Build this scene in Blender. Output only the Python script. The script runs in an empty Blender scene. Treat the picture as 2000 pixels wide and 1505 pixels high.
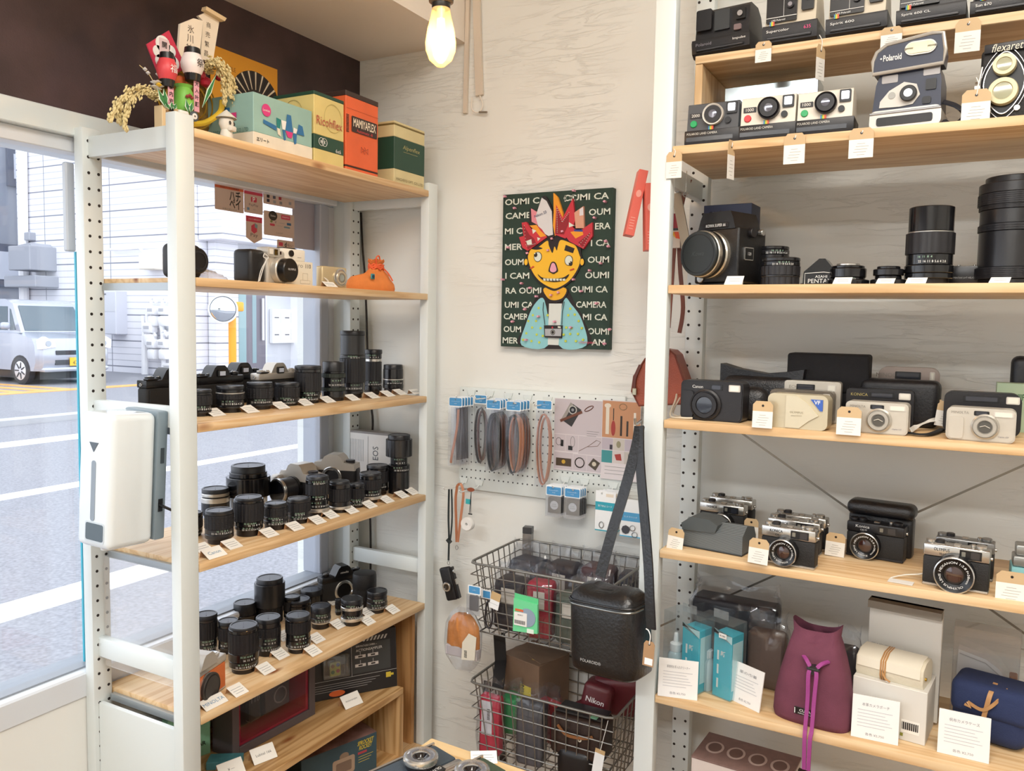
import bpy, bmesh, math, random
from mathutils import Matrix, Vector
random.seed(7)
PI = math.pi
C = bpy.data.collections.new('shop'); bpy.context.scene.collection.children.link(C)
SC = bpy.context.scene

# ---------- camera (fitted from the shelf lines and the 32 mm hole pitch of the posts) ----------
YAW, PITCH, ROLL, FPX, CAMZ = -.49517, -.0756, .01786, 1598.0, 1.41
fw = Vector((math.sin(YAW)*math.cos(PITCH), math.cos(YAW)*math.cos(PITCH), math.sin(PITCH)))
rt = Vector((math.cos(YAW), -math.sin(YAW), 0)); up = rt.cross(fw)
CR = rt*math.cos(ROLL) + up*math.sin(ROLL); CU = up*math.cos(ROLL) - rt*math.sin(ROLL)
cd = bpy.data.cameras.new('camera'); cam = bpy.data.objects.new('camera', cd); C.objects.link(cam)
cd.sensor_fit = 'HORIZONTAL'; cd.sensor_width = 36; cd.lens = 36*FPX/2000; cd.clip_start = .05; cd.clip_end = 200
cam.matrix_world = Matrix(((CR.x, CU.x, -fw.x, 0), (CR.y, CU.y, -fw.y, 0), (CR.z, CU.z, -fw.z, CAMZ), (0, 0, 0, 1)))
SC.camera = cam

# ---------- view, sky, lamps ----------
SC.view_settings.view_transform = 'Standard'; SC.view_settings.look = 'None'
SC.view_settings.gamma = 1; SC.view_settings.use_curve_mapping = False
SC.view_settings.exposure = 0.0
SC.cycles.max_bounces = 9; SC.cycles.transparent_max_bounces = 20
W = bpy.data.worlds.new('sky'); SC.world = W; W.use_nodes = True
bg = W.node_tree.nodes['Background']; bg.inputs[0].default_value = (.93, .95, 1, 1); bg.inputs[1].default_value = 2.8
def area(name, loc, size, energy, col, rot=(0, 0, 0), sy=None):
    l = bpy.data.lights.new(name, 'AREA'); l.energy = energy; l.color = col; l.size = size
    if sy: l.shape = 'RECTANGLE'; l.size_y = sy
    o = bpy.data.objects.new(name, l); C.objects.link(o); o.location = loc; o.rotation_euler = rot
    return o
area('ceiling_light', (.35, .35, 2.72), 1.7, 50, (1, .94, .86), (0, 0, 0), .9)
area('ceiling_light', (-.35, -1.6, 2.72), 1.8, 76, (.97, .98, .98), (0, 0, 0), .3)
p = area('window_portal', (-1.72, .45, 1.2), 2.9, 1, (1, 1, 1), (0, -PI/2, 0), 1.3)
p.rotation_euler = (0, -PI/2, 0); p.data.size = 1.15; p.data.size_y = 2.9; p.data.cycles.is_portal = True

# ---------- un-projection: photo pixel -> point on a real plane of the room ----------
def ray(px, py): return CR*((px-1000)/FPX) - CU*((py-752.5)/FPX) + fw
def on(px, py, ax, v):
    d = ray(px, py); o = Vector((0, 0, CAMZ)); return o + d*((v-o[ax])/d[ax])
def atX(px, py, x): return on(px, py, 0, x)
def atY(px, py, y): return on(px, py, 1, y)
def atZ(px, py, z): return on(px, py, 2, z)
def depth(p): return (Vector(p)-Vector((0, 0, CAMZ))).dot(fw)

# ---------- materials ----------
def lin(h):
    h = h.lstrip('#'); h = ''.join(c*2 for c in h) if len(h) == 3 else h; return tuple((lambda c: c/12.92 if c <= .04045 else ((c+.055)/1.055)**2.4)(int(h[i:i+2], 16)/255) for i in (0, 2, 4))+(1,)
MC = {}
def mat(hexc, rough=.5, metal=0, bump=0, bscale=200, emit=0, spec=.5, coat=0, var=0, vscale=8, trans=0, alpha=1):
    k = (hexc, rough, metal, bump, bscale, emit, spec, coat, var, vscale, trans, alpha)
    if k in MC: return MC[k]
    m = bpy.data.materials.new('mat_'+hexc.lstrip('#')); m.use_nodes = True; nt = m.node_tree; b = nt.nodes['Principled BSDF']
    b.inputs['Base Color'].default_value = lin(hexc); b.inputs['Roughness'].default_value = rough; b.inputs['Metallic'].default_value = metal
    b.inputs['Specular IOR Level'].default_value = spec; b.inputs['Coat Weight'].default_value = coat; b.inputs['Coat Roughness'].default_value = .08
    if emit: b.inputs['Emission Color'].default_value = lin(hexc); b.inputs['Emission Strength'].default_value = emit
    if trans: b.inputs['Transmission Weight'].default_value = trans
    if alpha < 1: b.inputs['Alpha'].default_value = alpha
    if bump or var:
        tc = nt.nodes.new('ShaderNodeTexCoord'); n = nt.nodes.new('ShaderNodeTexNoise'); n.inputs['Scale'].default_value = bscale; n.inputs['Detail'].default_value = 4
        nt.links.new(tc.outputs['Object'], n.inputs['Vector'])
        if bump:
            bp = nt.nodes.new('ShaderNodeBump'); bp.inputs['Strength'].default_value = bump; bp.inputs['Distance'].default_value = .002
            nt.links.new(n.outputs[0], bp.inputs['Height']); nt.links.new(bp.outputs[0], b.inputs['Normal'])
        if var:
            n2 = nt.nodes.new('ShaderNodeTexNoise'); n2.inputs['Scale'].default_value = vscale; n2.inputs['Detail'].default_value = 6
            nt.links.new(tc.outputs['Object'], n2.inputs['Vector'])
            r = nt.nodes.new('ShaderNodeValToRGB'); c = lin(hexc)
            r.color_ramp.elements[0].position = .3; r.color_ramp.elements[1].position = .7
            r.color_ramp.elements[0].color = tuple(x*(1-var) for x in c[:3])+(1,); r.color_ramp.elements[1].color = tuple(min(1, x*(1+var)) for x in c[:3])+(1,)
            nt.links.new(n2.outputs[0], r.inputs[0]); nt.links.new(r.outputs[0], b.inputs['Base Color'])
    MC[k] = m; return m
def wood(ax, c1='#dab687', c2='#cfaa7b', c3='#e2c59b', rough=.45):
    k = ('wood', ax, c1, c2, c3)
    if k in MC: return MC[k]
    m = bpy.data.materials.new('pine_wood'); m.use_nodes = True; nt = m.node_tree; b = nt.nodes['Principled BSDF']; b.inputs['Roughness'].default_value = rough
    tc = nt.nodes.new('ShaderNodeTexCoord'); mp = nt.nodes.new('ShaderNodeMapping'); s = [14, 14, 14]; s[ax] = .9
    mp.inputs['Scale'].default_value = s; nt.links.new(tc.outputs['Object'], mp.inputs[0])
    n = nt.nodes.new('ShaderNodeTexNoise'); n.inputs['Scale'].default_value = 1.3; n.inputs['Detail'].default_value = 3; n.inputs['Distortion'].default_value = .6; nt.links.new(mp.outputs[0], n.inputs[0])
    w = nt.nodes.new('ShaderNodeMath'); w.operation = 'MULTIPLY'; w.inputs[1].default_value = 34; nt.links.new(n.outputs[0], w.inputs[0])
    si = nt.nodes.new('ShaderNodeMath'); si.operation = 'SINE'; nt.links.new(w.outputs[0], si.inputs[0])
    mr = nt.nodes.new('ShaderNodeMapRange'); mr.inputs[1].default_value = -1; nt.links.new(si.outputs[0], mr.inputs[0])
    r = nt.nodes.new('ShaderNodeValToRGB'); e = r.color_ramp.elements; e[0].color = lin(c2); e[0].position = 0; e[1].color = lin(c3); e[1].position = 1
    x = r.color_ramp.elements.new(.35); x.color = lin(c1); nt.links.new(mr.outputs[0], r.inputs[0])
    # knots
    mp2 = nt.nodes.new('ShaderNodeMapping'); s2 = [9, 9, 9]; s2[ax] = 3.2; mp2.inputs['Scale'].default_value = s2; nt.links.new(tc.outputs['Object'], mp2.inputs[0])
    v = nt.nodes.new('ShaderNodeTexVoronoi'); v.inputs['Scale'].default_value = 1; nt.links.new(mp2.outputs[0], v.inputs[0])
    kr = nt.nodes.new('ShaderNodeValToRGB'); kr.color_ramp.elements[0].position = .03; kr.color_ramp.elements[0].color = (1, 1, 1, 1); kr.color_ramp.elements[1].position = .1; kr.color_ramp.elements[1].color = (0, 0, 0, 1)
    nt.links.new(v.outputs[0], kr.inputs[0])
    mx = nt.nodes.new('ShaderNodeMixRGB'); mx.inputs[2].default_value = lin('#8a4f26'); nt.links.new(kr.outputs[0], mx.inputs[0]); nt.links.new(r.outputs[0], mx.inputs[1])
    nt.links.new(mx.outputs[0], b.inputs['Base Color']); MC[k] = m; return m
def glass(tint='#ffffff', gl=.08, op=0.0, rough=.02, opc='#ffffff'):
    """thin clear sheet: mostly see-through, a little gloss, optional milky share"""
    k = ('glass', tint, gl, op, rough, opc)
    if k in MC: return MC[k]
    m = bpy.data.materials.new('clear_sheet'); m.use_nodes = True; nt = m.node_tree; nt.nodes.clear()
    o = nt.nodes.new('ShaderNodeOutputMaterial'); t = nt.nodes.new('ShaderNodeBsdfTransparent'); t.inputs[0].default_value = lin(tint)
    g = nt.nodes.new('ShaderNodeBsdfGlossy'); g.inputs['Roughness'].default_value = rough; mx = nt.nodes.new('ShaderNodeMixShader')
    fr = nt.nodes.new('ShaderNodeLayerWeight'); pw = nt.nodes.new('ShaderNodeMath'); pw.operation = 'POWER'; pw.inputs[1].default_value = 4; ml = nt.nodes.new('ShaderNodeMath'); ml.operation = 'MULTIPLY_ADD'; ml.inputs[1].default_value = .6; ml.inputs[2].default_value = gl
    nt.links.new(fr.outputs['Facing'], pw.inputs[0]); nt.links.new(pw.outputs[0], ml.inputs[0]); nt.links.new(ml.outputs[0], mx.inputs[0]); nt.links.new(t.outputs[0], mx.inputs[1]); nt.links.new(g.outputs[0], mx.inputs[2])
    last = mx
    if op:
        d = nt.nodes.new('ShaderNodeBsdfDiffuse'); d.inputs[0].default_value = lin(opc); m2 = nt.nodes.new('ShaderNodeMixShader'); m2.inputs[0].default_value = op
        nt.links.new(mx.outputs[0], m2.inputs[1]); nt.links.new(d.outputs[0], m2.inputs[2]); last = m2
    nt.links.new(last.outputs[0], o.inputs[0]); MC[k] = m; return m

# ---------- geometry ----------
TX = {}
def textgeo(s, bold=False):
    k = (s, bold)
    if k in TX: return TX[k]
    cu = bpy.data.curves.new('t', 'FONT'); cu.body = s; cu.size = 1; cu.resolution_u = 2; cu.fill_mode = 'BOTH'
    if bold: cu.offset = .018
    ob = bpy.data.objects.new('t', cu); C.objects.link(ob); bpy.context.view_layer.update()
    me = bpy.data.meshes.new_from_object(ob.evaluated_get(bpy.context.evaluated_depsgraph_get()))
    vs = [tuple(v.co[:2]) for v in me.vertices]; fs = [tuple(p.vertices) for p in me.polygons]
    bpy.data.objects.remove(ob); bpy.data.curves.remove(cu); bpy.data.meshes.remove(me)
    if vs:
        x0 = min(v[0] for v in vs); x1 = max(v[0] for v in vs); y0 = min(v[1] for v in vs); y1 = max(v[1] for v in vs)
        vs = [(x-x0, y-y0) for x, y in vs]; w, h = x1-x0, y1-y0
    else: w = h = 1
    TX[k] = (vs, fs, w, h); return TX[k]
BX = {}
def boxgeo(sx, sy, sz, b, seg):
    k = (round(sx, 5), round(sy, 5), round(sz, 5), round(b, 5), seg)
    if k in BX: return BX[k]
    bm = bmesh.new(); bmesh.ops.create_cube(bm, size=1)
    for v in bm.verts: v.co = (v.co.x*sx, v.co.y*sy, v.co.z*sz)
    if b > 0: bmesh.ops.bevel(bm, geom=bm.edges[:], offset=min(b, sx*.49, sy*.49, sz*.49), segments=seg, profile=.5, affect='EDGES')
    bm.verts.ensure_lookup_table(); r = ([tuple(v.co) for v in bm.verts], [tuple(v.index for v in f.verts) for f in bm.faces]); bm.free(); BX[k] = r; return r
def T(x, y, z): return Matrix.Translation((x, y, z))
def RX(a): return Matrix.Rotation(a, 4, 'X')
def RY(a): return Matrix.Rotation(a, 4, 'Y')
def RZ(a): return Matrix.Rotation(a, 4, 'Z')
class G:
    def __init__(s): s.v, s.f, s.m, s.mats, s.M = [], [], [], [], None
    def raw(s, vs, fs, m, M=None):
        if m not in s.mats: s.mats.append(m)
        i = s.mats.index(m); n = len(s.v)
        if M is not None and s.M is not None: M = s.M @ M
        elif M is None: M = s.M
        if M is not None: s.v += [tuple(M @ Vector(v)) for v in vs]
        else: s.v += [tuple(v) for v in vs]
        s.f += [tuple(a+n for a in f) for f in fs]; s.m += [i]*len(fs); return s
    def box(s, x0, x1, y0, y1, z0, z1, m, b=0, seg=1, M=None):
        vs, fs = boxgeo(abs(x1-x0), abs(y1-y0), abs(z1-z0), b, seg); c = T((x0+x1)/2, (y0+y1)/2, (z0+z1)/2)
        return s.raw(vs, fs, m, (M @ c) if M is not None else c)
    def lathe(s, prof, m, seg=32, M=None, a0=0, a1=2*PI):
        full = abs(a1-a0-2*PI) < 1e-6; n = seg if full else seg+1; vs, fs = [], []; idx = []
        for r, z in prof:
            if r < 1e-6: idx.append([len(vs)]); vs.append((0, 0, z))
            else: idx.append(list(range(len(vs), len(vs)+n))); vs += [(r*math.cos(a0+(a1-a0)*i/seg), r*math.sin(a0+(a1-a0)*i/seg), z) for i in range(n)]
        for A, B in zip(idx, idx[1:]):
            for i in range(seg):
                j = (i+1) % n if full else i+1
                if len(A) == 1 and len(B) == 1: continue
                if len(A) == 1: fs.append((A[0], B[i], B[j]))
                elif len(B) == 1: fs.append((A[i], A[j], B[0]))
                else: fs.append((A[i], A[j], B[j], B[i]))
        return s.raw(vs, fs, m, M)
    def cyl(s, x, y, z, r, h, m, ax='z', seg=24, b=0, r2=None):
        r2 = r if r2 is None else r2; M = T(x, y, z)
        if ax == 'y': M = M @ RX(PI/2)      # +z of the lathe -> -y
        if ax == 'x': M = M @ RY(PI/2)
        return s.lathe([(0, 0), (r-b, 0), (r, b), (r2, h-b), (r2-b, h), (0, h)] if b else [(0, 0), (r, 0), (r2, h), (0, h)], m, seg, M)
    def ring(s, x, y, z, r0, r1, h, m, ax='z', seg=28):
        M = T(x, y, z)
        if ax == 'y': M = M @ RX(PI/2)
        if ax == 'x': M = M @ RY(PI/2)
        return s.lathe([(r0, 0), (r1, 0), (r1, h*.8), (r1-(r1-r0)*.2, h), (r0, h), (r0, 0)], m, seg, M)
    def prism(s, poly, d0, d1, m, pl='xz', M=None):
        n = len(poly); f = {'xz': lambda a, b, d: (a, d, b), 'xy': lambda a, b, d: (a, b, d), 'yz': lambda a, b, d: (d, a, b)}[pl]
        vs = [f(a, b, d0) for a, b in poly]+[f(a, b, d1) for a, b in poly]
        fs = [tuple(range(n))[::-1], tuple(range(n, 2*n))]+[(i, (i+1) % n, n+(i+1) % n, n+i) for i in range(n)]
        return s.raw(vs, fs, m, M)
    def quad(s, pts, m): return s.raw(pts, [tuple(range(len(pts)))], m)
    def rrect(s, x0, x1, z0, z1, y0, y1, r, m, seg=5, M=None): return s.prism(rr(x0, x1, z0, z1, r, seg), y0, y1, m, 'xz', M)
    def tube(s, pts, r, m, seg=8, closed=False, flat=1):
        pts = [Vector(p) for p in pts]; n = len(pts); vs, fs = [], []; prev = None
        for i, p in enumerate(pts):
            a = pts[(i-1) % n] if (closed or i > 0) else p; b = pts[(i+1) % n] if (closed or i < n-1) else p
            t = (b-a).normalized() if (b-a).length > 1e-9 else Vector((0, 0, 1))
            if prev is None: u = t.cross(Vector((0, 0, 1))); u = u if u.length > .05 else t.cross(Vector((0, 1, 0)))
            else: u = prev - t*prev.dot(t)
            u.normalize(); w = t.cross(u); prev = u
            vs += [tuple(p+(u*math.cos(2*PI*k/seg)+w*math.sin(2*PI*k/seg)*flat)*r) for k in range(seg)]
        for i in range(n if closed else n-1):
            j = (i+1) % n; fs += [(i*seg+k, i*seg+(k+1) % seg, j*seg+(k+1) % seg, j*seg+k) for k in range(seg)]
        if not closed: fs += [tuple(range(seg))[::-1], tuple(range((n-1)*seg, n*seg))]
        return s.raw(vs, fs, m)
    def strap(s, pts, w, t, m, side):
        """flat band along pts; side = direction of its width"""
        pts = [Vector(p) for p in pts]; n = len(pts); vs, fs = [], []
        for i, p in enumerate(pts):
            tg = (pts[min(i+1, n-1)]-pts[max(i-1, 0)]).normalized(); sd = Vector(side(i/(n-1)) if callable(side) else side); sd = (sd-tg*sd.dot(tg)).normalized(); nn = tg.cross(sd)
            vs += [tuple(p+sd*w/2*a+nn*t/2*b) for a, b in ((-1, -1), (1, -1), (1, 1), (-1, 1))]
        for i in range(n-1): fs += [(i*4+k, i*4+(k+1) % 4, i*4+4+(k+1) % 4, i*4+4+k) for k in range(4)]
        fs += [(3, 2, 1, 0), tuple(range((n-1)*4, n*4))]
        return s.raw(vs, fs, m)
    def txt(s, st, h, m, x, y, z, al='c', w=None, bold=False, M=None, shear=0):
        """lettering on the plane facing -y; x,z = centre (or left edge with al='l'); h = letter height"""
        vs, fs, tw, th = textgeo(st, bold); k = h/th; kx = k if w is None else w/tw; ox = x-(tw*kx/2 if al == 'c' else 0)
        return s.raw([(ox+a*kx+shear*b*k, y, z-h/2+b*k) for a, b in vs], fs, m, M)
    def ctxt(s, st, h, m, r, z, ang, M=None):
        """lettering wrapped on a cylinder of radius r about z; ang = centre azimuth"""
        vs, fs, tw, th = textgeo(st); k = h/th
        return s.raw([(r*math.cos(ang+(a-tw/2)*k/r), r*math.sin(ang+(a-tw/2)*k/r), z-h/2+b*k) for a, b in vs], fs, m, M)
    def build(s, name, parent=None, loc=None, rot=None, sharp=35):
        me = bpy.data.meshes.new(name); me.from_pydata(s.v, [], s.f)
        for m in s.mats: me.materials.append(m)
        me.polygons.foreach_set('material_index', s.m); me.update()
        bm = bmesh.new(); bm.from_mesh(me); bmesh.ops.recalc_face_normals(bm, faces=bm.faces[:]); bm.to_mesh(me); bm.free()
        me.polygons.foreach_set('use_smooth', [True]*len(me.polygons)); me.set_sharp_from_angle(angle=math.radians(sharp))
        o = bpy.data.objects.new(name, me); C.objects.link(o)
        if parent is not None: o.parent = parent
        if loc is not None: o.location = loc
        if rot is not None: o.rotation_euler = rot
        return o
def rr(x0, x1, z0, z1, r, seg=5):
    p = []
    for cx, cz, a in ((x1-r, z1-r, 0), (x0+r, z1-r, PI/2), (x0+r, z0+r, PI), (x1-r, z0+r, 3*PI/2)):
        p += [(cx+r*math.cos(a+PI/2*i/seg), cz+r*math.sin(a+PI/2*i/seg)) for i in range(seg+1)]
    return p
def oval(cx, cz, rx, rz, n=24): return [(cx+rx*math.cos(2*PI*i/n), cz+rz*math.sin(2*PI*i/n)) for i in range(n)]
def catmull(pts, k=6):
    pts = [Vector(p) for p in pts]; P = [pts[0]]+pts+[pts[-1]]; out = []
    for i in range(1, len(P)-2):
        for j in range(k):
            t = j/k; a, b, c, d = P[i-1:i+3]
            out.append(.5*((2*b)+(c-a)*t+(2*a-5*b+4*c-d)*t*t+(3*b-a-3*c+d)*t**3))
    return out+[pts[-1]]
def tag(o, label, cat, group=None):
    o['label'] = label; o['category'] = cat
    if group: o['group'] = group
    return o
def thing(name, label, cat, loc=(0, 0, 0), rz=0, group=None, rot=None):
    o = bpy.data.objects.new(name, None); C.objects.link(o); o.location = loc; o.rotation_euler = rot if rot else (0, 0, rz); o.empty_display_size = .02
    return tag(o, label, cat, group)
def struct(g, name, parent=None):
    o = g.build(name, parent)
    if parent is None: o['kind'] = 'structure'
    return o
WH = mat('#dbe3e3', .38)
BK = mat('#101012', .35)
# ================= room shell =================
XW, YB, ZC = -1.608, 1.985, 2.95
def plaster(name, base, var, bs):
    m = bpy.data.materials.new(name); m.use_nodes = True; nt = m.node_tree; b = nt.nodes['Principled BSDF']; b.inputs['Roughness'].default_value = .85; b.inputs['Specular IOR Level'].default_value = .25
    tc = nt.nodes.new('ShaderNodeTexCoord'); mp = nt.nodes.new('ShaderNodeMapping'); mp.inputs['Scale'].default_value = (3, 3, 22); nt.links.new(tc.outputs['Object'], mp.inputs[0])
    n = nt.nodes.new('ShaderNodeTexNoise'); n.inputs['Scale'].default_value = 2.2; n.inputs['Detail'].default_value = 8; n.inputs['Roughness'].default_value = .6; n.inputs['Distortion'].default_value = .8; nt.links.new(mp.outputs[0], n.inputs[0])
    n2 = nt.nodes.new('ShaderNodeTexNoise'); n2.inputs['Scale'].default_value = 2.5; nt.links.new(tc.outputs['Object'], n2.inputs[0])
    r2 = nt.nodes.new('ShaderNodeMapRange'); r2.inputs[1].default_value = .45; r2.inputs[2].default_value = .62; nt.links.new(n2.outputs[0], r2.inputs[0])
    rp = nt.nodes.new('ShaderNodeMapRange'); rp.inputs[1].default_value = .5; rp.inputs[2].default_value = .56; nt.links.new(n.outputs[0], rp.inputs[0])
    mm = nt.nodes.new('ShaderNodeMath'); mm.operation = 'MULTIPLY'; nt.links.new(r2.outputs[0], mm.inputs[0]); nt.links.new(rp.outputs[0], mm.inputs[1])
    bp = nt.nodes.new('ShaderNodeBump'); bp.inputs['Strength'].default_value = bs; bp.inputs['Distance'].default_value = .0035; nt.links.new(mm.outputs[0], bp.inputs['Height']); nt.links.new(bp.outputs[0], b.inputs['Normal'])
    b.inputs['Base Color'].default_value = lin(base); return m
M_WALL = plaster('white_plaster', '#e6e8e4', 0, .5)
M_CEIL = plaster('ceiling_paint', '#f0e8dd', 0, .15)
M_DARK = mat('#463536', .6, bump=.3, bscale=300, var=.35, vscale=7)
M_FR = mat('#d6dbe0', .35)
FX = 2.4; FYN = -3.2
g = G(); g.box(XW-.25, FX, YB, YB+.12, -.16, ZC, M_WALL); struct(g, 'wall_back')
g = G(); g.box(FX, FX+.1, FYN, YB, -.16, ZC, M_WALL); struct(g, 'wall_right')
g = G(); g.box(XW-.1, FX, FYN-.1, FYN, -.16, ZC, M_WALL); struct(g, 'wall_front')
g = G(); g.box(XW-.1, FX, FYN, YB, -.16, 0, mat('#9c7a58', .4, var=.2, vscale=3)); struct(g, 'floor')
g = G(); g.box(XW-.25, FX, FYN, YB, ZC, ZC+.1, M_CEIL); struct(g, 'ceiling')
g = G(); g.box(XW, -1.236, FYN, YB-.0005, 2.182, ZC-.0005, M_CEIL); struct(g, 'ceiling_soffit')
# window wall: white dado, dark band, jambs
g = G(); g.box(XW-.12, XW, FYN, YB, -.16, .592, M_WALL); struct(g, 'wall_left')
g = G(); g.box(XW-.12, XW, FYN, YB, 1.824, 2.95, M_DARK); struct(g, 'wall_left_upper')
g = G(); g.box(XW-.12, XW+.006, FYN, YB, 1.776, 1.824, WH, .002); g.box(XW-.1, XW-.012, FYN, 1.9, 1.745, 1.776, M_FR, .002); struct(g, 'trim_1')
win = bpy.data.objects.new('window_1', None); C.objects.link(win); win['kind'] = 'structure'
g = G(); g.box(XW-.10, XW+.004, FYN, 1.9, .592, .648, M_FR, .004); g.box(XW-.09, XW-.02, FYN, 1.9, .646, .652, mat('#8d939b', .4)); g.build('window_frame', win)
M_JM = mat('#cfd3da', .4)
g = G(); g.box(XW-.10, XW-.03, 1.846, 1.882, .65, 1.746, mat('#aeb4c0', .4), .003); g.box(XW-.075, XW-.04, 1.892, 1.955, .65, 1.746, M_JM, .003); g.build('window_jamb', win)
g = G(); g.box(XW-.1, XW, 1.915, YB, .592, 1.776, WH, .002); g.build('window_jamb', win)
g = G(); g.box(XW-.02, XW+.001, 1.921, 1.958, 1.70, 1.74, M_FR, .002); g.cyl(XW+.001, 1.94, 1.712, .006, .003, mat('#8f8f8f', .3, 1), 'x', 12); g.build('bracket', win)
PN = glass('#fbfdff', .045)
g = G(); g.box(XW-.052, XW-.046, FYN, 1.86, .645, 1.75, PN); g.build('pane', win)
CY = mat('#45b3cc', .4)
g = G(); g.box(XW-.045, XW-.040, 1.871, 1.886, .65, 1.612, CY); g.build('edge_strip', win)
g = G(); g.box(XW-.045, XW-.040, 1.096, 1.105, .65, 1.545, CY); g.build('edge_strip', win)
g = G(); g.box(XW-.045, XW-.036, 1.108, 1.122, .65, 1.745, mat('#b9bfc8', .4)); g.build('window_stile', win)
g = G(); g.box(XW-.045, XW-.030, 1.072, 1.092, 1.544, 1.728, mat('#bcc3cb', .4), .003); g.build('lock_cover', win)
g = G(); g.box(XW-.055, XW-.053, 1.756, 1.888, 1.612, 1.745, mat('#b9aeb4', .3), .001); g.build('frosted_panel', win)
# shelving: white posts with holes, pine boards
HOLE = mat('#2a2522', .8)
def post(g, x0, x1, y0, y1, z1, face=None, z0=0, hz0=None, cols=None):
    g.box(x0, x1, y0, y1, z0, z1, WH, .003, 2)
    if face:
        z = hz0
        while z > z0+.05:
            for c in cols:
                if face == '+x': g.cyl(x1-.0002, c, z, .0032, .0006, HOLE, 'x', 12)
                else: g.cyl(c, y0+.0002, z, .0032, .0006, HOLE, 'y', 12)
            z -= .032
LZ = [1.7725, 1.4885, 1.2015, .9205, .6055]; BT = .0172
ls = thing('shelving_unit', 'white posted shelving unit with pine boards standing along the shop window', 'shelving unit', (0, 0, 0))
for y0, y1, zt in ((1.069, 1.113, 1.783), (1.908, 1.952, 1.783)):
    g = G(); post(g, -1.330, -1.302, y0, y1, zt+.012); g.build('post', ls)
    g = G(); post(g, -1.606, -1.578, y0, y1, 1.793, '+x', hz0=1.766, cols=(y0+.013, y0+.035)); g.build('post', ls)
    ym = (y0+y1)/2
    for z0, z1 in ((1.733, 1.775), (1.194, 1.236), (.684, .726)):
        if y0 > 1.5 and z0 > 1 and z0 < 1.3: continue
        g = G(); g.box(-1.580, -1.329, ym-.009, ym+.009, z0, z1, WH, .002, 2); g.build('rail', ls)
WB = wood(1)
for i, z in enumerate(LZ):
    g = G(); g.box(-1.600 if i else -1.602, -1.3015, 1.1135, 1.9065, z-BT, z, WB, .0018, 2); b = g.build('board', ls)
    g2 = G(); g2.box(-1.572, -1.340, 1.104, 1.1130, z-.025, z-.010, mat('#a9b0b4', .4, .6)); g2.build('support_strip', b)
g = G(); g.box(-1.577, -1.331, 1.080, 1.090, .05, .583, WH); g.build('side_panel', ls)
g = G(); g.box(-1.575, -1.335, 1.096, 1.0985, .66, .90, glass('#ffffff', .05, .10), 0); g.build('plastic_sheet', ls)
# right unit
RZ_ = [1.770, 1.4935, 1.2185, .947, .6355, .30]
rs = thing('shelving_unit', 'tall white shelving unit with pine boards against the back wall', 'shelving unit', (0, 0, 0))
for x0, x1 in ((-.563, -.520), (.285, .328)):
    g = G(); post(g, x0, x1, 1.62, 1.648, 2.26); g.build('post', rs)
    g = G(); post(g, x0, x1, 1.899, 1.927, 2.26, '-y', hz0=1.734+.032*15, cols=(x0+.004+.003, x0+.030+.003)); g.build('post', rs)
    xm = (x0+x1)/2
    for z0, z1 in ((1.70, 1.742), (.60, .64)):
        g = G(); g.box(xm-.009, xm+.009, 1.647, 1.900, z0, z1, WH, .002, 2); g.build('rail', rs)
WX = wood(0)
for z in RZ_:
    g = G(); g.box(-.519, .284, 1.620, 1.926, z-BT, z, WX, .0018, 2); b = g.build('board', rs)
STL = mat('#8c8880', .35, .9)
for a, bq in (((1455, 850), (1640, 981)), ((2000, 908), (1785, 1003))):
    A = atY(*a, 1.935); B = atY(*bq, 1.935); d = (B-A); A2 = A-d*.25
    s = (.62-A2.z)/d.z; B2 = A2+d*s
    g = G(); g.strap([A2, B2], .0045, .0015, STL, (0, 0, 1)); g.build('cross_brace', rs)
# crate riser on top board
cr = thing('crate_shelf', 'small open pine crate standing on the upper shelf, cameras above and below it', 'crate', (0, 0, RZ_[0]))
# ================= street outside =================
GZ = -.15
ASPH = mat('#8b8c92', .75, bump=.5, bscale=60, var=.22, vscale=45)
g = G(); g.box(-40, XW-.26, -14, 40, GZ-.1, GZ, ASPH); struct(g, 'road')
g = G(); g.box(-11.9, -11.6, -14, 40, GZ, GZ+.08, mat('#b4b5b8', .8)); struct(g, 'kerb')
PAINT = mat('#f6f7f8', .7, var=.06, vscale=12)
for x0, x1 in ((-4.45, -4.18), (-7.2, -6.98), (-10.15, -9.75)):
    g = G(); g.box(x0, x1, -10, 30, GZ, GZ+.004, PAINT); struct(g, 'road_marking_line')
g = G(); g.prism([(-16.2, 9.0), (-16.2, 14.2), (-16.6, 14.2), (-16.6, 9.0)], GZ, GZ+.01, mat('#e8a860', .7), 'xy')
for k in range(5): g.prism([(-16.6, 8.6+k*.5), (-22, 8.2+k*.5), (-22, 8.4+k*.5), (-16.6, 8.85+k*.5)], GZ, GZ+.01, mat('#e8a860', .7), 'xy')
struct(g, 'parking_marking_lines')
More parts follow.
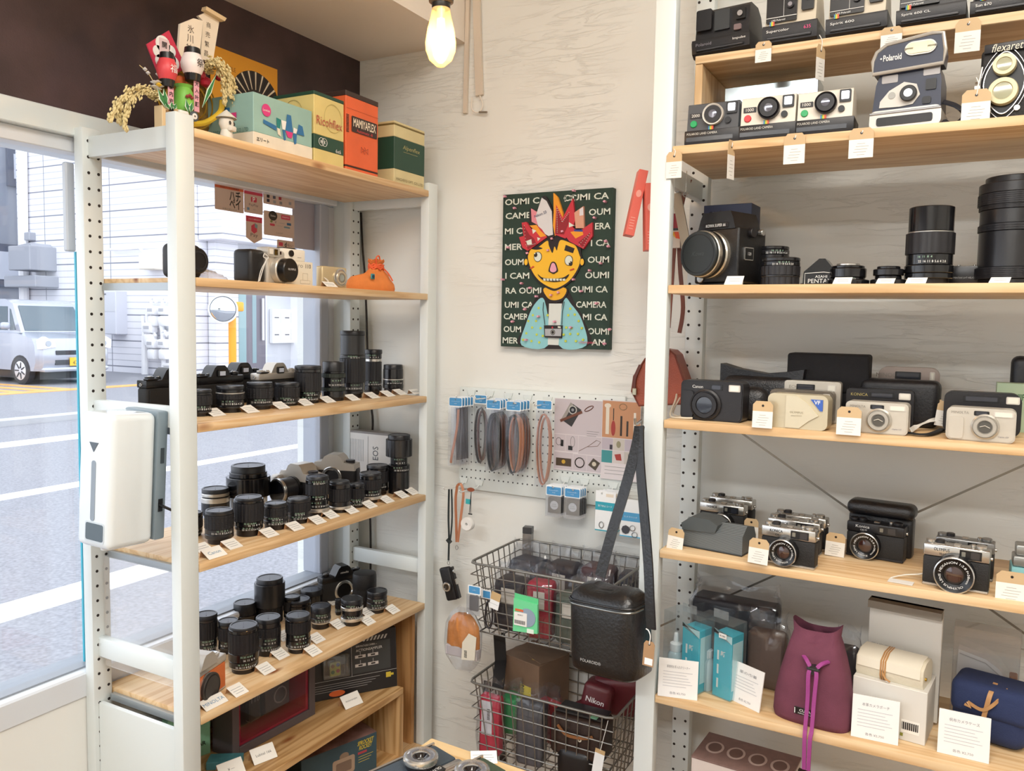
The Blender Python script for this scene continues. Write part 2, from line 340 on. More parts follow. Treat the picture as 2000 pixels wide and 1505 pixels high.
def siding(name, ax, base='#e9e9ef'):
    m = bpy.data.materials.new(name); m.use_nodes = True; nt = m.node_tree; b = nt.nodes['Principled BSDF']; b.inputs['Roughness'].default_value = .6
    tc = nt.nodes.new('ShaderNodeTexCoord'); sp = nt.nodes.new('ShaderNodeSeparateXYZ'); nt.links.new(tc.outputs['Object'], sp.inputs[0])
    def line(out, pitch, w):
        a = nt.nodes.new('ShaderNodeMath'); a.operation = 'DIVIDE'; a.inputs[1].default_value = pitch; nt.links.new(out, a.inputs[0])
        f = nt.nodes.new('ShaderNodeMath'); f.operation = 'FRACT'; nt.links.new(a.outputs[0], f.inputs[0])
        l = nt.nodes.new('ShaderNodeMath'); l.operation = 'LESS_THAN'; l.inputs[1].default_value = w/pitch; nt.links.new(f.outputs[0], l.inputs[0]); return l.outputs[0]
    a = line(sp.outputs[2], .72, .035); c = line(sp.outputs[2], .18, .022); d = line(sp.outputs[ax], 3.0, .03)
    s1 = nt.nodes.new('ShaderNodeMath'); s1.operation = 'MAXIMUM'; nt.links.new(a, s1.inputs[0]); nt.links.new(d, s1.inputs[1])
    m1 = nt.nodes.new('ShaderNodeMixRGB'); m1.inputs[1].default_value = lin(base); m1.inputs[2].default_value = lin('#bfc1ca'); nt.links.new(c, m1.inputs[0])
    m2 = nt.nodes.new('ShaderNodeMixRGB'); m2.inputs[2].default_value = lin('#858995'); nt.links.new(s1.outputs[0], m2.inputs[0]); nt.links.new(m1.outputs[0], m2.inputs[1])
    nt.links.new(m2.outputs[0], b.inputs['Base Color']); return m
SDX, SDY = siding('siding_board', 0), siding('siding_tile', 1)
LG = mat('#cfd1d7', .5); MG = mat('#a5a8b0', .5); DG = mat('#6c707c', .4)
ap = thing('apartment_building', 'white sided apartment building across the street with a recessed entrance', 'building')
g = G(); g.box(-25.35, -17.96, 15, 30, GZ, 9, SDX); g.box(-17.955, -17.82, 15.0, 30, GZ, 9, SDY); g.build('side_wall', ap)
# entrance front
g = G(); g.box(-17.8, -16.9, 15.3, 26, 3.47, 4.35, SDY, .02); g.build('canopy', ap)
g = G(); g.box(-17.8, -16.9, 15.3, 26, 4.35, 9, SDY); g.build('upper_wall', ap)
g = G(); g.box(-17.79, -17.5, 15.6, 16.4, GZ, 3.47, SDY, .01); g.box(-17.79, -17.7, 16.4, 26, GZ, 3.47, LG); g.build('entrance_wall', ap)
g = G(); g.box(-17.75, -16.95, 18.62, 19.3, GZ, 3.47, mat('#f2f4f8', .5)); g.build('pillar', ap)
A = atX(442, 492, -17.68); B = atX(515, 718, -17.68)
d = G(); d.box(-17.70, -17.64, A.y-.1, B.y+.1, GZ, A.z+.1, mat('#dfe2e8', .5)); d = d.build('door_frame', ap)
g = G(); g.box(-17.66, -17.60, A.y, B.y, GZ+.12, A.z, mat('#77727c', .35)); g.box(-17.605, -17.595, A.y+.35, A.y+.62, GZ+.3, A.z-.1, mat('#93b0b4', .2)); g.box(-17.605, -17.595, A.y+.85, A.y+1.0, GZ+.3, A.z-.1, mat('#8aa4aa', .2)); dr = g.build('entrance_door', ap)
g = G(); g.box(-17.56, -17.52, B.y-.18, B.y-.12, .8, 2.0, mat('#f0f0f2', .3)); g.build('handle', dr)
A = atX(533, 603, -17.55); B = atX(593, 669, -17.55)
MBX = mat('#fdfdff', .5)
mb = G(); mb.box(-17.69, -17.55, A.y, B.y, B.z, A.z, MBX, .01)
for i in range(3):
    for j in range(2):
        y = A.y+(B.y-A.y)*(.12+.33*i); z = B.z+(A.z-B.z)*(.25+.5*j); mb.box(-17.552, -17.546, y-.09, y+.09, z-.02, z+.02, mat('#77777c'))
        mb.box(-17.552, -17.547, y+.16, y+.17, B.z+(A.z-B.z)*(.08+.5*j), B.z+(A.z-B.z)*(.42+.5*j), mat('#b0b2b6'))
mb.build('mailbox_panel', ap)
def wallbox(n, px0, py0, px1, py1, lab, cat, m, dep=.35, Yw=15.0, extra=None):
    a = atY(px0, py0, Yw); b = atY(px1, py1, Yw); t = thing(n, lab, cat, ((a.x+b.x)/2, Yw, b.z)); w = (b.x-a.x)/2; h = a.z-b.z
    g = G(); g.box(-w, w, -dep, .02, 0, h, m, .02); g.build('housing', t)
    if extra: extra(t, w, h, dep)
    return t
def duct(t, w, h, dep):
    g = G(); g.prism([(-w*.7, h), (w*.7, h), (w*.5, h*1.12), (-w*.5, h*1.05)], -dep*.8, -.02, MG); g.build('hood', t)
wallbox('vent_hood', 68, 485, 111, 530, 'large grey vent hood on the white siding, above a stained ledge', 'vent', MG, .8, extra=duct)
wallbox('wall_duct', 53, 541, 115, 562, 'low grey duct box beneath the vent hood on the siding', 'vent', MG, .7)
wallbox('square_vent', 56, 455, 70, 470, 'little square vent cap high on the siding near the drainpipe', 'vent', MG, .2)
def meterdoor(t, w, h, dep):
    g = G(); g.box(-w*.9, w*.9, -dep-.01, -dep+.001, h*.52, h*.97, LG, .01); g.build('door', t)
    g = G(); g.box(-w*.8, -w*.2, -dep-.015, -dep-.005, h*.9, h*.93, DG); g.build('vent', t)
wallbox('water_heater', 218, 568, 249, 653, 'tall pale grey water heater cabinet on the siding', 'water heater', mat('#d5d7e0', .4), .35, extra=meterdoor)
wallbox('junction_box', 292, 496, 324, 527, 'beige cable junction box on the siding over the gas meters', 'electrical box', mat('#e9e0d0', .5), .35)
WP = mat('#f4f4f6', .5)
def pipe(n, pts, r, lab, Yw=14.85, cat='pipe'):
    P = [atY(px, py, Yw) for px, py in pts]; g = G(); g.tube(P, r, WP, 10); return tag(g.build(n), lab, cat)
pipe('drainpipe', [(42, 210), (47, 570), (52, 740)], .14, 'white drainpipe running down the siding behind the car roof')
pipe('cable_conduit', [(212, 487), (240, 487), (272, 484), (285, 495), (292, 510)], .035, 'thin white cable curving along the siding into the junction box', cat='cable')
pipe('gas_pipe', [(283, 655), (283, 735)], .09, 'short gas pipe running down from the single gas meter')
pipe('gas_pipe', [(279, 616), (281, 670), (283, 690), (284, 735)], .05, 'gas pipe beside the single gas meter')
pipe('gas_pipe', [(312, 619), (318, 650), (320, 735)], .06, 'upright gas pipe feeding the four paired meters')
for zz, la in ((651, 'upper'), (712, 'lower')):
    pipe('gas_pipe', [(319, zz), (345, zz+1), (380, zz+4)], .06, 'horizontal gas pipe carrying the %s pair of meters' % la)
def gmeter(px, py, lab, s=1.0):
    c = atY(px, py, 14.8); t = thing('gas_meter', lab, 'gas meter', c)
    g = G(); g.box(-.16*s, .16*s, -.14, .1, -.12*s, .12*s, WP, .05, 2); g.box(-.14*s, .14*s, -.12, .1, -.42*s, -.14*s, WP, .05, 2); g.build('body', t)
    g = G(); g.tube([(-.1*s, 0, .08), (-.12*s, 0, .3*s), (0, 0, .34*s), (.1*s, 0, .2*s)], .04*s, WP, 8); g.build('pipe_elbow', t)
    g = G(); g.box(-.10*s, .10*s, -.15, -.13, -.03, .06, mat('#b9bac0', .3), .01); g.build('dial_window', t)
gmeter(294, 640, 'large single white gas meter beside the water heater', 1.15)
gmeter(301, 606, 'upper left one of four paired gas meters'); gmeter(323, 606, 'upper right one of four paired gas meters')
gmeter(300, 671, 'lower left one of four paired gas meters'); gmeter(322, 671, 'lower right one of four paired gas meters')
# grey building further left
gb = thing('office_building', 'grey building at the far left behind the parked car', 'building')
g = G(); g.box(-40, -27.5, 6, 20, GZ, 12, mat('#a2a8b4', .6)); g.build('wall', gb)
for y0, y1, z0, z1 in ((15.95, 16.5, 5.6, 6.9), (14.6, 16.4, 2.3, 3.7)):
    A = G(); A.box(-27.55, -27.4, y0, y1, z0, z1, mat('#6a7080', .3)); w = A.build('window', gb)
    B = G(); B.box(-27.42, -27.38, y0+.2, y1-.15, z0+.25, z1-.25, mat('#dfe4ee', .2)); B.build('pane', w)
# convex mirror
mr = thing('traffic_mirror', 'round convex street mirror on a bright orange pole by the entrance', 'mirror', (-16.8, 15.52, GZ))
OR = mat('#f7a92c', .45)
g = G(); g.cyl(0, 0, 0, .1, 1.78, OR, 'z', 14); g.build('pole', mr)
g = G(); g.box(-.1, .15, .02, .28, 1.75, 2.0, OR, .04, 2); g.build('bracket', mr)
M2 = T(.12, -.42, 1.80) @ RZ(math.radians(-35)) @ RY(PI/2)
g = G(); g.lathe([(.0, .10), (.14, .09), (.26, .05), (.34, 0), (.34, -.02), (0, -.04)], mat('#d8dde2', .06, 1), 28, M2); g.build('mirror_face', mr)
g = G(); g.lathe([(.33, -.03), (.37, -.03), (.37, .05), (.33, .03)], mat('#eceef0', .4), 28, M2); g.build('rim', mr)
# car
cr_ = thing('car', 'silver grey boxy minicar parked with its front toward the street', 'car', (-17.7, 11.75, GZ), PI/2)
SV = mat('#b2b8c5', .25, .35, coat=.6); GLS = mat('#5f6d76', .08); BLK = mat('#2a2c33', .5)
s = 1.12
def car():
    w = .79; g = G()
    g.M = Matrix.Scale(s, 4)
    # lower body and bonnet (length along +y, front at y=0)
    low = [(.08, .28), (.0, .45), (.02, .78), (.10, .93), (.62, 1.05), (3.35, 1.08), (3.40, .5), (3.36, .28)]
    n = len(low); secs = [(-w, .06), (-w+.10, 0), (w-.10, 0), (w, .06)]
    vs = []; fs = []
    for x, ins in secs: vs += [(x, max(y, 0)+(ins if y < 1 else -ins if y > 3 else 0)*2, z-(ins*.5 if z > 1 else 0)) for y, z in low]
    for a in range(3): fs += [(a*n+i, a*n+(i+1) % n, a*n+n+(i+1) % n, a*n+n+i) for i in range(n)]
    fs += [tuple(range(n))[::-1], tuple(range(3*n, 4*n))]; g.raw(vs, fs, SV); g.build('body', cr_)
    g = G(); g.M = Matrix.Scale(s, 4)
    top = [(.62, 1.03), (1.02, 1.62), (1.30, 1.71), (3.0, 1.71), (3.30, 1.60), (3.38, 1.03)]; n = len(top)
    vs = []; 
    for x, ws in ((-w+.03, 1), (w-.03, 1)): vs += [(x*(1-.13*(z-1.03)/.68), y, z) for y, z in top]
    g.raw(vs, [tuple(range(n))[::-1], tuple(range(n, 2*n))]+[(i, (i+1) % n, n+(i+1) % n, n+i) for i in range(n)], SV); g.build('roof', cr_)
    def X(z, sgn, o=.006): return sgn*((w-.03)*(1-.13*(z-1.03)/.68)+o)
    g = G(); g.M = Matrix.Scale(s, 4)   # windscreen
    g.quad([(X(1.08, -1, -.09), .642, 1.08), (X(1.08, 1, -.09), .642, 1.08), (X(1.58, 1, -.09), .978, 1.58), (X(1.58, -1, -.09), .978, 1.58)], GLS); g.build('windscreen', cr_)
    for sg in (-1, 1):
        for ys in (((.80, 1.08), (1.0, 1.08), (1.10, 1.52), (1.06, 1.50)), ((1.08, 1.08), (1.98, 1.08), (1.98, 1.56), (1.18, 1.56)), ((2.06, 1.08), (2.9, 1.08), (2.9, 1.56), (2.06, 1.56))):
            g = G(); g.M = Matrix.Scale(s, 4); g.quad([(X(z, sg), y, z) for y, z in ys], GLS); g.build('side_window', cr_)
        g = G(); g.M = Matrix.Scale(s, 4); g.box(sg*(w+.02), sg*(w+.19), .86, .98, 1.10, 1.24, SV, .04, 3); g.build('wing_mirror', cr_)
        g = G(); g.M = Matrix.Scale(s, 4); g.prism([(sg*.44, .76), (sg*.76, .72), (sg*.78, .90), (sg*.66, .97), (sg*.46, .86)], -.012, .1, mat('#eef1f4', .15, .2)); g.cyl(sg*.6, -.012, .83, .06, .01, mat('#9aa0a8', .1, .8), 'y', 16); g.build('headlight', cr_)
        for y in (.62, 2.82):
            g = G(); g.M = Matrix.Scale(s, 4) @ T(sg*(w-.04), y, .28) @ RY(sg*PI/2)
            g.lathe([(0, -.1), (.27, -.1), (.285, -.07), (.285, .03), (.25, .05), (.19, .05)], BLK, 28)
            wh = g.build('wheel', cr_)
            g = G(); g.M = Matrix.Scale(s, 4) @ T(sg*(w-.04), y, .28) @ RY(sg*PI/2); g.lathe([(.20, .045), (.18, .052), (.05, .045), (0, .05)], mat('#dfe3ea', .3, .5), 28)
            for k in range(7):
                a = 2*PI*k/7; g.box(-.012, .012, .05, .17, .047, .058, BLK, M=RZ(a))
            g.build('rim', wh)
            g = G(); g.M = Matrix.Scale(s, 4); g.prism([(y+.33*math.cos(t*PI/10), .26+.33*math.sin(t*PI/10)) for t in range(11)], sg*(w-.02), sg*(w+.003), BLK, 'yz'); g.build('wheel_arch', cr_)
    g = G(); g.M = Matrix.Scale(s, 4); g.box(-.44, .44, -.012, .1, .60, .69, BLK, .01); g.box(-.46, .46, -.014, .1, .40, .50, BLK, .01); g.build('grille', cr_)
    g = G(); g.M = Matrix.Scale(s, 4); g.box(-.17, .17, -.03, -.015, .375, .545, mat('#f2c131', .5), .006); Q = mat('#5b4a1c'); g.txt('47-75', .085, Q, .01, -.031, .44, w=.24); g.txt('580', .03, Q, 0, -.031, .515); g.build('number_plate', cr_)
    g = G(); g.M = Matrix.Scale(s, 4); g.box(-.70, .70, -.03, .2, .26, .36, SV, .04, 2); g.build('bumper', cr_)
    g = G(); g.M = Matrix.Scale(s, 4); g.box(-.6, .6, .3, 3.0, .1, .3, BLK); g.build('underbody', cr_)
car()
# ================= left shelving: lenses and cameras =================
LB = [mat('#17171a', .22, spec=.7), mat('#1b1b1e', .3, spec=.7), mat('#121215', .16, spec=.7)]; RUB = mat('#202024', .42); SIL = mat('#d4d2cc', .28, .85); WHT = mat('#e9e9e6', .5); CAPM = mat('#1d1e22', .3, bump=.15, bscale=900)
GRN = mat('#2b332e', .5); MNT = mat('#1c1512', .35); GLM = mat('#0b0d14', .04, coat=1)
def fh():  # horizontal forward
    v = Vector((fw.x, fw.y, 0)); return v.normalized()
def place(cx, yb, yt, w, z, rb=.8):
    p = atZ(cx, yb, z); r = w/2*depth(p)/FPX
    d = Vector((p.x, p.y, 0)).normalized(); c = p + d*r*rb
    e = c + d*r*.8 if yt > 640 else c - d*r*.6
    q = ray(cx, yt); k = math.hypot(e.x, e.y)/math.hypot(q.x, q.y); h = CAMZ + q.z*k - z
    return c, r, h
NUMS = ['22 16 11 8 5.6 4 2.8', '1.5  2  3  5  10', '16  11  8  4', '5  7  10  15', '32 22 16 8 4']
def lens(cx, yb, yt, w, z, label, segs=None, cat='lens', group=None, cap=True, rz=None, name='camera_lens'):
    """segs: list of (height share, radius share, kind) from the mount up"""
    c, r, h = place(cx, yb, yt, w, z, (segs[0][1] if segs else .8))
    t = thing(name, label, cat, c, 0, group)
    segs = segs or A1; tot = sum(s[0] for s in segs); zz = 0.0; ab = math.atan2(-c.y, -c.x); body = G(); k = 0; BN = ['barrel', 'front_barrel', 'front_ring', 'name_ring']; bi = 0
    rnd = random.Random(int(cx*7+yb)); BM = LB[rnd.randrange(3)]
    for i, (hs, rs_, kd) in enumerate(segs):
        hh = h*hs/tot; R = r*rs_; z1 = zz+hh; e = min(.0012, hh*.2)
        nr = r*segs[i-1][1] if i else 0
        if kd in 'gGqsmch' and body.v: body.build(BN[min(bi, 3)], t); body = G(); bi += 1
        if kd in 'gGq':
            gm = GRN if kd == 'q' else RUB; pr = [(R*.8, zz)]; n = max(3, int(hh/.0034)); st = hh/n
            q = G(); q.lathe([(R*.8, zz), (R-.0014, zz), (R-.0014, z1), (R*.8, z1)], gm, 40); N = 88 if r > .02 else 60
            if kd != 'G':
                vs = []; fs = []
                for j in range(n):
                    for z_ in (zz+st*(j+.12), zz+st*(j+.72)): vs += [((R-(.0013 if a % 4 == 0 else 0))*math.cos(2*PI*a/N), (R-(.0013 if a % 4 == 0 else 0))*math.sin(2*PI*a/N), z_) for a in range(N)]
                    b0 = 2*j*N; fs += [(b0+a, b0+(a+1) % N, b0+N+(a+1) % N, b0+N+a) for a in range(N)]
                q.raw(vs, fs, gm)
            if kd == 'G':   # vertical flutes
                vs = []; fs = []; N = 72
                for (rr_, z_) in ((R, zz+.0005), (R, z1-.0005)):
                    vs += [((rr_-(.0012 if (a % 4) in (0,) else 0))*math.cos(2*PI*a/N), (rr_-(.0012 if (a % 4) in (0,) else 0))*math.sin(2*PI*a/N), z_) for a in range(N)]
                fs = [(a, (a+1) % N, N+(a+1) % N, N+a) for a in range(N)]+[tuple(range(N))[::-1], tuple(range(N, 2*N))]; q.raw(vs, fs, gm)
            q.build('focus_ring', t)
        elif kd == 's': q = G(); q.lathe([(0, zz), (R-e, zz), (R, zz+e), (R, z1-e), (R-e, z1), (0, z1)], SIL, 40); q.build('silver_ring', t)
        elif kd == 'w': body.lathe([(0, zz), (R-e, zz), (R, zz+e), (R, z1-e), (R-e, z1), (0, z1)], WHT, 40)
        elif kd == 'm': q = G(); q.lathe([(0, zz), (R-e, zz), (R, zz+e), (R, z1), (0, z1)], MNT, 36); q.build('mount', t)
        elif kd == 'c':
            q = G(); q.lathe([(R*.9, zz-.001), (R, zz), (R, z1-e*1.5), (R-e, z1), (R*.86, z1), (R*.84, z1-.0012), (0, z1-.0012)], CAPM, 40)
            q.box(-R*.5, R*.5, -R*.03, R*.03, z1-.0012, z1-.0006, BK, M=RZ(ab)); q.build('lens_cap', t)
        elif kd == 'h': q = G(); q.lathe([(R*.9, zz), (R*.97, zz), (R, z1-e), (R-.0015, z1), (R*.9, z1-.003), (R*.9, zz)], LB[1], 40); q.build('lens_hood', t)
        else:
            body.lathe([(0, zz), (R-e, zz), (R, zz+e), (R, z1-e), (R-e, z1), (0, z1)], BM, 40)
            if kd == 't':
                th = min(.0042, hh*.42)
                body.ctxt(NUMS[k % 5], th, WHT, R+.0002, zz+hh*.3, ab+.1+rnd.random()*.3); body.ctxt(NUMS[(k+2) % 5], th*.9, mat('#d8dccc') if k % 2 else mat('#9fc4a8'), R+.0002, zz+hh*.72, ab+.3-rnd.random()*.5); k += 2
        zz = z1
    if body.v: body.build(BN[min(bi, 3)], t)
    return t
A1 = [(.12, .8, 'm'), (.10, .95, 'b'), (.20, .93, 't'), (.38, 1, 'g'), (.10, .93, 'b'), (.10, .95, 'c')]
A2 = [(.10, .82, 'm'), (.12, .94, 't'), (.16, .96, 't'), (.42, 1, 'g'), (.08, .96, 'b'), (.10, .98, 'c')]
ZM = [(.08, .8, 'm'), (.12, .9, 't'), (.12, .94, 't'), (.5, 1, 'g'), (.10, .96, 'b'), (.08, .97, 'c')]
S1 = [(.12, .78, 'm'), (.10, 1, 's'), (.12, .9, 't'), (.18, .95, 't'), (.30, 1, 'g'), (.10, .94, 'b'), (.08, .96, 'c')]
ZA, ZB, ZD, ZE = LZ[2], LZ[3], LZ[4], LZ[1]
def L3(x, top, base, w): return 360+x/3.136, 340+base/3.136, 340+top/3.136, w/3.136
def L4(x, top, base, w): return 360+x/3.762, 780+base/3.762, 780+top/3.762, w/3.762
def L5(x, top, base, w): return 360+x/3.542, 1080+base/3.542, 1080+top/3.542, w/3.542
G3, G4, G5 = 'lenses on the third window board', 'lenses on the fourth window board', 'lenses on the lowest window board'
for a, lab, sg in (
    ((95, 1312, 1485, 150), 'short black lens half hidden by the front post, third board', A1),
    ((282, 1288, 1462, 172), 'squat black lens with thin silver band, leftmost fully seen on the third board', [(.16, .8, 'm'), (.10, .97, 'b'), (.22, .96, 't'), (.20, 1, 'g'), (.04, 1.0, 's'), (.12, .96, 'b'), (.12, .97, 'c')]),
    ((462, 1268, 1443, 165), 'black standard lens, second fully seen from the left on the third board', A1),
    ((630, 1270, 1420, 155), 'low wide black lens between a standard lens and a fat zoom, third board', A2),
    ((757, 1168, 1405, 165), 'fat black zoom with finely ribbed barrel on the third board', ZM),
    ((914, 1145, 1390, 148), 'green-grey waisted zoom lens with dark hood cap on the third board', [(.08, .85, 'm'), (.18, .97, 'b'), (.08, 1, 'q'), (.26, .92, 't'), (.10, 1, 'q'), (.06, .9, 'b'), (.24, .9, 'c')]),
    ((1030, 958, 1372, 160), 'tallest black telezoom on the third board', [(.06, .72, 'm'), (.05, .8, 'b'), (.12, .82, 't'), (.36, 1, 'g'), (.05, .97, 't'), (.30, .92, 'b'), (.06, .96, 'c')]),
    ((1156, 1072, 1352, 110), 'slim tall black zoom behind the tallest telezoom', [(.08, .95, 'm'), (.10, .98, 'b'), (.10, .96, 't'), (.38, .96, 'g'), (.06, .92, 's'), (.10, .94, 't'), (.08, 1, 'c')]),
    ((1278, 1163, 1338, 128), 'glossy black lens at the right end of the third board', [(.14, .85, 'm'), (.14, 1, 'b'), (.14, .98, 't'), (.04, .99, 's'), (.34, .96, 'b'), (.14, .92, 'c')])):
    lens(*L3(*a), ZA, lab, sg, group=G3)
for a, lab, sg in (
    ((60, 812, 1012, 150), 'black lens mostly behind the front post on the fourth board', A2),
    ((258, 788, 1068, 212), 'black lens nearest the blue lettered sign on the fourth board', [(.16, .78, 'm'), (.14, .97, 'b'), (.16, .96, 't'), (.40, 1, 'g'), (.06, .95, 'b'), (.06, .92, 'c')]),
    ((474, 692, 1010, 220), 'tall black macro lens, second from the left in front on the fourth board', [(.16, .80, 'm'), (.10, .92, 't'), (.12, .95, 't'), (.46, 1, 'g'), (.07, .98, 'b'), (.06, .88, 'c')]),
    ((672, 738, 962, 184), 'short black lens with green figures on the fourth board', [(.2, .86, 'm'), (.16, .98, 't'), (.14, .97, 't'), (.32, .96, 'g'), (.08, .92, 'b'), (.08, .86, 'c')]),
    ((840, 705, 915, 178), 'black lens beside the silver banded tall one, fourth board', [(.18, .82, 'm'), (.16, .98, 't'), (.14, .98, 't'), (.34, 1, 'g'), (.08, .95, 'b'), (.08, .9, 'c')]),
    ((978, 545, 868, 176), 'tall black lens with one silver band at its foot, fourth board', [(.13, .72, 'm'), (.09, 1, 's'), (.20, .92, 't'), (.12, .88, 't'), (.26, 1, 'g'), (.10, .96, 't'), (.08, .93, 'c')]),
    ((1141, 583, 835, 165), 'rounded black lens with a wide grip and silver foot band', [(.12, .72, 'm'), (.09, 1, 's'), (.15, .92, 'b'), (.40, .99, 'g'), (.14, .94, 'b'), (.08, .88, 'c')]),
    ((1268, 606, 797, 112), 'small slim black lens wedged between two silver banded lenses', A2),
    ((1366, 522, 762, 172), 'black lens with white figures and silver foot band, front right of fourth board', [(.12, .72, 'm'), (.10, 1, 's'), (.22, .94, 't'), (.32, .98, 'g'), (.12, .95, 'b'), (.08, .93, 'c')]),
    ((1418, 466, 705, 168), 'black lens at the back beside the long telephoto', A1),
    ((1575, 245, 698, 195), 'long telephoto with a broad hood on top at the end of the fourth board', [(.36, .80, 'b'), (.10, .82, 't'), (.14, .64, 't'), (.28, 1, 'b'), (.07, .84, 'c')]),
    ((472, 458, 830, 320), 'very large wide black lens with white base ring, back of the fourth board', [(.30, .85, 'w'), (.42, 1, 'b'), (.10, .85, 'b'), (.14, .77, 'c')]),
    ((230, 632, 860, 208), 'black lens ringed with two silver bands behind the front row, fourth board', [(.40, .97, 'b'), (.16, 1, 's'), (.04, .9, 'b'), (.10, .96, 's'), (.14, .93, 'c')])):
    lens(*L4(*a), ZB, lab, sg, group=G4)
for a, lab, sg in (
    ((155, 395, 700, 150), 'tall black lens beside the front post on the lowest window board', A2),
    ((306, 440, 700, 142), 'slim black lens squeezed between two taller ones at the left of the lowest board', A1),
    ((412, 462, 840, 208), 'big black zoom standing in front at the left of the lowest board', [(.10, .78, 'm'), (.03, .84, 's'), (.14, .96, 't'), (.18, 1, 't'), (.42, 1, 'g'), (.08, .97, 'b'), (.05, .92, 'c')]),
    ((582, 412, 718, 175), 'black lens with a flat bluish cap behind the big zoom', [(.14, .88, 'm'), (.16, .96, 't'), (.20, .97, 't'), (.24, .98, 'g'), (.14, .92, 'b'), (.10, .96, 'c')]),
    ((788, 396, 698, 176), 'black zoom with ribbed upper ring in the middle of the lowest board', [(.12, .78, 'm'), (.04, .86, 's'), (.20, .98, 't'), (.18, .95, 't'), (.30, 1, 'g'), (.05, .95, 'b'), (.10, .93, 'c')]),
    ((944, 340, 530, 140), 'short black pancake lens with wide cap and silver foot line', [(.22, .88, 'm'), (.08, .93, 's'), (.18, 1, 't'), (.22, .97, 't'), (.26, 1, 'c')]),
    ((1160, 288, 508, 155), 'black lens with two bright silver bands on the lowest board', [(.16, .74, 'm'), (.10, 1, 's'), (.10, .88, 't'), (.16, .94, 'b'), (.10, 1, 's'), (.10, .98, 't'), (.14, .98, 'c')]),
    ((1332, 235, 420, 146), 'black lens at the right end of the lowest board', [(.18, .76, 'm'), (.04, .9, 's'), (.24, 1, 't'), (.20, .96, 't'), (.14, .94, 'b'), (.14, .98, 'c')]),
    ((420, 312, 520, 178), 'low black lens with a pinch cap behind the big zoom', [(.5, 1, 'b'), (.2, .9, 'g'), (.3, .86, 'c')]),
    ((592, 140, 495, 208), 'tallest lens with a deep hood at the back of the lowest board', [(.34, .84, 'g'), (.48, 1, 'b'), (.10, .86, 'c')]),
    ((745, 278, 470, 118), 'black lens half hidden behind two others in the middle of the lowest board', A1),
    ((794, 290, 480, 170), 'black lens with rounded shoulder at the back middle of the lowest board', [(.7, .98, 'b'), (.14, .96, 'b'), (.12, .9, 'c')]),
    ((880, 225, 385, 152), 'black lens beneath a wide flat cap near the chrome camera', [(.7, .9, 'b'), (.3, 1, 'c')]),
    ((1066, 308, 430, 48), 'tiny black lens peeking from behind the silver banded one', A1)):
    lens(*L5(*a), ZD, lab, sg, group=G5)
# leather lens case with snap
c, r, h = place(*L5(1246, 112, 385, 165), ZD); t = thing('lens_case', 'round black leather lens case with a chrome snap on the lowest board', 'lens case', c)
LEA = mat('#141416', .42, bump=.5, bscale=500)
g = G(); g.lathe([(0, 0), (r*.95, 0), (r*.97, .003), (r*.97, h*.55), (0, h*.55)], LEA, 36); g.build('body', t)
g = G(); g.lathe([(r*.98, h*.55), (r, h*.57), (r, h*.92), (r*.95, h*.99), (r*.86, h), (0, h)], LEA, 36); g.build('lid', t)
g = G(); a = math.radians(-150); g.lathe([(0, .004), (.005, .003), (.006, 0), (0, 0)], SIL, 16, T(r*math.cos(a), r*math.sin(a), h*.42) @ RZ(a) @ RY(PI/2)); g.build('snap', t)
# cap lying + second row stub at left of fourth board
c, r, h = place(*L4(205, 728, 800, 170), ZB)
# ---- folded price cards ----
CARD = mat('#f3f1ea', .6); INK = mat('#8b9298', .7); CBACK = mat('#b98f68', .6)
def tent(cx, cy, z, lab, w=.036, d=.030, hh=.014, yaw=0, text=None, group='folded price cards on the window boards', n=3, tm=None, th=.004):
    """folded card standing like a low roof: writing side slopes to the room"""
    p = atZ(cx, cy, z); t = thing('price_card', lab, 'price card', (p.x, p.y, z), PI/2+yaw, group)
    g = G(); M = T(0, -d/2+.001, .0004) @ RX(math.atan2(hh, d)); L = math.hypot(d, hh)
    g.prism(rr(-w/2, w/2, 0, L, .0008, 2), 0, .0004, CARD, 'xy', M)
    if text: g.M = M @ RX(-PI/2) ; g.txt(text, th, tm or INK, 0, -.0007, L/2); g.M = None
    else:
        for k in range(n): g.box(-w*(.30+.06*((k*7) % 3)), w*(.28+.05*((k*5) % 3)), L*(.25+.2*k), L*(.25+.2*k)+.0009, .00041, .0006, INK, M=M)
    g.build('front_flap', t)
    g = G(); g.quad([(-w/2, d/2, hh+.0002), (w/2, d/2, hh+.0002), (w/2, d/2+.004, 0.0003), (-w/2, d/2+.004, .0003)], CBACK); g.build('back_flap', t)
    return t
where = ['beside the front post', 'below the silver banded squat lens', 'below the second standard lens', 'below the low wide lens', 'below the fat zoom', 'below the green-grey zoom', 'below the tallest telezoom', 'below the slim tall zoom', 'below the end lens']
for (x, y), wv in zip(((190, 1478), (400, 1458), (590, 1434), (740, 1414), (878, 1397), (1030, 1384), (1152, 1370), (1247, 1359), (1322, 1349)), ['below the leftmost squat lens', 'below the second standard lens', 'below the low wide lens', 'below the fat zoom', 'below the green-grey zoom', 'below the tallest telezoom', 'below the slim tall zoom', 'between slim zoom and end lens', 'below the glossy end lens']):
    tent(360+x/3.136, 340+y/3.136, ZA, 'small folded price card on the third board, '+wv)
tent(360+1418/3.136, 340+1345/3.136, ZA, 'flat white maker sign at the right end of the third board', .042, .022, .012, text='PENTAX', th=.006)
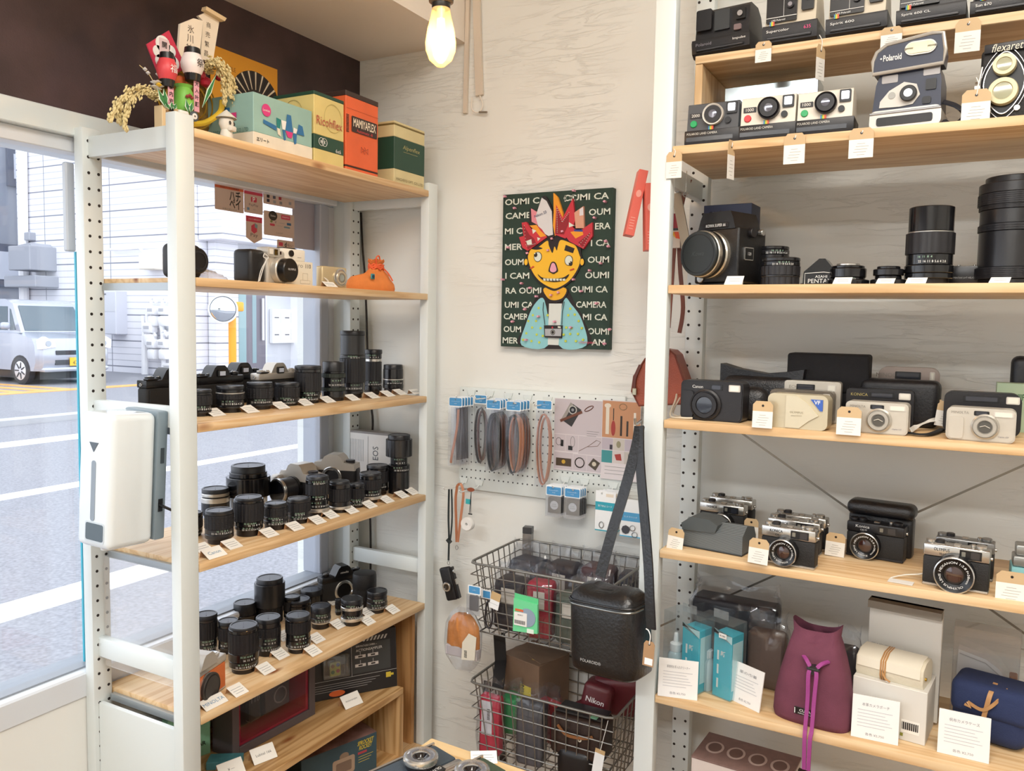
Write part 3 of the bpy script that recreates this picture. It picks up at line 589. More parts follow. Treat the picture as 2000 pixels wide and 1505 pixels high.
for (x, y), wv in zip(((140, 1115), (352, 1085), (625, 1000), (815, 952), (980, 905), (1078, 864), (1225, 829), (1362, 790), (1488, 752), (1600, 716), (1675, 691)), ['touching the front post', 'below the leftmost front lens', 'right of the macro lens', 'below the green figured lens', 'left one below the silver footed lens', 'right one below the silver footed lens', 'below the rounded grip lens', 'below the small slim lens', 'below the front right lens', 'second to last under the telephoto', 'last one under the long telephoto']):
    tent(360+x/3.762, 780+y/3.762, ZB, 'small folded price card on the fourth board, '+wv)
tent(360+222/3.762, 780+1152/3.762, ZB, 'white maker sign with blue Canon lettering on the fourth board', .048, .026, .016, text='Canon', tm=mat('#5f8fae'), th=.0085)
for (x, y), wv in zip(((565, 818), (665, 716), (893, 693), (918, 606), (1065, 508), (1270, 483), (1268, 425), (1442, 405), (1030, 345), (372, 968), (690, 590)), ['right of the big zoom', 'right of the bluish capped lens', 'below the middle zoom', 'beside the middle zoom, further back', 'below the pancake lens', 'below the two banded lens', 'behind another, two banded lens', 'at the right end', 'leaning near the chrome camera', 'lying beside the orange camera', 'between bluish cap and middle zoom']):
    tent(360+x/3.542, 1080+y/3.542, ZD, 'small folded price card on the lowest board, '+wv)
tent(360+205/3.542, 1080+1050/3.542, ZD, 'white maker sign with blue MINOLTA lettering on the lowest board', .058, .024, .014, text='MINOLTA', tm=mat('#6b97bd'), th=.0085)
# ---------- SLR bodies ----------
CHR = mat('#c9c9c6', .25, .9); LTH = mat('#1a1a1b', .55, bump=.6, bscale=700); BKP = mat('#131315', .3); SCR = mat('#b5b5b2', .3, 1)
def slr(label, P, rz, W=.136, H=.062, D=.030, PH=.026, plate=BKP, skin=LTH, mount=True, capm=None, back=False, brand=None, group=None, tilt=None, name='film_camera', lensz=None):
    t = thing(name, label, 'camera', P, rz, group)
    if tilt: t.rotation_euler = tilt
    g = G(); g.box(-W/2, W/2, -D/2, D/2, 0, H, skin, .006, 3); g.box(-W/2, W/2, -D/2-.0005, D/2+.0005, 0, .008, plate, .003); g.build('body', t)
    g = G(); g.box(-W/2, W/2, -D/2-.001, D/2+.001, H-.001, H+.016, plate, .003, 2)
    g.prism([(-.031, H+.013), (-.018, H+.016+PH*.78), (-.011, H+.016+PH), (.011, H+.016+PH), (.018, H+.016+PH*.78), (.031, H+.013)], -D/2-.006, D/2-.001, plate)
    g.build('top_plate', t)
    if brand: g = G(); g.txt(brand, .006, WHT if plate != CHR else BK, 0, -D/2-.0064, H+.024); g.build('name_plate', t)
    for x, r, h in ((-W/2+.018, .011, .007), (W/2-.020, .010, .006), (W/2-.042, .006, .005)):
        g = G(); g.cyl(x, 0, H+.016, r, h, plate if plate != BKP else BKP, 'z', 24, .001); g.cyl(x, 0, H+.016+h, r*.5, .0015, CHR, 'z', 16); g.build('dial', t)
    g = G(); g.box(W/2-.030, W/2-.002, D/2-.012, D/2+.004, H+.016, H+.019, CHR if plate == CHR else BKP, .001); g.build('advance_lever', t)
    if mount:
        g = G(); g.ring(0, -D/2, H*.5, .022, .030, .005, CHR, 'y'); g.cyl(0, -D/2-.001, H*.5, .022, .001, BK, 'y'); g.build('lens_mount', t)
        if capm: g = G(); g.cyl(0, -D/2-.004, H*.5, .0305, .008, capm, 'y', 36, .002); g.ring(0, -D/2-.012, H*.5, .025, .027, .0006, BK, 'y'); g.build('body_cap', t)
    g = G(); g.box(-.012, .012, D/2-.003, D/2+.004, H+.014, H+.030, BK, .002); g.box(-.008, .008, D/2+.0041, D/2+.0046, H+.017, H+.027, mat('#cfd6e4', .1)); g.build('eyepiece', t)
    if back: g = G(); g.box(-W/2+.008, W/2-.008, D/2+.0006, D/2+.002, .009, H-.003, skin, .0006); g.build('back_door', t)
    for x in (-W/2, W/2): g = G(); g.ring(x, 0, H+.006, .002, .0035, .003, CHR, 'x', 12); g.build('strap_lug', t)
    return t
def row(px, py, z, x): p = atX(px, py, x); p.z = z; return p
GS = 'cameras turned to the window on the third board'
for px, lab, pl, w in ((331, 'black film camera seen from behind, left of the front post', BKP, .140), (424, 'black film camera with tall prism seen from behind, between the post and the orange pole', BKP, .135), (470, 'black film camera with low prism, partly behind another, third board', BKP, .13), (539, 'silver and black film camera seen from behind with bright eyepiece', mat('#c2bcb2', .35, .5), .142)):
    x = -1.50 if px != 470 else -1.56
    slr(lab, row(px, 760, ZA, x), -PI/2, W=w, H=.060, PH=.024, plate=pl, back=True, group=GS)
# chrome-black SLR at the back of the lowest board, turned; orange leather one in front
slr('old black and chrome film camera without lens at the back of the lowest board', Vector((-1.525, 1.805, ZD)), PI/2-.35, plate=BKP, capm=None, brand='minolta')
slr('silver film camera with orange leather and a black body cap, half behind the front post', Vector((-1.362, 1.166, ZD)), PI/2+.25, plate=mat('#c4c0b8', .35, .4), skin=mat('#d9733a', .5, bump=.4, bscale=600), capm=mat('#3a3633', .6), brand=None)
# EOS style silver grips on the fourth board
SG = mat('#c9c2b6', .35, .4)
def autofocus(label, P, rz, withlens):
    t = thing('film_camera', label, 'camera', P, rz); D = .05
    g = G(); g.box(-.07, .07, -.02, .03, 0, .075, mat('#1b1b1e', .4), .012, 3); g.build('body', t)
    g = G(); g.prism([(-.066, .066), (-.05, .088), (-.03, .090), (-.022, .104), (-.012, .110), (.018, .110), (.028, .102), (.036, .088), (.066, .084), (.068, .066)], -.024, .026, SG); g.build('top_plate', t)
    g = G(); g.box(-.072, -.040, -.045, .0, 0, .078, mat('#bdb7ae', .35, .4), .010, 3); g.build('grip', t)
    g = G(); g.cyl(.048, 0, .084, .013, .010, mat('#2b2b2f', .3), 'z', 24, .001); g.build('mode_dial', t)
    if withlens: g = G(); g.cyl(0, -.02, .046, .032, .012, BK, 'y', 32); g.cyl(0, -.032, .046, .031, .040, RUB, 'y', 32, .001); g.cyl(0, -.072, .046, .033, .008, CHR, 'y', 32, .001); g.cyl(0, -.0805, .046, .028, .001, GLM, 'y', 28); g.build('zoom_lens', t)
    else: g = G(); g.ring(0, -.02, .046, .022, .030, .006, CHR, 'y'); g.build('lens_mount', t)
    return t
autofocus('beige and black autofocus camera with its lens pointing left, back of the fourth board', Vector((-1.515, 1.63, ZB)), -.1, True)
autofocus('silver topped autofocus camera near the white card, back of the fourth board', Vector((-1.545, 1.80, ZB)), .35, False)
# white manual box leaning at the back
A = atY(687, 835, 1.955); t = thing('camera_box', 'white camera box with sideways EOS lettering behind the long telephoto', 'box', (-1.512, 1.93, ZB+.0003), 0)
h = 1.083-ZB
g = G(); g.box(-.088, .088, -.02, .02, 0, h, mat('#eceae6', .4), .001); g.box(-.0882, .0882, -.0203, .0203, h-.006, h+.0002, mat('#8f8a86', .4)); g.build('carton', t)
g = G(); Q = mat('#5d6268'); g.raw([(.038-b*.020/textgeo('EOS')[3], -.0206, h*.50+a*.040/textgeo('EOS')[2]) for a, b in textgeo('EOS')[0]], textgeo('EOS')[1], Q)
g.box(.000, .0008, -.0206, -.0203, h*.28, h*.92, Q)
for k in range(9): g.box(-.066+k*.006, -.0645+k*.006, -.0206, -.0203, h*.45, h*.85, mat('#b5b8bb'))
g.build('print', t)

# ---------- second board: compact cameras ----------
c = atX(365, 540, -1.40); t = thing('film_camera', 'dark film camera half hidden by the front post on the second board', 'camera', (-1.385, 1.142, ZE), PI/2)
g = G(); g.box(-.03, .045, -.02, .02, 0, .070, mat('#1d1a1b', .5), .014, 4); g.build('body', t); g = G(); g.cyl(.016, -.02, .036, .026, .02, mat('#151314', .4), 'y', 30, .003); g.ring(.016, -.04, .036, .016, .019, .001, RUB, 'y'); g.build('lens', t)
# crumpled plastic sleeve
def crumple(name, label, P, rz, w, d, h, m, seed, cat='bag', extra=0, sub=14, group=None):
    rnd = random.Random(seed); t = thing(name, label, cat, P, rz, group); g = G(); n = sub; vs = []; fs = []
    for i in range(n+1):
        for j in range(n+1):
            u, v = i/n, j/n; k = (math.sin(PI*u)*math.sin(PI*v))**.45
            vs.append(((u-.5)*w*(1+.04*rnd.uniform(-1, 1)), (v-.5)*d, h*k*(.75+.35*rnd.random())+.0005))
    fs = [(i*(n+1)+j, (i+1)*(n+1)+j, (i+1)*(n+1)+j+1, i*(n+1)+j+1) for i in range(n) for j in range(n)]
    g.raw(vs, fs, m); g.build('sleeve', t, sharp=60); return t
crumple('plastic_sleeve', 'crumpled clear plastic sleeve lying on the second board', Vector((-1.39, 1.215, ZE)), PI/2, .085, .05, .022, glass('#f2f4f8', .18, .25, .15), 3)
# silver zoom compact with black cap
p = row(562, 552, ZE, -1.375); t = thing('film_camera', 'silver and black bridge camera with a big OLYMPUS lens cap', 'camera', (-1.385, 1.360, ZE), PI/2+.10)
SLV = mat('#c9c4ba', .35, .45)
g = G(); g.box(-.058, -.008, -.025, .028, 0, .074, mat('#19191b', .42, bump=.2), .010, 3); g.build('grip', t)
g = G(); g.box(-.010, .058, -.030, .028, 0, .078, SLV, .006, 3); g.box(-.012, .030, -.034, .0, .060, .082, SLV, .003, 2); g.build('body', t)
g = G(); g.box(-.008, .004, -.0352, -.034, .066, .078, mat('#e8e6dc', .1), .0004); g.box(.008, .020, -.0352, -.034, .065, .078, GLM, .0004); g.box(.030, .037, -.031, -.030, .068, .075, GLM); g.build('flash_window', t)
g = G(); g.cyl(.026, -.029, .032, .029, .018, SLV, 'y', 40, .002); g.build('lens_barrel', t)
g = G(); g.cyl(.026, -.047, .032, .0265, .020, mat('#121214', .3), 'y', 40, .002); g.txt('OLYMPUS', .0045, WHT, .028, -.0674, .034); g.build('lens_cap', t)
g = G(); S = catmull([(-.020, -.030, .066), (-.028, -.034, .058), (-.022, -.036, .052), (-.034, -.037, .030), (-.044, -.036, .004)]); g.tube(S, .0012, mat('#dcdcd8', .6), 6); g.tube(catmull([(-.02, -.03, .066), (-.012, -.034, .058), (-.022, -.036, .050), (-.040, -.037, .028), (-.048, -.036, .002)]), .0010, mat('#dcdcd8', .6), 6); g.build('wrist_cord', t)
# micro 110 box with white camera on top
t = thing('camera_box', 'white box printed micro 110 beneath a tiny white camera', 'box', (-1.375, 1.452, ZE), PI/2)
CRM = mat('#e9e2cf', .5)
g = G(); g.box(-.046, .046, -.022, .022, 0, .057, CRM, .001); g.txt('micro', .009, mat('#8f8879'), -.010, -.0223, .047, w=.044); g.txt('110', .010, mat('#6f675a'), .030, -.0223, .047, w=.018, bold=True)
for q in ([(.012, .014), (.012, .030), (.028, .030), (.028, .014)], [(.004, .006), (.004, .014), (.036, .014), (.036, .006)]): g.tube([(a, -.0222, b) for a, b in q], .0004, mat('#b5ac98'), 4, closed=True)
g.build('carton', t)
t = thing('toy_camera', 'tiny white box camera standing on the micro 110 box', 'camera', (-1.372, 1.444, ZE+.0575), PI/2)
g = G(); g.box(-.036, .036, -.012, .012, 0, .027, mat('#efe9dc', .4), .003, 2); g.box(.010, .022, -.0125, -.012, .008, .0088, mat('#777')); g.build('body', t)
g = G(); g.cyl(-.012, -.012, .016, .0075, .003, mat('#26221f', .2), 'y', 24); g.cyl(-.012, -.015, .016, .004, .0004, BK, 'y', 16); g.build('lens', t)
g = G(); g.box(-.034, .006, -.010, .010, .0271, .029, mat('#2b2a2a', .4)); g.build('slide_cover', t)
t = tent(645, 553, ZE, 'thin price card leaning before the micro 110 box', .040, .016, .012); t.location = (-1.318, atX(645, 556, -1.318).y, ZE+.0003)
t = thing('compact_camera', 'champagne gold compact digital camera with large round lens', 'camera', (-1.355, 1.567, ZE), PI/2-.05)
GLD = mat('#cdbb94', .35, .35)
g = G(); g.box(-.043, .043, -.011, .011, 0, .052, GLD, .004, 3); g.build('body', t)
g = G(); g.ring(.018, -.011, .026, .016, .023, .004, CHR, 'y'); g.cyl(.018, -.011, .026, .016, .006, mat('#d9d4c6', .25, .6), 'y', 30); g.ring(.018, -.017, .026, .008, .012, .001, mat('#9c968a', .3, .5), 'y'); g.cyl(.018, -.017, .026, .008, .0008, mat('#8f9a98', .1), 'y', 20); g.build('lens', t)
g = G(); g.tube(catmull([(-.038, -.012, .024), (-.030, -.018, .016), (-.036, -.02, .006), (-.02, -.024, .001), (.0, -.022, .001)]), .0008, mat('#f0ece0', .6), 5); g.tube(catmull([(-.038, -.012, .024), (-.026, -.018, .010), (-.03, -.024, .001), (-.012, -.026, .001)]), .0008, mat('#f0ece0', .6), 5); g.build('tag_string', t)
# orange pouch
t = thing('cloth_pouch', 'bright orange drawstring cloth pouch at the right end of the second board', 'pouch', (-1.375, 1.742, ZE), PI/2)
OR1 = mat('#e88a45', .8, bump=.5, bscale=300, var=.12, vscale=20); vs = []; fs = []; n = 28; rnd = random.Random(4)
prof = [(1.0, 0), (1.04, .010), (1.0, .022), (.80, .036), (.52, .046), (.26, .058), (.16, .066), (.22, .076), (.30, .084)]
g = G()
for k, (r, z) in enumerate(prof):
    for i in range(n):
        a = 2*PI*i/n; w = 1+(.06*math.sin(7*a+k) if k > 2 else 0)+(.16*math.sin(9*a) if k > 4 else 0)
        vs.append((.092*r*w*math.cos(a)+(.026 if k > 3 else .004), .034*r*w*math.sin(a)*(1.6 if k > 4 else 1), z+(.004*math.sin(5*a) if k > 5 else 0)))
for k in range(len(prof)-1): fs += [(k*n+i, k*n+(i+1) % n, k*n+n+(i+1) % n, k*n+n+i) for i in range(n)]
fs.append(tuple(range(n))[::-1]); g.raw(vs, fs, OR1); g.build('bag', t, sharp=60)
g = G(); 
for k in range(3): g.tube([(.012+.022*math.cos(2*PI*i/14)+.014, .018*math.sin(2*PI*i/14), .062+.004*k+.003*math.sin(3*i+k)) for i in range(14)], .0028, mat('#e8673a', .7), 6, closed=True)
g.tube(catmull([(.03, -.016, .066), (.05, -.022, .05), (.06, -.03, .03)]), .002, mat('#e8673a', .7), 6); g.tube(catmull([(.012, -.012, .072), (.006, -.016, .088), (.02, -.014, .094), (.028, -.012, .080)]), .002, mat('#e8673a', .7), 6); g.build('drawstring', t)
g = G(); g.box(-.040, -.024, -.036, -.033, .030, .044, mat('#3f8f96', .5), .002, M=T(0, 0, 0)); g.cyl(-.032, -.036, .037, .004, .002, mat('#1c3a55', .4), 'y', 14); g.build('cord_lock', t)

# ---------- top board: old camera cartons ----------
def carton(name, label, y0, y1, z1, dep, x0=-1.312, z0=LZ[0]+.0004, deco=None, base=None):
    w = y1-y0; t = thing(name, label, 'box', (x0-dep/2, (y0+y1)/2, z0), PI/2); g = G(); H = z1-z0
    for a, b, m, o in base(H): g.box(-w/2-o, w/2+o, -dep/2-o, dep/2+o, a, b, m, .001)
    g.build('carton', t)
    if deco: q = G(); deco(q, w, H, -dep/2-.0016, -w/2-.0016, dep); q.build('printed_design', t)
    return t
TE = mat('#93b9b2', .5, var=.06, vscale=15); OFW = mat('#e3dccb', .6, var=.08, vscale=20); PK = mat('#cf3a80', .5); BL = mat('#2f6fa3', .5); DT = mat('#1f7d7b', .5)
def d1(g, w, H, f, sx, dep):
    g.prism(oval(-w*.30, H*.72, .013, .013), f-.0002, f, PK); g.txt('Leotax', .005, WHT, -w*.30, f-.0004, H*.72, w=.020)
    Wm = .0065; cz = H*.44
    for pts, m in (([(-.062, cz+.010), (-.062, cz+.002), (-.024, cz-.006), (-.024, cz+.004)], BL), ([(-.024, cz+.022), (-.010, cz+.020), (-.014, cz+.000), (-.022, cz+.001)], DT), ([(-.022, cz+.001), (-.014, cz+.0), (-.010, cz-.016), (-.020, cz-.012)], OFW), ([(-.010, cz+.020), (.006, cz+.020), (.002, cz+.001), (-.006, cz+.001)], WHT), ([(-.006, cz), (.002, cz), (.004, cz-.020), (-.001, cz-.022)], BL),
                   ([(.008, cz+.036), (.020, cz+.036), (.026, cz), (.003, cz)], BL), ([(.003, cz), (.026, cz), (.022, cz-.013), (.010, cz-.013)], PK), ([(.028, cz+.012), (.040, cz+.010), (.036, cz), (.027, cz)], WHT), ([(.026, cz-.001), (.038, cz-.001), (.036, cz-.022), (.030, cz-.024)], BL), ([(.044, cz+.022), (.056, cz+.020), (.062, cz+.0), (.038, cz)], BL)):
        g.prism(pts, f-.0002, f, m)
    g.txt('エリート', .008, BK, -w*.36, f-.0006, .014, bold=True)
    M = T(sx, 0, 0) @ RZ(-PI/2); g.txt('LEOTAX CAMERA CO.,LTD', .009, mat('#3f6a66'), 0, 0, H*.30, w=dep*.8, M=M)
    g.box(-.02, .02, -.0003, 0, H*.55, H*.65, PK, M=M); g.box(-.03, .0, -.0003, 0, H*.66, H*.76, BL, M=M)
carton('camera_carton', 'pale teal Leotax camera carton with blue zigzag design and white base', 1.273, 1.450, 1.882, .135, deco=d1, base=lambda H: [(0, .028, OFW, .0008), (.028, H, TE, 0)])
YE = mat('#dccb86', .55, var=.06, vscale=14); DGN = mat('#264a3b', .5)
def d2(g, w, H, f, sx, dep):
    g.txt('Ricohflex', .020, mat('#b8584a'), 0, f-.0004, H*.60, w=w*.86)
    g.tube([(.012+.030*math.cos(a*PI/16), f-.0001, H*.68+.032*math.sin(a*PI/16)) for a in range(32)], .0005, mat('#b0a25f'), 4, closed=True)
    g.tube([(-.028+.009*math.cos(a*PI/10), f-.0002, H*.30+.009*math.sin(a*PI/10)) for a in range(20)], .0006, WHT, 4, closed=True); g.tube([(-.018+.009*math.cos(a*PI/10), f-.0002, H*.30+.009*math.sin(a*PI/10)) for a in range(20)], .0006, WHT, 4, closed=True)
    g.txt('RKK', .007, WHT, -.023, f-.0006, H*.30); g.txt('6x6', .009, WHT, .030, f-.0006, H*.225)
    M = T(sx, 0, 0) @ RZ(-PI/2); g.tube([M @ Vector((.0+.028*math.cos(a*PI/16), 0, H*.72+.028*math.sin(a*PI/16))) for a in range(32)], .0005, mat('#a3965a'), 4, closed=True)
carton('camera_carton', 'yellow and dark green Ricohflex camera carton', 1.4565, 1.560, 1.931, .125, deco=d2, base=lambda H: [(0, .030, YE, 0), (.030, .062, DGN, .0003), (.062, H-.008, YE, 0), (H-.008, H, DGN, .0004)])
ORG = mat('#e5683a', .5, var=.08, vscale=14); DBR = mat('#3a2a26', .5)
def d3(g, w, H, f, sx, dep):
    g.prism(rr(-w*.34, w*.45, H*.50, H*.70, .003, 3), f-.0003, f, DBR); g.txt('MAMIYAFLEX', .020, mat('#efe2cc'), .007, f-.0007, H*.625, w=w*.70, bold=True); g.txt('Automatic -B', .007, mat('#d9484a'), .007, f-.0007, H*.53, w=w*.5)
    g.tube([(.007+p*.010, f-.0003, H*.30+q*.007) for p, q in ((-1.3, 1), (-.6, .2), (0, 1.2), (.6, .2), (1.3, 1), (1.3, -1), (.6, -.2), (0, -1.2), (-.6, -.2), (-1.3, -1))], .0005, mat('#8f3a26'), 4, closed=True); g.txt('m', .005, mat('#8f3a26'), .007, f-.0004, H*.30)
    for k in range(12): g.box(-w/2, -w/2+.010, f-.0003, f, H*.48+k*.0036, H*.48+k*.0036+.0016, DBR)
    g.box(-w/2, w/2, f-.0002, f, H*.78, H*.783, mat('#a34a2c'))
carton('camera_carton', 'tall orange Mamiyaflex camera carton', 1.5675, 1.692, 1.960, .125, deco=d3, base=lambda H: [(0, .008, ORG, 0), (.008, .012, DBR, .0002), (.012, H-.012, ORG, 0), (H-.012, H, DBR, .0005)])
CRE = mat('#d9cc9c', .55, var=.08, vscale=14)
def d4(g, w, H, f, sx, dep):
    g.txt('Alpenflex', .014, mat('#b5ad74'), .004, f-.0004, H*.60, w=w*.56, shear=.25); g.box(-.03, .034, f-.0003, f, H*.53, H*.535, mat('#b5ad74')); g.txt('HACHIYO OPT. CO.,LTD', .008, mat('#6a6448'), 0, f-.0003, .010, w=w*.88)
carton('camera_carton', 'dark green and cream Alpenflex camera carton at the end of the top board', 1.760, 1.898, 1.931, .125, deco=d4, base=lambda H: [(0, .036, CRE, 0), (.036, H-.040, DGN, .0004), (H-.040, H-.010, CRE, 0), (H-.010, H-.006, mat('#7a6a3c'), .0005), (H-.006, H, CRE, 0)])
# orange sunburst poster on the dark wall
t = thing('poster', 'orange poster with a black and white sunburst lens behind the cartons', 'poster', (-1.598, 1.53, 1.93), PI/2)
OP = mat('#e6a12c', .6)
g = G(); g.box(-.115, .104, -.001, .001, -.12, .131, OP); g.build('sheet', t)
g = G(); cx, cz = .028, .018
for k in range(44):
    a = 2*PI*k/44; 
    g.prism([(cx+r*math.cos(a+s), cz+r*math.sin(a+s)) for r, s in ((.042, -.025), (.086, -.03), (.086, .03), (.042, .025))], -.0014, -.001, mat('#e8dcc0') if k % 2 else BK)
g.prism(oval(cx, cz, .087, .087, 40), -.0012, -.001, mat('#2a2320')); g.prism(oval(cx, cz, .042, .042, 30), -.0016, -.0014, mat('#37302c')); g.prism(oval(cx+.002, cz-.022, .012, .016, 20), -.0019, -.0016, OP)
g.txt('PEOPLE', .010, mat('#8a5a18'), -.060, -.0013, .09, w=.045); g.build('print', t)
# black round knob between cartons
# ---------- lucky rake ornament ----------
KY, KX = 1.172, -1.42
ko = thing('lucky_rake_ornament', 'festive bamboo rake ornament with lanterns, rice ears and wooden prayer tablets', 'ornament', (KX, KY, LZ[0]), PI/2)
def K(px, py, dx=0):
    p = atX(px, py, KX+dx); return Vector((p.y-KY, -dx, p.z-LZ[0]))
def kp(cx, cy): return 200+cx/5.189, cy/5.189
def kplate(name, pts, m, dx, th=.003, par=None):
    g = G(); P = [K(*kp(*p), dx) for p in pts]; g.prism([(q.x, q.z) for q in P], -dx-th, -dx, m); return g, P
STR = mat('#d9c995', .7); SGN = mat('#efe3cf', .5); PALE = mat('#dfc79d', .5)
def ear(path, rad, seed, n=170):
    rnd = random.Random(seed); pts = catmull([K(*kp(*p[:2]), p[2]) for p in path], 10); g = G(); g.tube(pts, .0012, STR, 5)
    vs0, fs0 = [], []
    q = G(); q.lathe([(0, -1), (.35, -.6), (.5, 0), (.3, .65), (0, 1)], STR, 5)
    for i in range(n):
        u = (rnd.random()**.8); k = int(u*(len(pts)-2)); p = pts[k]; tg = (pts[k+1]-p).normalized(); r = rad*(.35+.65*math.sin(PI*min(1, .25+u*.75)))
        off = Vector((rnd.uniform(-1, 1), rnd.uniform(-.6, .6), rnd.uniform(-1, .4)))*r
        d = (tg+Vector((0, 0, -.6))+off*20).normalized(); R = d.to_track_quat('Z', 'Y').to_matrix().to_4x4()
        g.raw(q.v, q.f, STR, T(*(p+off)) @ R @ Matrix.Scale(.0042, 4))
    g.build('rice_ear', ko, sharp=80)
ear([(560, 990, .02), (420, 880, .03), (230, 960, .05), (120, 1100, .06), (70, 1230, .06)], .010, 1)
ear([(550, 980, .02), (430, 900, .03), (300, 1000, .05), (230, 1150, .06), (235, 1330, .06)], .010, 2)
ear([(560, 970, .02), (380, 870, .04), (180, 1000, .05), (150, 1150, .05), (190, 1260, .05)], .009, 3, 120)
ear([(1060, 700, .02), (1130, 600, .03), (1240, 680, .05), (1320, 850, .05), (1350, 1120, .05)], .012, 4, 200)
ear([(1060, 700, .02), (1150, 620, .03), (1220, 760, .05), (1250, 900, .05), (1230, 1060, .05)], .012, 5, 200)
ear([(1060, 720, .02), (1100, 620, .04), (1180, 640, .06), (1280, 780, .06), (1300, 1000, .06)], .010, 6, 150)
CR1 = mat('#c8324f', .5)
g, P = kplate('card', [(440, 450), (665, 310), (840, 690), (590, 830)], CR1, .0); g.build('lucky_card', ko)
g = G()
for c, rr0 in (((610, 450), 90), ((560, 520), 62), ((690, 520), 62), ((590, 620), 70), ((720, 640), 70), ((670, 600), 90), ((640, 700), 70)):
    q = K(*kp(*c), .003); g.prism(oval(q.x, q.z, rr0/5.189/FPX*1.55, rr0/5.189/FPX*1.55, 20), -.0045, -.0032, WHT)
q = K(*kp(625, 520), .005); g.box(q.x-.011, q.x+.011, -.0062, -.0048, q.z-.028, q.z+.024, mat('#d8c2c6')); g.txt('開', .012, BK, q.x, -.0066, q.z+.012, bold=True); g.txt('運', .012, BK, q.x, -.0066, q.z-.008, bold=True); g.build('cloud_label', ko)
for nm, pts, txt_, dx, cc, hh in (('prayer_tablet', [(770, 245), (905, 190), (1000, 215), (960, 600), (740, 640)], '氷川神社', -.02, (875, 300), .016), ('prayer_tablet', [(1000, 215), (950, 165), (1075, 110), (1165, 225), (1100, 630), (975, 600)], '商売繁昌', -.035, (1055, 260), .012)):
    g, P = kplate(nm, pts, SGN, dx, .006); o = g.build(nm, ko); g = G()
    for i, ch in enumerate(txt_):
        q = K(*kp(cc[0]-i*8, cc[1]+i*95), dx); g.txt(ch, hh, mat('#3a2f28'), q.x, -dx-.0064, q.z)
    g.build('brush_writing', o)
g, P = kplate('r', [(1010, 75), (1215, 195), (1195, 225), (1000, 110)], PALE, -.03, .014); g.build('tablet_roof', ko)
for c, m, w, lab in (((655, 710), mat('#d8484f', .4), .020, '福'), ((912, 655), mat('#efe6e4', .4), .023, '祭')):
    q = K(*kp(*c), .035); g = G(); n = 9; pr = [(0, -.021)]+[(w*(.72+.28*math.sin(PI*i/n))*(1 if i % 2 else .97), -.020+.040*i/n) for i in range(n+1)]+[(0, .021)]
    g.lathe(pr, m, 28, T(*q)); L = g.build('lantern', ko)
    g = G(); g.lathe([(0, -.033), (w*.62, -.033), (w*.72, -.019), (0, -.019)], BK, 24, T(*q)); g.build('lantern_cap', L); g = G(); g.lathe([(0, .019), (w*.72, .019), (w*.64, .032), (0, .032)], BK, 24, T(*q)); g.build('lantern_cap', L)
    g = G(); g.ctxt(lab, .016, BK if m != mat('#d8484f', .4) else WHT, w+.0012, 0, -PI/2, T(*q)); g.build('lettering', L)
# gold fan hoops and winnowing basket
GDM = mat('#b8912f', .35, .6); YL = mat('#d8b52e', .5)
q = K(*kp(860, 1010), -.012)
for rx in (.074, .066, .050): g = G(); g.tube([q+Vector((rx*math.cos(a*PI/16), 0, rx*.80*math.sin(a*PI/16))) for a in range(32)], .0018, GDM, 6, closed=True); g.build('gold_hoop', ko)
g = G(); g.lathe([(0, -.012), (.055, -.010), (.070, .0), (.071, .001), (.055, -.008), (0, -.010)], mat('#8a6a2a', .5, .3, bump=1, bscale=260, var=.4, vscale=60), 30, T(*(q+Vector((.006, .012, -.006)))) @ RX(PI/2)); g.build('woven_tray', ko)
for c, h in (((690, 980), .030), ((950, 960), .034)):
    q = K(*kp(*c), .04); g = G(); g.box(q.x-.0065, q.x+.0065, q.y-.002, q.y, q.z-h, q.z+h*.9, mat('#e3a6b6', .5), .0005)
    for i, ch in enumerate('家内安全' if h < .032 else '大入叶願'): g.txt(ch, .0095, BK, q.x, q.y-.0024, q.z+h*.62-i*.0135, bold=True)
    g.build('wish_stick', ko)
q = K(*kp(825, 1000), .025); g = G(); g.lathe([(0, -.026), (.016, -.026), (.020, -.010), (.018, .012), (.014, .020), (.018, .026), (0, .026)], mat('#7cc04f', .5, var=.1, vscale=60), 20, T(*q)); g.build('green_sack', ko)
q2 = q+Vector((-.004, -.021, 0)); g = G()
for dx, dz in ((-.005, 0), (.001, .003), (.006, 0)): g.lathe([(0, -.0045), (.0045, 0), (0, .0045)], mat('#b34a50', .4), 10, T(q2.x+dx, q2.y, q2.z+dz))
g.build('berries', ko)
GNL = mat('#2f7d46', .45); GNW = mat('#dff0dc', .5)
for c0, c1, w in (((640, 1090), (560, 900), .007), ((650, 1090), (620, 900), .007), ((1010, 1090), (1150, 760), .006), ((680, 1110), (640, 1040), .005), ((700, 1110), (700, 1030), .005), ((720, 1110), (745, 1050), .005), ((870, 1140), (845, 1010), .006), ((890, 1140), (905, 1040), .006)):
    a, b = K(*kp(*c0), .045), K(*kp(*c1), .045); s = Vector(((b-a).z, 0, -(b-a).x)).normalized()*w
    g = G(); g.prism([(a.x, a.z), ((a+b+s*2).x/2, (a+b+s*2).z/2), (b.x, b.z), ((a+b-s*2).x/2, (a+b-s*2).z/2)], a.y-.001, a.y, GNW); s *= .6
    g.prism([(a.x, a.z), ((a+b+s*2).x/2, (a+b+s*2).z/2), (b.x, b.z), ((a+b-s*2).x/2, (a+b-s*2).z/2)], a.y-.0016, a.y-.001, GNL); g.build('bamboo_leaf', ko)
q = K(*kp(552, 862), .03); g = G()
for k in range(5): a = 2*PI*k/5; g.lathe([(0, -.004), (.008, 0), (0, .004)], WHT, 12, T(q.x+.007*math.cos(a), q.y, q.z+.007*math.sin(a)))
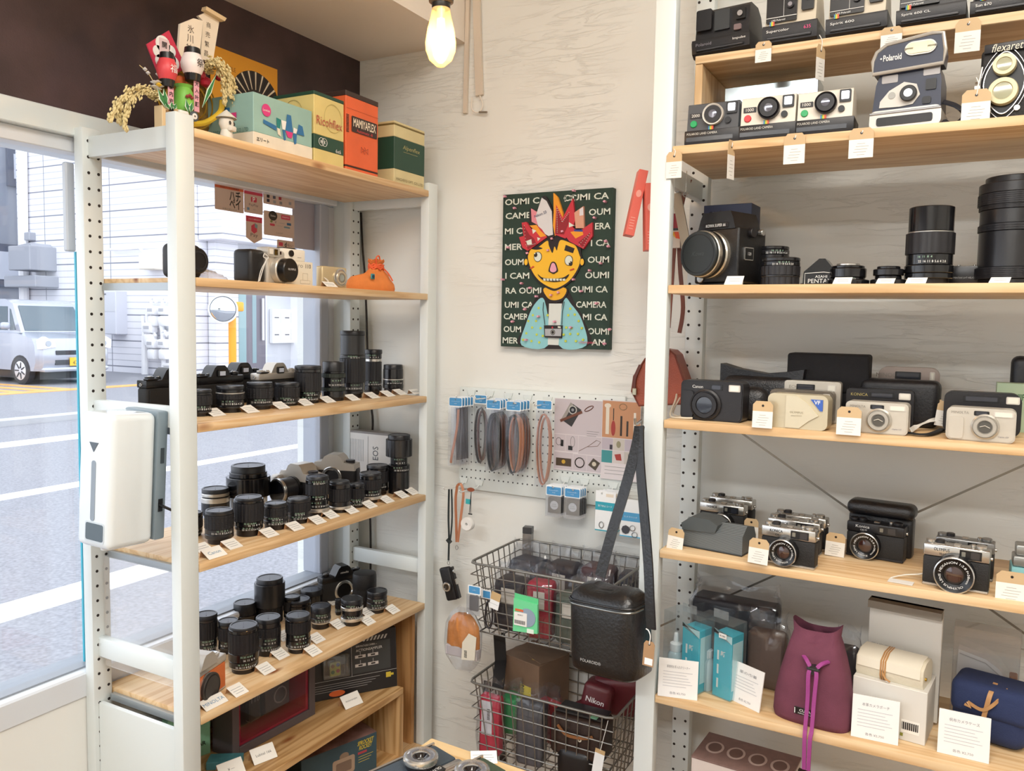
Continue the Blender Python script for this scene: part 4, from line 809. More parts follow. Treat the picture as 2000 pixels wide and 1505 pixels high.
g.lathe([(0, -.005), (.006, 0), (0, .005)], mat('#f0c63a', .5), 14, T(q.x, q.y-.006, q.z)); g.build('blossom', ko)
g = G(); g.tube([K(*kp(520, 830), .02), K(*kp(460, 730), .02), K(*kp(375, 660), .02)], .0008, STR, 5)
for c in ((432, 700), (463, 738), (560, 750)): g.lathe([(0, -.0045), (.0045, 0), (0, .0045)], WHT, 12, T(*K(*kp(*c), .02)))
g.build('pearl_twig', ko)
for c, r, m in (((1045, 830), .012, '#d8344c'), ((1000, 760), .010, '#e0465a'), ((790, 830), .014, '#e06a34'), ((1180, 780), .009, '#b8243c')):
    q = K(*kp(*c), .0); g = G(); g.lathe([(0, -r), (r*.8, -r*.6), (r, 0), (r*.8, r*.6), (0, r)], mat(m, .4), 18, T(*q)); g.build('red_ball', ko)
q = K(*kp(670, 1190), .03); g = G(); g.box(q.x-.024, q.x+.024, q.y-.012, q.y+.012, .001, q.z+.018, PALE, .001); g.box(q.x-.016, q.x+.016, q.y-.0125, q.y-.012, .006, q.z+.010, mat('#8a6a44')); g.lathe([(0, -.007), (.009, 0), (0, .007)], mat('#e36aa0', .4), 14, T(q.x+.006, q.y-.014, q.z-.002)); g.build('wooden_measure', ko)
q = K(*kp(925, 1180), .05); g = G(); g.ring(q.x, q.y, q.z, .004, .010, .003, mat('#4a5660', .4), 'y'); g.ring(q.x, q.y-.003, q.z, .002, .006, .001, WHT, 'y'); g.build('coin_charm', ko)
q = K(*kp(815, 1175), .045); g = G(); g.box(q.x-.014, q.x+.010, q.y-.008, q.y, .001, q.z+.010, WHT, .004, 2); g.build('lucky_cat', ko)
q = K(*kp(1120, 1080), .0); g = G(); g.tube(catmull([K(*kp(900, 1260), .03), K(*kp(1050, 1240), .03), K(*kp(1190, 1140), .03), K(*kp(1215, 1020), .03)]), .006, YL, 8); g.build('gold_trim', ko)
# skull figurine
p = row(452, 268, LZ[0], -1.335); t = thing('figurine', 'white skull headed figurine wearing a cone straw hat beside the teal carton', 'figurine', (-1.335, 1.222, LZ[0]+.0004), PI/2+.2)
SK = mat('#dcd9cf', .5)
g = G(); g.lathe([(0, 0), (.012, 0), (.013, .012), (.009, .026), (0, .027)], SK, 20); g.build('body', t)
g = G(); g.lathe([(0, .018), (.010, .020), (.015, .032), (.014, .042), (.006, .050), (0, .051)], SK, 22); g.box(-.008, .010, -.018, -.006, .018, .029, SK, .003, 2)
for x in (-.006, .006): g.lathe([(0, -.002), (.0042, 0), (0, .002)], mat('#3b3a38'), 12, T(x, -.0135, .034) @ RX(PI/2))
g.build('skull', t)
g = G(); g.lathe([(.020, .044), (.021, .045), (.001, .062), (0, .062), (0, .058), (.018, .044)], mat('#d5d5cc', .6), 22); g.build('straw_hat', t)

# ---------- window stickers ----------
XS = XW-.0455
def sticker(name, label, px0, py0, px1, py1, base, deco, group='payment stickers on the window glass', poly=None):
    a = atX(px0, py0, XS); b = atX(px1, py1, XS); t = thing(name, label, 'sticker', (XS, (a.y+b.y)/2, (a.z+b.z)/2), PI/2, group); w = (b.y-a.y)/2; h = (a.z-b.z)/2
    g = G(); g.prism(poly(w, h) if poly else rr(-w, w, -h, h, .003, 3), -.0004, 0, base); deco(g, w, h); g.build('sheet', t); return t
ST = mat('#cdb8ac', .6); SR = mat('#c83f55', .5); F = -.0007
def k1(g, w, h):
    g.box(-w, w, F, -.0004, h*.74, h, mat('#d0623c')); g.txt('渋谷区デジタル地域通貨', .005, mat('#5a2018'), 0, F-.0002, h*.86, w=w*1.3)
    g.txt('ハチ', .026, BK, w*.38, F, h*.26, w=w*.78, bold=True); g.txt('ペイ', .026, BK, w*.38, F, -h*.36, w=w*.78, bold=True); g.txt('加盟で使えます', .004, mat('#777'), 0, F, -h*.84, w=w)
sticker('payment_sticker', 'large sticker with black katakana pay lettering and an orange top band', 419, 358, 476, 417, ST, k1)
def k2(g, w, h):
    g.box(-w, w, F, -.0004, h*.72, h, SR); g.prism(rr(-.009, .011, h*.05, h*.52, .003, 3), F, -.0004, SR); g.txt('P', .014, WHT, .001, F-.0002, h*.28, bold=True); g.txt('PayPay', .008, mat('#6a5f60'), 0, F, -h*.25, w=w*1.0)
    g.box(-w*.7, -w*.45, F, -.0004, -h*.75, -h*.5, mat('#6a8fb0')); g.txt('d払い', .004, mat('#888'), w*.1, F, -h*.62)
sticker('payment_sticker', 'sticker reading PayPay beneath a crimson band', 476.5, 371, 513, 420, ST, k2)
def k3(g, w, h):
    g.box(-w, w, F, -.0004, h*.58, h, SR); g.txt('メルペイ使えます', .004, WHT, 0, F-.0002, h*.78, w=w*1.4)
    g.prism([(-.010, .006), (-.0, .012), (.010, .006), (.010, -.008), (0, -.014), (-.010, -.008)], F, -.0004, SR, M=T(0, 0, h*.12)); g.prism([(.002, .014), (.012, .010), (.011, .0), (.002, .003)], F-.0002, -.0004, mat('#7f9aa0'), M=T(0, 0, h*.12)); g.txt('Pay', .012, mat('#5a5352'), 0, F, -h*.42, w=w*.9)
sticker('payment_sticker', 'pennant shaped sticker reading Pay with a red cube mark', 480, 420, 512, 477, ST, k3, poly=lambda w, h: [(-w, h), (-w, -h*.62), (0, -h), (w, -h*.62), (w, h)])
def k4(g, w, h):
    for x, z, c in ((-.7, .5, '#222'), (-.32, .5, '#556'), (.05, .5, '#a03038'), (-.7, -.3, '#334'), (-.3, -.35, '#999'), (.1, -.35, '#888'), (.7, -.1, '#999')): g.prism(rr(w*x-.005, w*x+.005, h*z-.004, h*z+.004, .001, 2), F, -.0004, mat(c))
sticker('payment_sticker', 'small sheet of card brand marks at the top right of the sticker group', 514, 376, 575, 408, ST, k4)
def k5(g, w, h):
    g.prism(oval(-w*.42, h*.66, .016, .013), F, -.0004, mat('#2f2b24')); g.txt('Suica', .005, WHT, -w*.42, F-.0002, h*.66, w=.018); g.prism(rr(w*.12, w*.72, h*.50, h*.86, .001, 2), F, -.0004, mat('#d04a68')); g.txt('PASMO', .004, WHT, w*.42, F-.0002, h*.68, w=w*.45)
    g.prism([(-w*.62, h*.18), (-w*.52, h*.30), (-w*.42, h*.18), (-w*.52, h*.06)], F, -.0004, mat('#7d8a4a')); g.txt('V', .008, mat('#6a6060'), -w*.25, F, h*.17); g.prism(rr(w*.5, w*.78, h*.05, h*.26, .001, 2), F, -.0004, mat('#3f6b94')); g.box(w*.0, w*.35, F, -.0004, h*.13, h*.16, mat('#999999'))
    g.prism(rr(-w*.62, -w*.30, -h*.18, -h*.0, .003, 3), F, -.0004, SR); g.prism(rr(w*.3, w*.72, -h*.22, -h*.06, .003, 3), F, -.0004, mat('#8fa9b3')); g.box(-w*.15, w*.2, F, -.0004, -h*.12, -h*.10, mat('#999999')); g.txt('○ ACCEPT', .004, mat('#8a8078'), 0, F, -h*.72)
sticker('payment_sticker', 'large square sheet of transport card and pay logos', 515, 410, 574.5, 466, ST, k5)
def k6(g, w, h):
    g.prism(rr(-w*.8, -w*.35, -h*.35, h*.45, .002, 3), F, -.0004, SR); g.txt('d', .013, BK, -w*.05, F, .001, bold=True); g.txt('払い', .008, mat('#5a5352'), w*.5, F, 0, w=w*.7)
sticker('payment_sticker', 'small low sticker with a d mark behind the cameras', 541, 467, 575, 489, ST, k6)

# ---------- hand sanitiser dispenser ----------
t = thing('sanitizer_dispenser', 'white automatic hand sanitizer dispenser with grey back hung on the shelf rail', 'dispenser', (-1.405, 1.074, .972), 0)
t.rotation_euler = (math.radians(-2), math.radians(1.5), 0)
DW = mat('#e2ebef', .12, coat=.5); DGY = mat('#7b8a93', .35)
g = G(); g.box(-.048, .050, -.122, -.024, 0, .255, DW, .014, 4); g.build('cover', t)
g = G(); g.box(-.049, .051, -.024, .0, .004, .257, DGY, .004, 2); g.box(.0505, .052, -.016, -.008, .155, .185, mat('#3a444b')); g.box(.0505, .052, -.018, -.008, .06, .085, BK); g.build('back_plate', t)
g = G(); g.prism([(-.012, .200), (.014, .200), (.001, .182)], -.1232, -.1215, mat('#55606a', .3)); g.build('indicator_window', t)
g = G(); g.prism(rr(-.004, .008, .052, .166, .0055, 5), -.1230, -.1215, mat('#8d99a4', .2)); g.build('level_window', t)
g = G(); g.prism(rr(-.016, .034, .016, .048, .004, 3), -.1232, -.1215, mat('#59666e', .15)); g.prism(rr(-.019, .037, .012, .051, .005, 3), -.1226, -.1215, mat('#c6d0d6', .3)); g.build('sensor_screen', t)
g = G(); g.cyl(-.004, -.085, -.010, .012, .010, mat('#dfe3e4', .2), 'z', 20); g.build('nozzle', t)
g = G(); g.tube(catmull([(.051, -.014, .074), (.066, -.016, .072), (.078, .004, .058), (.083, .018, .036)]), .0028, BK, 8); g.build('power_cord', t)

# ---------- black cord in the corner ----------
P = [atY(*p, 1.968) for p in ((705, 415), (708, 480), (713, 545), (716, 620), (718, 690), (722, 745), (725, 790), (728, 830), (722, 900), (720, 960), (723, 1010), (724, 1090), (722, 1160))]
g = G(); g.tube(catmull(P, 5), .0032, mat('#221c1a', .5), 8); tag(g.build('power_cord'), 'thin black cord running down the corner behind the window shelving', 'cord')

# ---------- crate below the lowest window board ----------
g = G(); g.box(-1.600, -1.3015, 1.1135, 1.9065, .165, .182, WB, .0018, 2); g.build('board', ls)
g = G(); g.box(-1.595, -1.335, 1.892, 1.9055, .1825, .587, wood(2, '#b98a58', '#a87a4a', '#c89a66')); g.build('inner_panel', ls)
ck = thing('display_crate', 'oak open crate standing under the lowest window board', 'crate', (0, 0, .1825))
WC = wood(1, '#c29a68', '#ae8552', '#d3ae7c'); ZT = .392-.1825
g = G(); g.box(-1.58, -1.306, 1.125, 1.812, ZT-.018, ZT, WC, .001); g.build('top_panel', ck)
g = G(); g.box(-1.58, -1.306, 1.125, 1.812, 0, .015, WC, .001); g.build('bottom_panel', ck)
for y in (1.125, 1.797): g = G(); g.box(-1.58, -1.306, y, y+.015, .0151, ZT-.0181, wood(2, '#c29a68', '#ae8552', '#d3ae7c')); g.build('side_panel', ck)
g = G(); g.box(-1.588, -1.5801, 1.125, 1.812, 0, ZT, wood(2, '#b08a5c', '#9d7648', '#c09a6c')); g.build('back_panel', ck)
ZK = .3925
# framed box with camera
A = atZ(454.5, 1483.5, ZK); B = atZ(615.8, 1394, ZK); d = (B-A); L = math.hypot(d.x, d.y); an = math.atan2(d.y, d.x)
t = thing('display_box', 'dark grey display box with crimson lining and a small black camera inside', 'box', ((A.x+B.x)/2, (A.y+B.y)/2, ZK+.0002), an)
FR = mat('#5b5254', .6); CRI = mat('#b02345', .6); hh = .185; dp = .07
g = G(); 
for b in ((-L/2, -L/2+.02, 0, hh), (L/2-.02, L/2, 0, hh), (-L/2+.02, L/2-.02, 0, .02), (-L/2+.02, L/2-.02, hh-.02, hh)): g.box(b[0], b[1], 0, dp, b[2], b[3], FR, .0008)
g.box(-L/2+.02, L/2-.02, dp-.004, dp, .02, hh-.02, mat('#1c1618')); g.build('frame', t)
g = G(); g.box(-L/2+.0201, L/2-.0201, .006, dp-.004, .0201, .026, CRI); g.box(L/2-.028, L/2-.0201, .006, dp-.004, .026, hh-.0201, CRI); g.box(-L/2+.0201, -L/2+.028, .006, dp-.004, .026, hh-.0201, CRI); g.build('lining', t)
g = G(); g.box(-.012, .07, .025, .055, .05, .13, mat('#4a4446', .3), .006, 2); g.box(-.055, -.02, .03, .05, .045, .135, mat('#1b1819', .3), .004); g.ring(.035, .025, .085, .018, .021, .003, mat('#9a9494', .3, .7), 'y'); g.txt('110', .014, mat('#8d8788'), -.038, .0296, .10); g.build('boxed_camera', t)
g = G(); g.box(-L/2+.02, L/2-.02, .003, .0045, .02, hh-.02, glass('#f4f2f3', .03)); g.build('clear_front', t)
# black blister pack
A = atZ(600, 1374, ZK); B = atZ(776, 1339, ZK); d = (B-A); L = math.hypot(d.x, d.y); an = math.atan2(d.y, d.x)
t = thing('blister_pack', 'large black action camera package with tripod pictures, leaning at the right of the crate top', 'package', ((A.x+B.x)/2, (A.y+B.y)/2, ZK+.0002), an, rot=(math.radians(-6), 0, an))
g = G(); g.box(-L/2, L/2, 0, .022, 0, .165, mat('#1f1e20', .4), .001); g.build('card', t)
g = G(); F2 = -.0004
g.box(.0, L/2-.018, F2, 0, .055, .135, mat('#3a3c3c', .5)); g.txt('35MM MULTI-LENS CAMERA —', .005, WHT, .01, F2-.0003, .128, al='l', w=.06); g.txt('ACTIONSAMPLER', .007, WHT, .01, F2-.0003, .117, al='l', w=.075)
for i in range(2):
    for j in range(2): x = .022+i*.036; z = .072+j*.024; g.box(x-.015, x+.015, F2-.0004, F2, z, z+.008, mat('#cfc9c4')); g.box(x-.006, x+.006, F2-.0005, F2, z+.002, z+.006, BK); g.box(x-.001, x+.001, F2-.0004, F2, z+.008, z+.018, mat('#9a9a98'))
for k in range(7): g.prism([(.03+k*.010, .139), (.035+k*.010, .139), (.041+k*.010, .150), (.036+k*.010, .150)], F2, 0, mat('#c9c9c4'))
for k in range(4): g.box(-L/2+.01, L/2-.05-k*.012, F2, 0, .038-k*.006, .0388-k*.006, mat('#b0aeac'))
g.box(-L/2, L/2, F2, 0, .049, .0497, mat('#c9c9c4')); g.box(L/2-.032, L/2-.018, F2, 0, .030, .044, mat('#c9b23a')); g.box(L/2-.020, L/2-.010, F2-.0001, 0, .034, .040, mat('#c9b23a')); g.prism(oval(-.045, .012, .022, .008), F2, 0, mat('#e06a34')); g.box(-.003, -.002, F2, 0, .05, .15, mat('#bbbbbb')); g.build('print', t)
g = G(); g.box(-.085, -.010, -.016, 0, .056, .118, glass('#e6eaea', .1, .05), .006, 2); g.build('blister', t)
g = G(); g.box(-.066, -.036, -.012, -.002, .062, .100, mat('#b3b45a', .4), .004, 2)
for x, z, c in ((-.058, .090, '#7a4a1c'), (-.044, .092, '#5566a0'), (-.058, .074, '#2f6a3c'), (-.044, .076, '#a03a4a')): g.cyl(x, -.0121, z, .005, .001, mat(c, .2), 'y', 14)
g.build('four_lens_camera', t)
for cx, cy, lab, tx, yw in ((515, 1482, 'folded price card printed Lubitel before the crimson lined box', 'Lubitel 166', -.30), (687, 1376, 'folded price card before the black action camera package', 'Actionsampler', -.22), (452, 1512, 'white folded card at the very front edge of the crate top', '¥ —', -.30)):
    tent(cx, cy, ZK, lab, .058, .026, .026, yaw=yw, text=tx, group='folded cards on the crate', tm=mat('#6a6664'), th=.006)
# green boxed camera and blue box at left
A = atZ(385, 1495, ZK)
t = thing('camera_box', 'green printed AVATAR camera box beside the front post', 'box', (A.x-.03, A.y+.02, ZK+.0002), PI/2-.35)
g = G(); g.box(-.06, .036, 0, .04, 0, .150, mat('#8fc7a2', .5, var=.25, vscale=18), .001); g.txt('AVATAR', .010, mat('#1c2a1c'), -.002, -.0005, .030, bold=True, w=.055); g.prism([(.002, .085), (.018, .095), (.006, .100), (.020, .110), (.004, .120), (-.004, .100)], -.0004, 0, mat('#3a7a5c')); g.build('carton', t)
t = thing('small_box', 'little teal card box lying in front of the green printed box', 'box', (A.x+.055, A.y+.035, ZK+.0002), .6)
g = G(); g.box(-.04, .035, -.02, .02, 0, .018, mat('#4a8790', .5, var=.2, vscale=40), .001); g.build('carton', t)
# box inside the crate
ZB_ = .1825+.0152; A = atZ(598, 1482, .30); B = atZ(736, 1428, .30); an = math.atan2(B.y-A.y, B.x-A.x); hs = .30-ZB_; t = thing('camera_box', 'dark teal boxed camera printed SPROCKET ROCKET inside the crate', 'box', (B.x-.092*math.cos(an)-.085*math.sin(an), B.y-.092*math.sin(an)+.085*math.cos(an), ZB_), an)
DTL = mat('#38505a', .5, var=.15, vscale=10)
g = G(); g.box(-.135, .092, -.085, .085, 0, hs, DTL, .001); g.build('carton', t)
g = G(); g.box(-.135, .092, -.085, .085, hs+.0001, hs+.0004, mat('#8c6d66', .5, var=.4, vscale=24)); f = -.0854; g.txt('SPROCKET', .012, mat('#d9c23a'), .055, f, .088, w=.05, bold=True, shear=.2); g.txt('ROCKET', .012, mat('#d9c23a'), .055, f, .075, w=.04, bold=True, shear=.2); g.box(.032, .060, f, -.085, .058, .064, mat('#b0424c'))
for k in range(3): g.box(.034, .080-k*.006, f, -.085, .050-k*.007, .0508-k*.007, mat('#d9c23a'))
g.prism(rr(-.045, .022, .02, .066, .006, 3), f-.0004, -.085, mat('#a8917c')); g.prism(rr(-.035, .012, .028, .056, .004, 3), f-.0007, -.085, mat('#7a6658')); g.prism(oval(-.01, .070, .014, .010), f-.0003, -.085, mat('#8c7764')); g.build('print', t)
t = thing('small_box', 'narrow black packet standing inside the crate, left of the teal box', 'box', (-1.40, 1.40, .1825+.0152), PI/2); g = G(); g.box(-.012, .030, -.03, .03, 0, .12, mat('#2f3a3f', .5)); g.box(-.0121, .0301, -.0304, -.03, .03, .08, mat('#b7b2aa')); g.build('carton', t)
# ================= centre of the back wall =================
# ---- painted canvas ----
YC = 1.9635; cc = Vector((-.939, YC, 1.552))
cvt = thing('canvas_painting', 'canvas painting of a yellow faced boy in a spiky red crown before OUMI CAMERA lettering', 'painting', (cc.x, cc.y, cc.z), 0)
def cv(x, y): p = atY(940+x/3.96, 340+y/3.96, YC); return (p.x-cc.x, p.z-cc.z)
CG = mat('#22392f', .7, var=.1, vscale=30)
g = G(); g.box(-.159, .159, 0, .021, -.205, .205, CG, .001); g.build('canvas', cvt)
g = G(); LAY = [0]
def pp(pts, m, raw=False):
    LAY[0] += 1; o = -.00012*LAY[0]; q = pts if raw else [cv(*p) for p in pts]; g.prism(q, o, 0.0, m)
def sm(pts, k=5):
    P = [Vector((a, 0, b)) for a, b in [cv(*p) for p in pts]]; P2 = P[-1:]+P+P[:2]; out = []
    for i in range(1, len(P)+1):
        for j in range(k):
            t = j/k; a, b, c, d = P2[i-1], P2[i], P2[(i+1)], P2[(i+2)] if i+2 < len(P2) else P2[2]
            v = .5*((2*b)+(c-a)*t+(2*a-5*b+4*c-d)*t*t+(3*b-a-3*c+d)*t**3); out.append((v.x, v.z))
    return out
def ps(pts, m): pp(sm(pts), m, True)
WT = mat('#d6ddd2', .7); PKP = mat('#e0a0b4', .7); KB = mat('#231e20', .7)
for x, y, s, w in ((315, 210, 'OUMI C', 265), (285, 320, 'CAME', 195), (250, 440, 'MI C', 135), (250, 562, 'MER', 135), (255, 680, 'OUM', 145), (278, 785, 'I CAM', 185), (325, 900, 'RA OUMI', 275), (315, 1010, 'UMI CAM', 270), (268, 1100, 'CAMER', 190), (240, 1198, 'OUM', 135), (225, 1285, 'MER', 120),
                    (810, 175, 'OUMI CA', 350), (915, 290, 'OUM', 165), (940, 400, 'ERA', 120), (920, 530, 'I CA', 145), (905, 660, 'OUM', 165), (895, 780, 'OUMI', 185), (835, 890, 'OUMI CA', 285), (850, 1008, 'CAMERA', 235), (880, 1105, 'MI CA', 190), (905, 1215, 'OUMI', 165), (905, 1300, 'AM', 105), (690, 185, 'I C', 90)):
    c = cv(x, y); a = cv(x-w/2, y); b = cv(x+w/2, y); g.txt(s, .0165, WT, c[0], -.0002, c[1], w=abs(b[0]-a[0]), bold=True)
LAY[0] = 4
ps([(395, 1000), (480, 900), (560, 870), (660, 880), (720, 990), (790, 1120), (820, 1330), (310, 1330), (330, 1180)], KB)  # dark outline of body
ps([(410, 1010), (490, 975), (520, 1320), (312, 1322), (345, 1160)], mat('#8cc7cf', .7)); ps([(640, 975), (700, 1010), (780, 1130), (812, 1325), (600, 1322)], mat('#8cc7cf', .7))
pp([(525, 1000), (625, 1000), (598, 1322), (515, 1318)], mat('#d5dcd8', .7))
for x, y in ((445, 1035), (400, 1090), (365, 1135), (425, 1135), (350, 1230), (395, 1185), (460, 1190), (430, 1240), (325, 1280), (390, 1290), (450, 1300), (515, 1090), (690, 1040), (725, 1085), (675, 1090), (755, 1135), (700, 1190), (660, 1185), (750, 1235), (690, 1235), (655, 1290), (780, 1190), (735, 1290), (790, 1280), (640, 1240), (480, 1250)):
    c = cv(x, y); pp(oval(c[0], c[1], .0032, .0032, 10), mat('#c5d04a', .7), True)
ps([(480, 880), (665, 880), (650, 960), (580, 995), (510, 965)], KB); ps([(492, 880), (655, 880), (640, 950), (575, 975), (518, 955)], mat('#e6ae2c', .7))
YF = mat('#edb92f', .7)
ps([(360, 600), (480, 480), (700, 500), (780, 620), (770, 720), (700, 830), (600, 895), (540, 895), (440, 830), (375, 730)], KB)
ps([(372, 610), (480, 500), (700, 510), (768, 620), (758, 715), (690, 820), (600, 878), (545, 878), (450, 820), (388, 725)], YF)
for s in (-1, 1):
    x0 = 352 if s < 0 else 785; pp(oval(*cv(x0, 680), .0065, .010, 18), KB, True); pp(oval(*cv(x0, 680), .0052, .0085, 18), YF, True)
ps([(360, 640), (352, 560), (430, 500), (560, 462), (700, 500), (770, 560), (772, 640), (740, 560), (690, 530), (620, 510), (598, 560), (590, 590), (572, 560), (556, 610), (530, 555), (516, 515), (440, 570), (390, 580)], KB)
pp([(660, 548), (728, 575), (715, 612), (648, 590)], KB); ps([(390, 575), (430, 560), (480, 575), (430, 585)], KB)
for cx, cy, px_, py_ in ((444, 640, 428, 625), (683, 668, 698, 692)):
    c = cv(cx, cy); pp(oval(c[0], c[1], .0118, .0135, 24), KB, True); pp(oval(c[0], c[1], .0104, .0120, 24), WT, True); d = cv(px_, py_); pp(oval(d[0], d[1], .0052, .0060, 18), KB, True); d = cv(px_-6, py_-10); pp(oval(d[0], d[1], .0018, .0018, 10), WT, True)
ps([(548, 685), (580, 685), (600, 745), (585, 762), (565, 772), (540, 760), (528, 745)], KB); ps([(553, 693), (575, 693), (590, 742), (565, 760), (540, 745)], PKP)
for a in (((382, 728), (410, 710), (418, 718), (390, 734)), ((690, 740), (722, 728), (726, 738), (695, 748))): pp(a, mat('#c8502e', .7))
ps([(445, 775), (480, 800), (560, 808), (640, 800), (685, 775), (660, 812), (600, 832), (530, 830), (475, 812)], KB)
for k in range(7): x = 488+k*25; pp([(x, 806+k*.8), (x+20, 808), (x+19, 826), (x+2, 824)], WT)
g.tube([Vector((*[cv(*p)[0] for p in (q,)], -.0035, cv(*q)[1])) for q in ((512, 855), (545, 885), (575, 888), (605, 860))], .0010, KB, 5)
for L in (((470, 815), (448, 845)), ((675, 800), (695, 840))): g.tube([Vector((cv(*q)[0], -.0035, cv(*q)[1])) for q in L], .0008, KB, 5)
RD = mat('#c23340', .7); RD2 = mat('#8e1f2b', .7); ORP = mat('#e79a2a', .7); PK2 = mat('#d98a96', .7)
# crown
ps([(385, 270), (450, 300), (480, 180), (520, 190), (570, 320), (575, 480), (520, 490), (400, 420)], KB)
pp([(395, 268), (445, 300), (455, 400), (400, 370)], PK2); pp([(478, 185), (515, 210), (555, 290), (565, 470), (530, 480), (460, 440), (430, 330)], mat('#d3d3d6', .7))
pp([(568, 148), (600, 180), (640, 300), (640, 420), (580, 480), (565, 400), (570, 300)], ORP)
pp([(590, 240), (640, 340), (718, 190), (735, 360), (700, 460), (660, 500), (580, 470)], RD); pp([(596, 260), (636, 370), (690, 300), (688, 380), (650, 470), (582, 465)], RD2)
pp([(730, 300), (800, 250), (805, 420), (740, 420)], mat('#cf9a82', .7)); pp([(770, 275), (798, 258), (800, 320), (770, 325)], mat('#d6d6dc', .7)); pp([(700, 400), (760, 450), (868, 375), (870, 480), (800, 580), (690, 520), (655, 470)], RD)
pp([(700, 450), (790, 430), (800, 470), (740, 500)], ORP); pp([(725, 430), (795, 432), (795, 448), (730, 445)], mat('#2f3f8e', .7)); pp([(760, 530), (860, 450), (800, 572)], RD2)
pp([(325, 378), (360, 372), (400, 430), (440, 395), (480, 430), (520, 490), (370, 595), (330, 570), (305, 490), (340, 480)], RD)
pp([(385, 400), (440, 395), (470, 440), (515, 480), (470, 490), (430, 440)], ORP); pp([(335, 390), (385, 470), (420, 500), (440, 545), (372, 585), (350, 500)], RD2)
for tri in (((405, 425), (438, 440), (412, 465)), ((445, 490), (470, 500), (450, 520)), ((690, 375), (730, 400), (690, 415)), ((360, 520), (400, 505), (405, 545), (370, 550))): pp(tri, WT)
c = cv(475, 320); LAY[0] += 1; vs, fs, tw, th = textgeo('Nikon S3'); k = .036/tw; R_ = math.radians(18)
g.raw([(c[0]-.018+(a*math.cos(R_)-b*math.sin(R_))*k, -.00012*LAY[0], c[1]-.006+(a*math.sin(R_)+b*math.cos(R_))*k) for a, b in vs], fs, mat('#2f3566', .7))
def dots(pts, n=14):
    for i in range(n):
        t = i/(n-1)*(len(pts)-1); j = min(int(t), len(pts)-2); f_ = t-j; x = pts[j][0]*(1-f_)+pts[j+1][0]*f_; y = pts[j][1]*(1-f_)+pts[j+1][1]*f_; c = cv(x, y); g.prism(oval(c[0], c[1], .0009, .0009, 6), -.00012*(LAY[0]+1), 0, WT)
dots([(597, 270), (600, 450)]); dots([(600, 270), (638, 375), (690, 300)]); dots([(345, 400), (360, 560), (430, 540)]); dots([(770, 545), (855, 455), (800, 565)])
for x, y in ((190, 175), (265, 265), (215, 568), (555, 500), (525, 590), (365, 612), (635, 445), (720, 815), (845, 745), (930, 690), (780, 905), (605, 915), (385, 880), (320, 845), (345, 1045), (250, 1140), (450, 1100), (575, 1140), (700, 1185), (355, 1280), (435, 945), (990, 560), (970, 520), (1000, 1200), (960, 1310), (550, 935), (175, 815), (725, 130), (965, 215), (885, 340), (900, 1000), (640, 445)):
    c = cv(x, y); a = (x*7+y) % 6; pp([(c[0]+math.cos(a+t)*.0042*(1 if i % 2 else .55), c[1]+math.sin(a+t)*.0042*(.8 if i % 2 else .55)) for i, t in enumerate([2*PI*k/8 for k in range(8)])], PKP, True)
for L in (((490, 990), (485, 1050), (500, 1165)), ((650, 985), (635, 1060), (630, 1165))): g.strap([Vector((cv(*q)[0], -.0060, cv(*q)[1])) for q in L], .0018, .0006, KB, (1, 0, 0))
LAY[0] = 50; pp([(492, 1168), (632, 1168), (628, 1268), (497, 1262)], KB); pp([(500, 1195), (628, 1195), (624, 1252), (502, 1250)], mat('#a9adb2', .6)); c = cv(561, 1222); pp(oval(c[0], c[1], .0068, .0072, 20), KB, True); pp(oval(c[0], c[1], .0050, .0054, 20), WT, True); pp(oval(c[0], c[1], .0042, .0046, 20), KB, True); c = cv(558, 1185); pp(oval(c[0], c[1], .0024, .0024, 12), RD, True); pp([(600, 1175), (622, 1177), (622, 1190), (600, 1188)], WT)
c = cv(820, 1302); g.txt('champian', .009, mat('#c0415c', .7), c[0], -.0064, c[1], w=.045, shear=.2)
g.build('painting', cvt)

# ---- cable trunking ----
t = thing('cable_trunking', 'white cable trunking strips with loose ends high on the back wall', 'cable trunking', (0, 0, 0))
for pts, w in ((((916, -60), (911, 140), (909, 221)), .012), (((930, -60), (934, 100), (937, 186)), .022)):
    P = [atY(*p, 1.979) for p in pts]; g = G(); g.strap(P, w, .008, mat('#d9cdbd', .6), (1, 0, 0)); g.build('strip', t)
g = G(); g.tube(catmull([atY(*p, 1.975) for p in ((937, 186), (943, 205), (935, 219), (922, 214), (922, 190))]), .0016, mat('#e9e2d6', .5), 6); g.tube([atY(936, 219, 1.975), atY(951, 219, 1.972)], .003, mat('#8c8274', .4), 6); g.build('loose_cable', t)

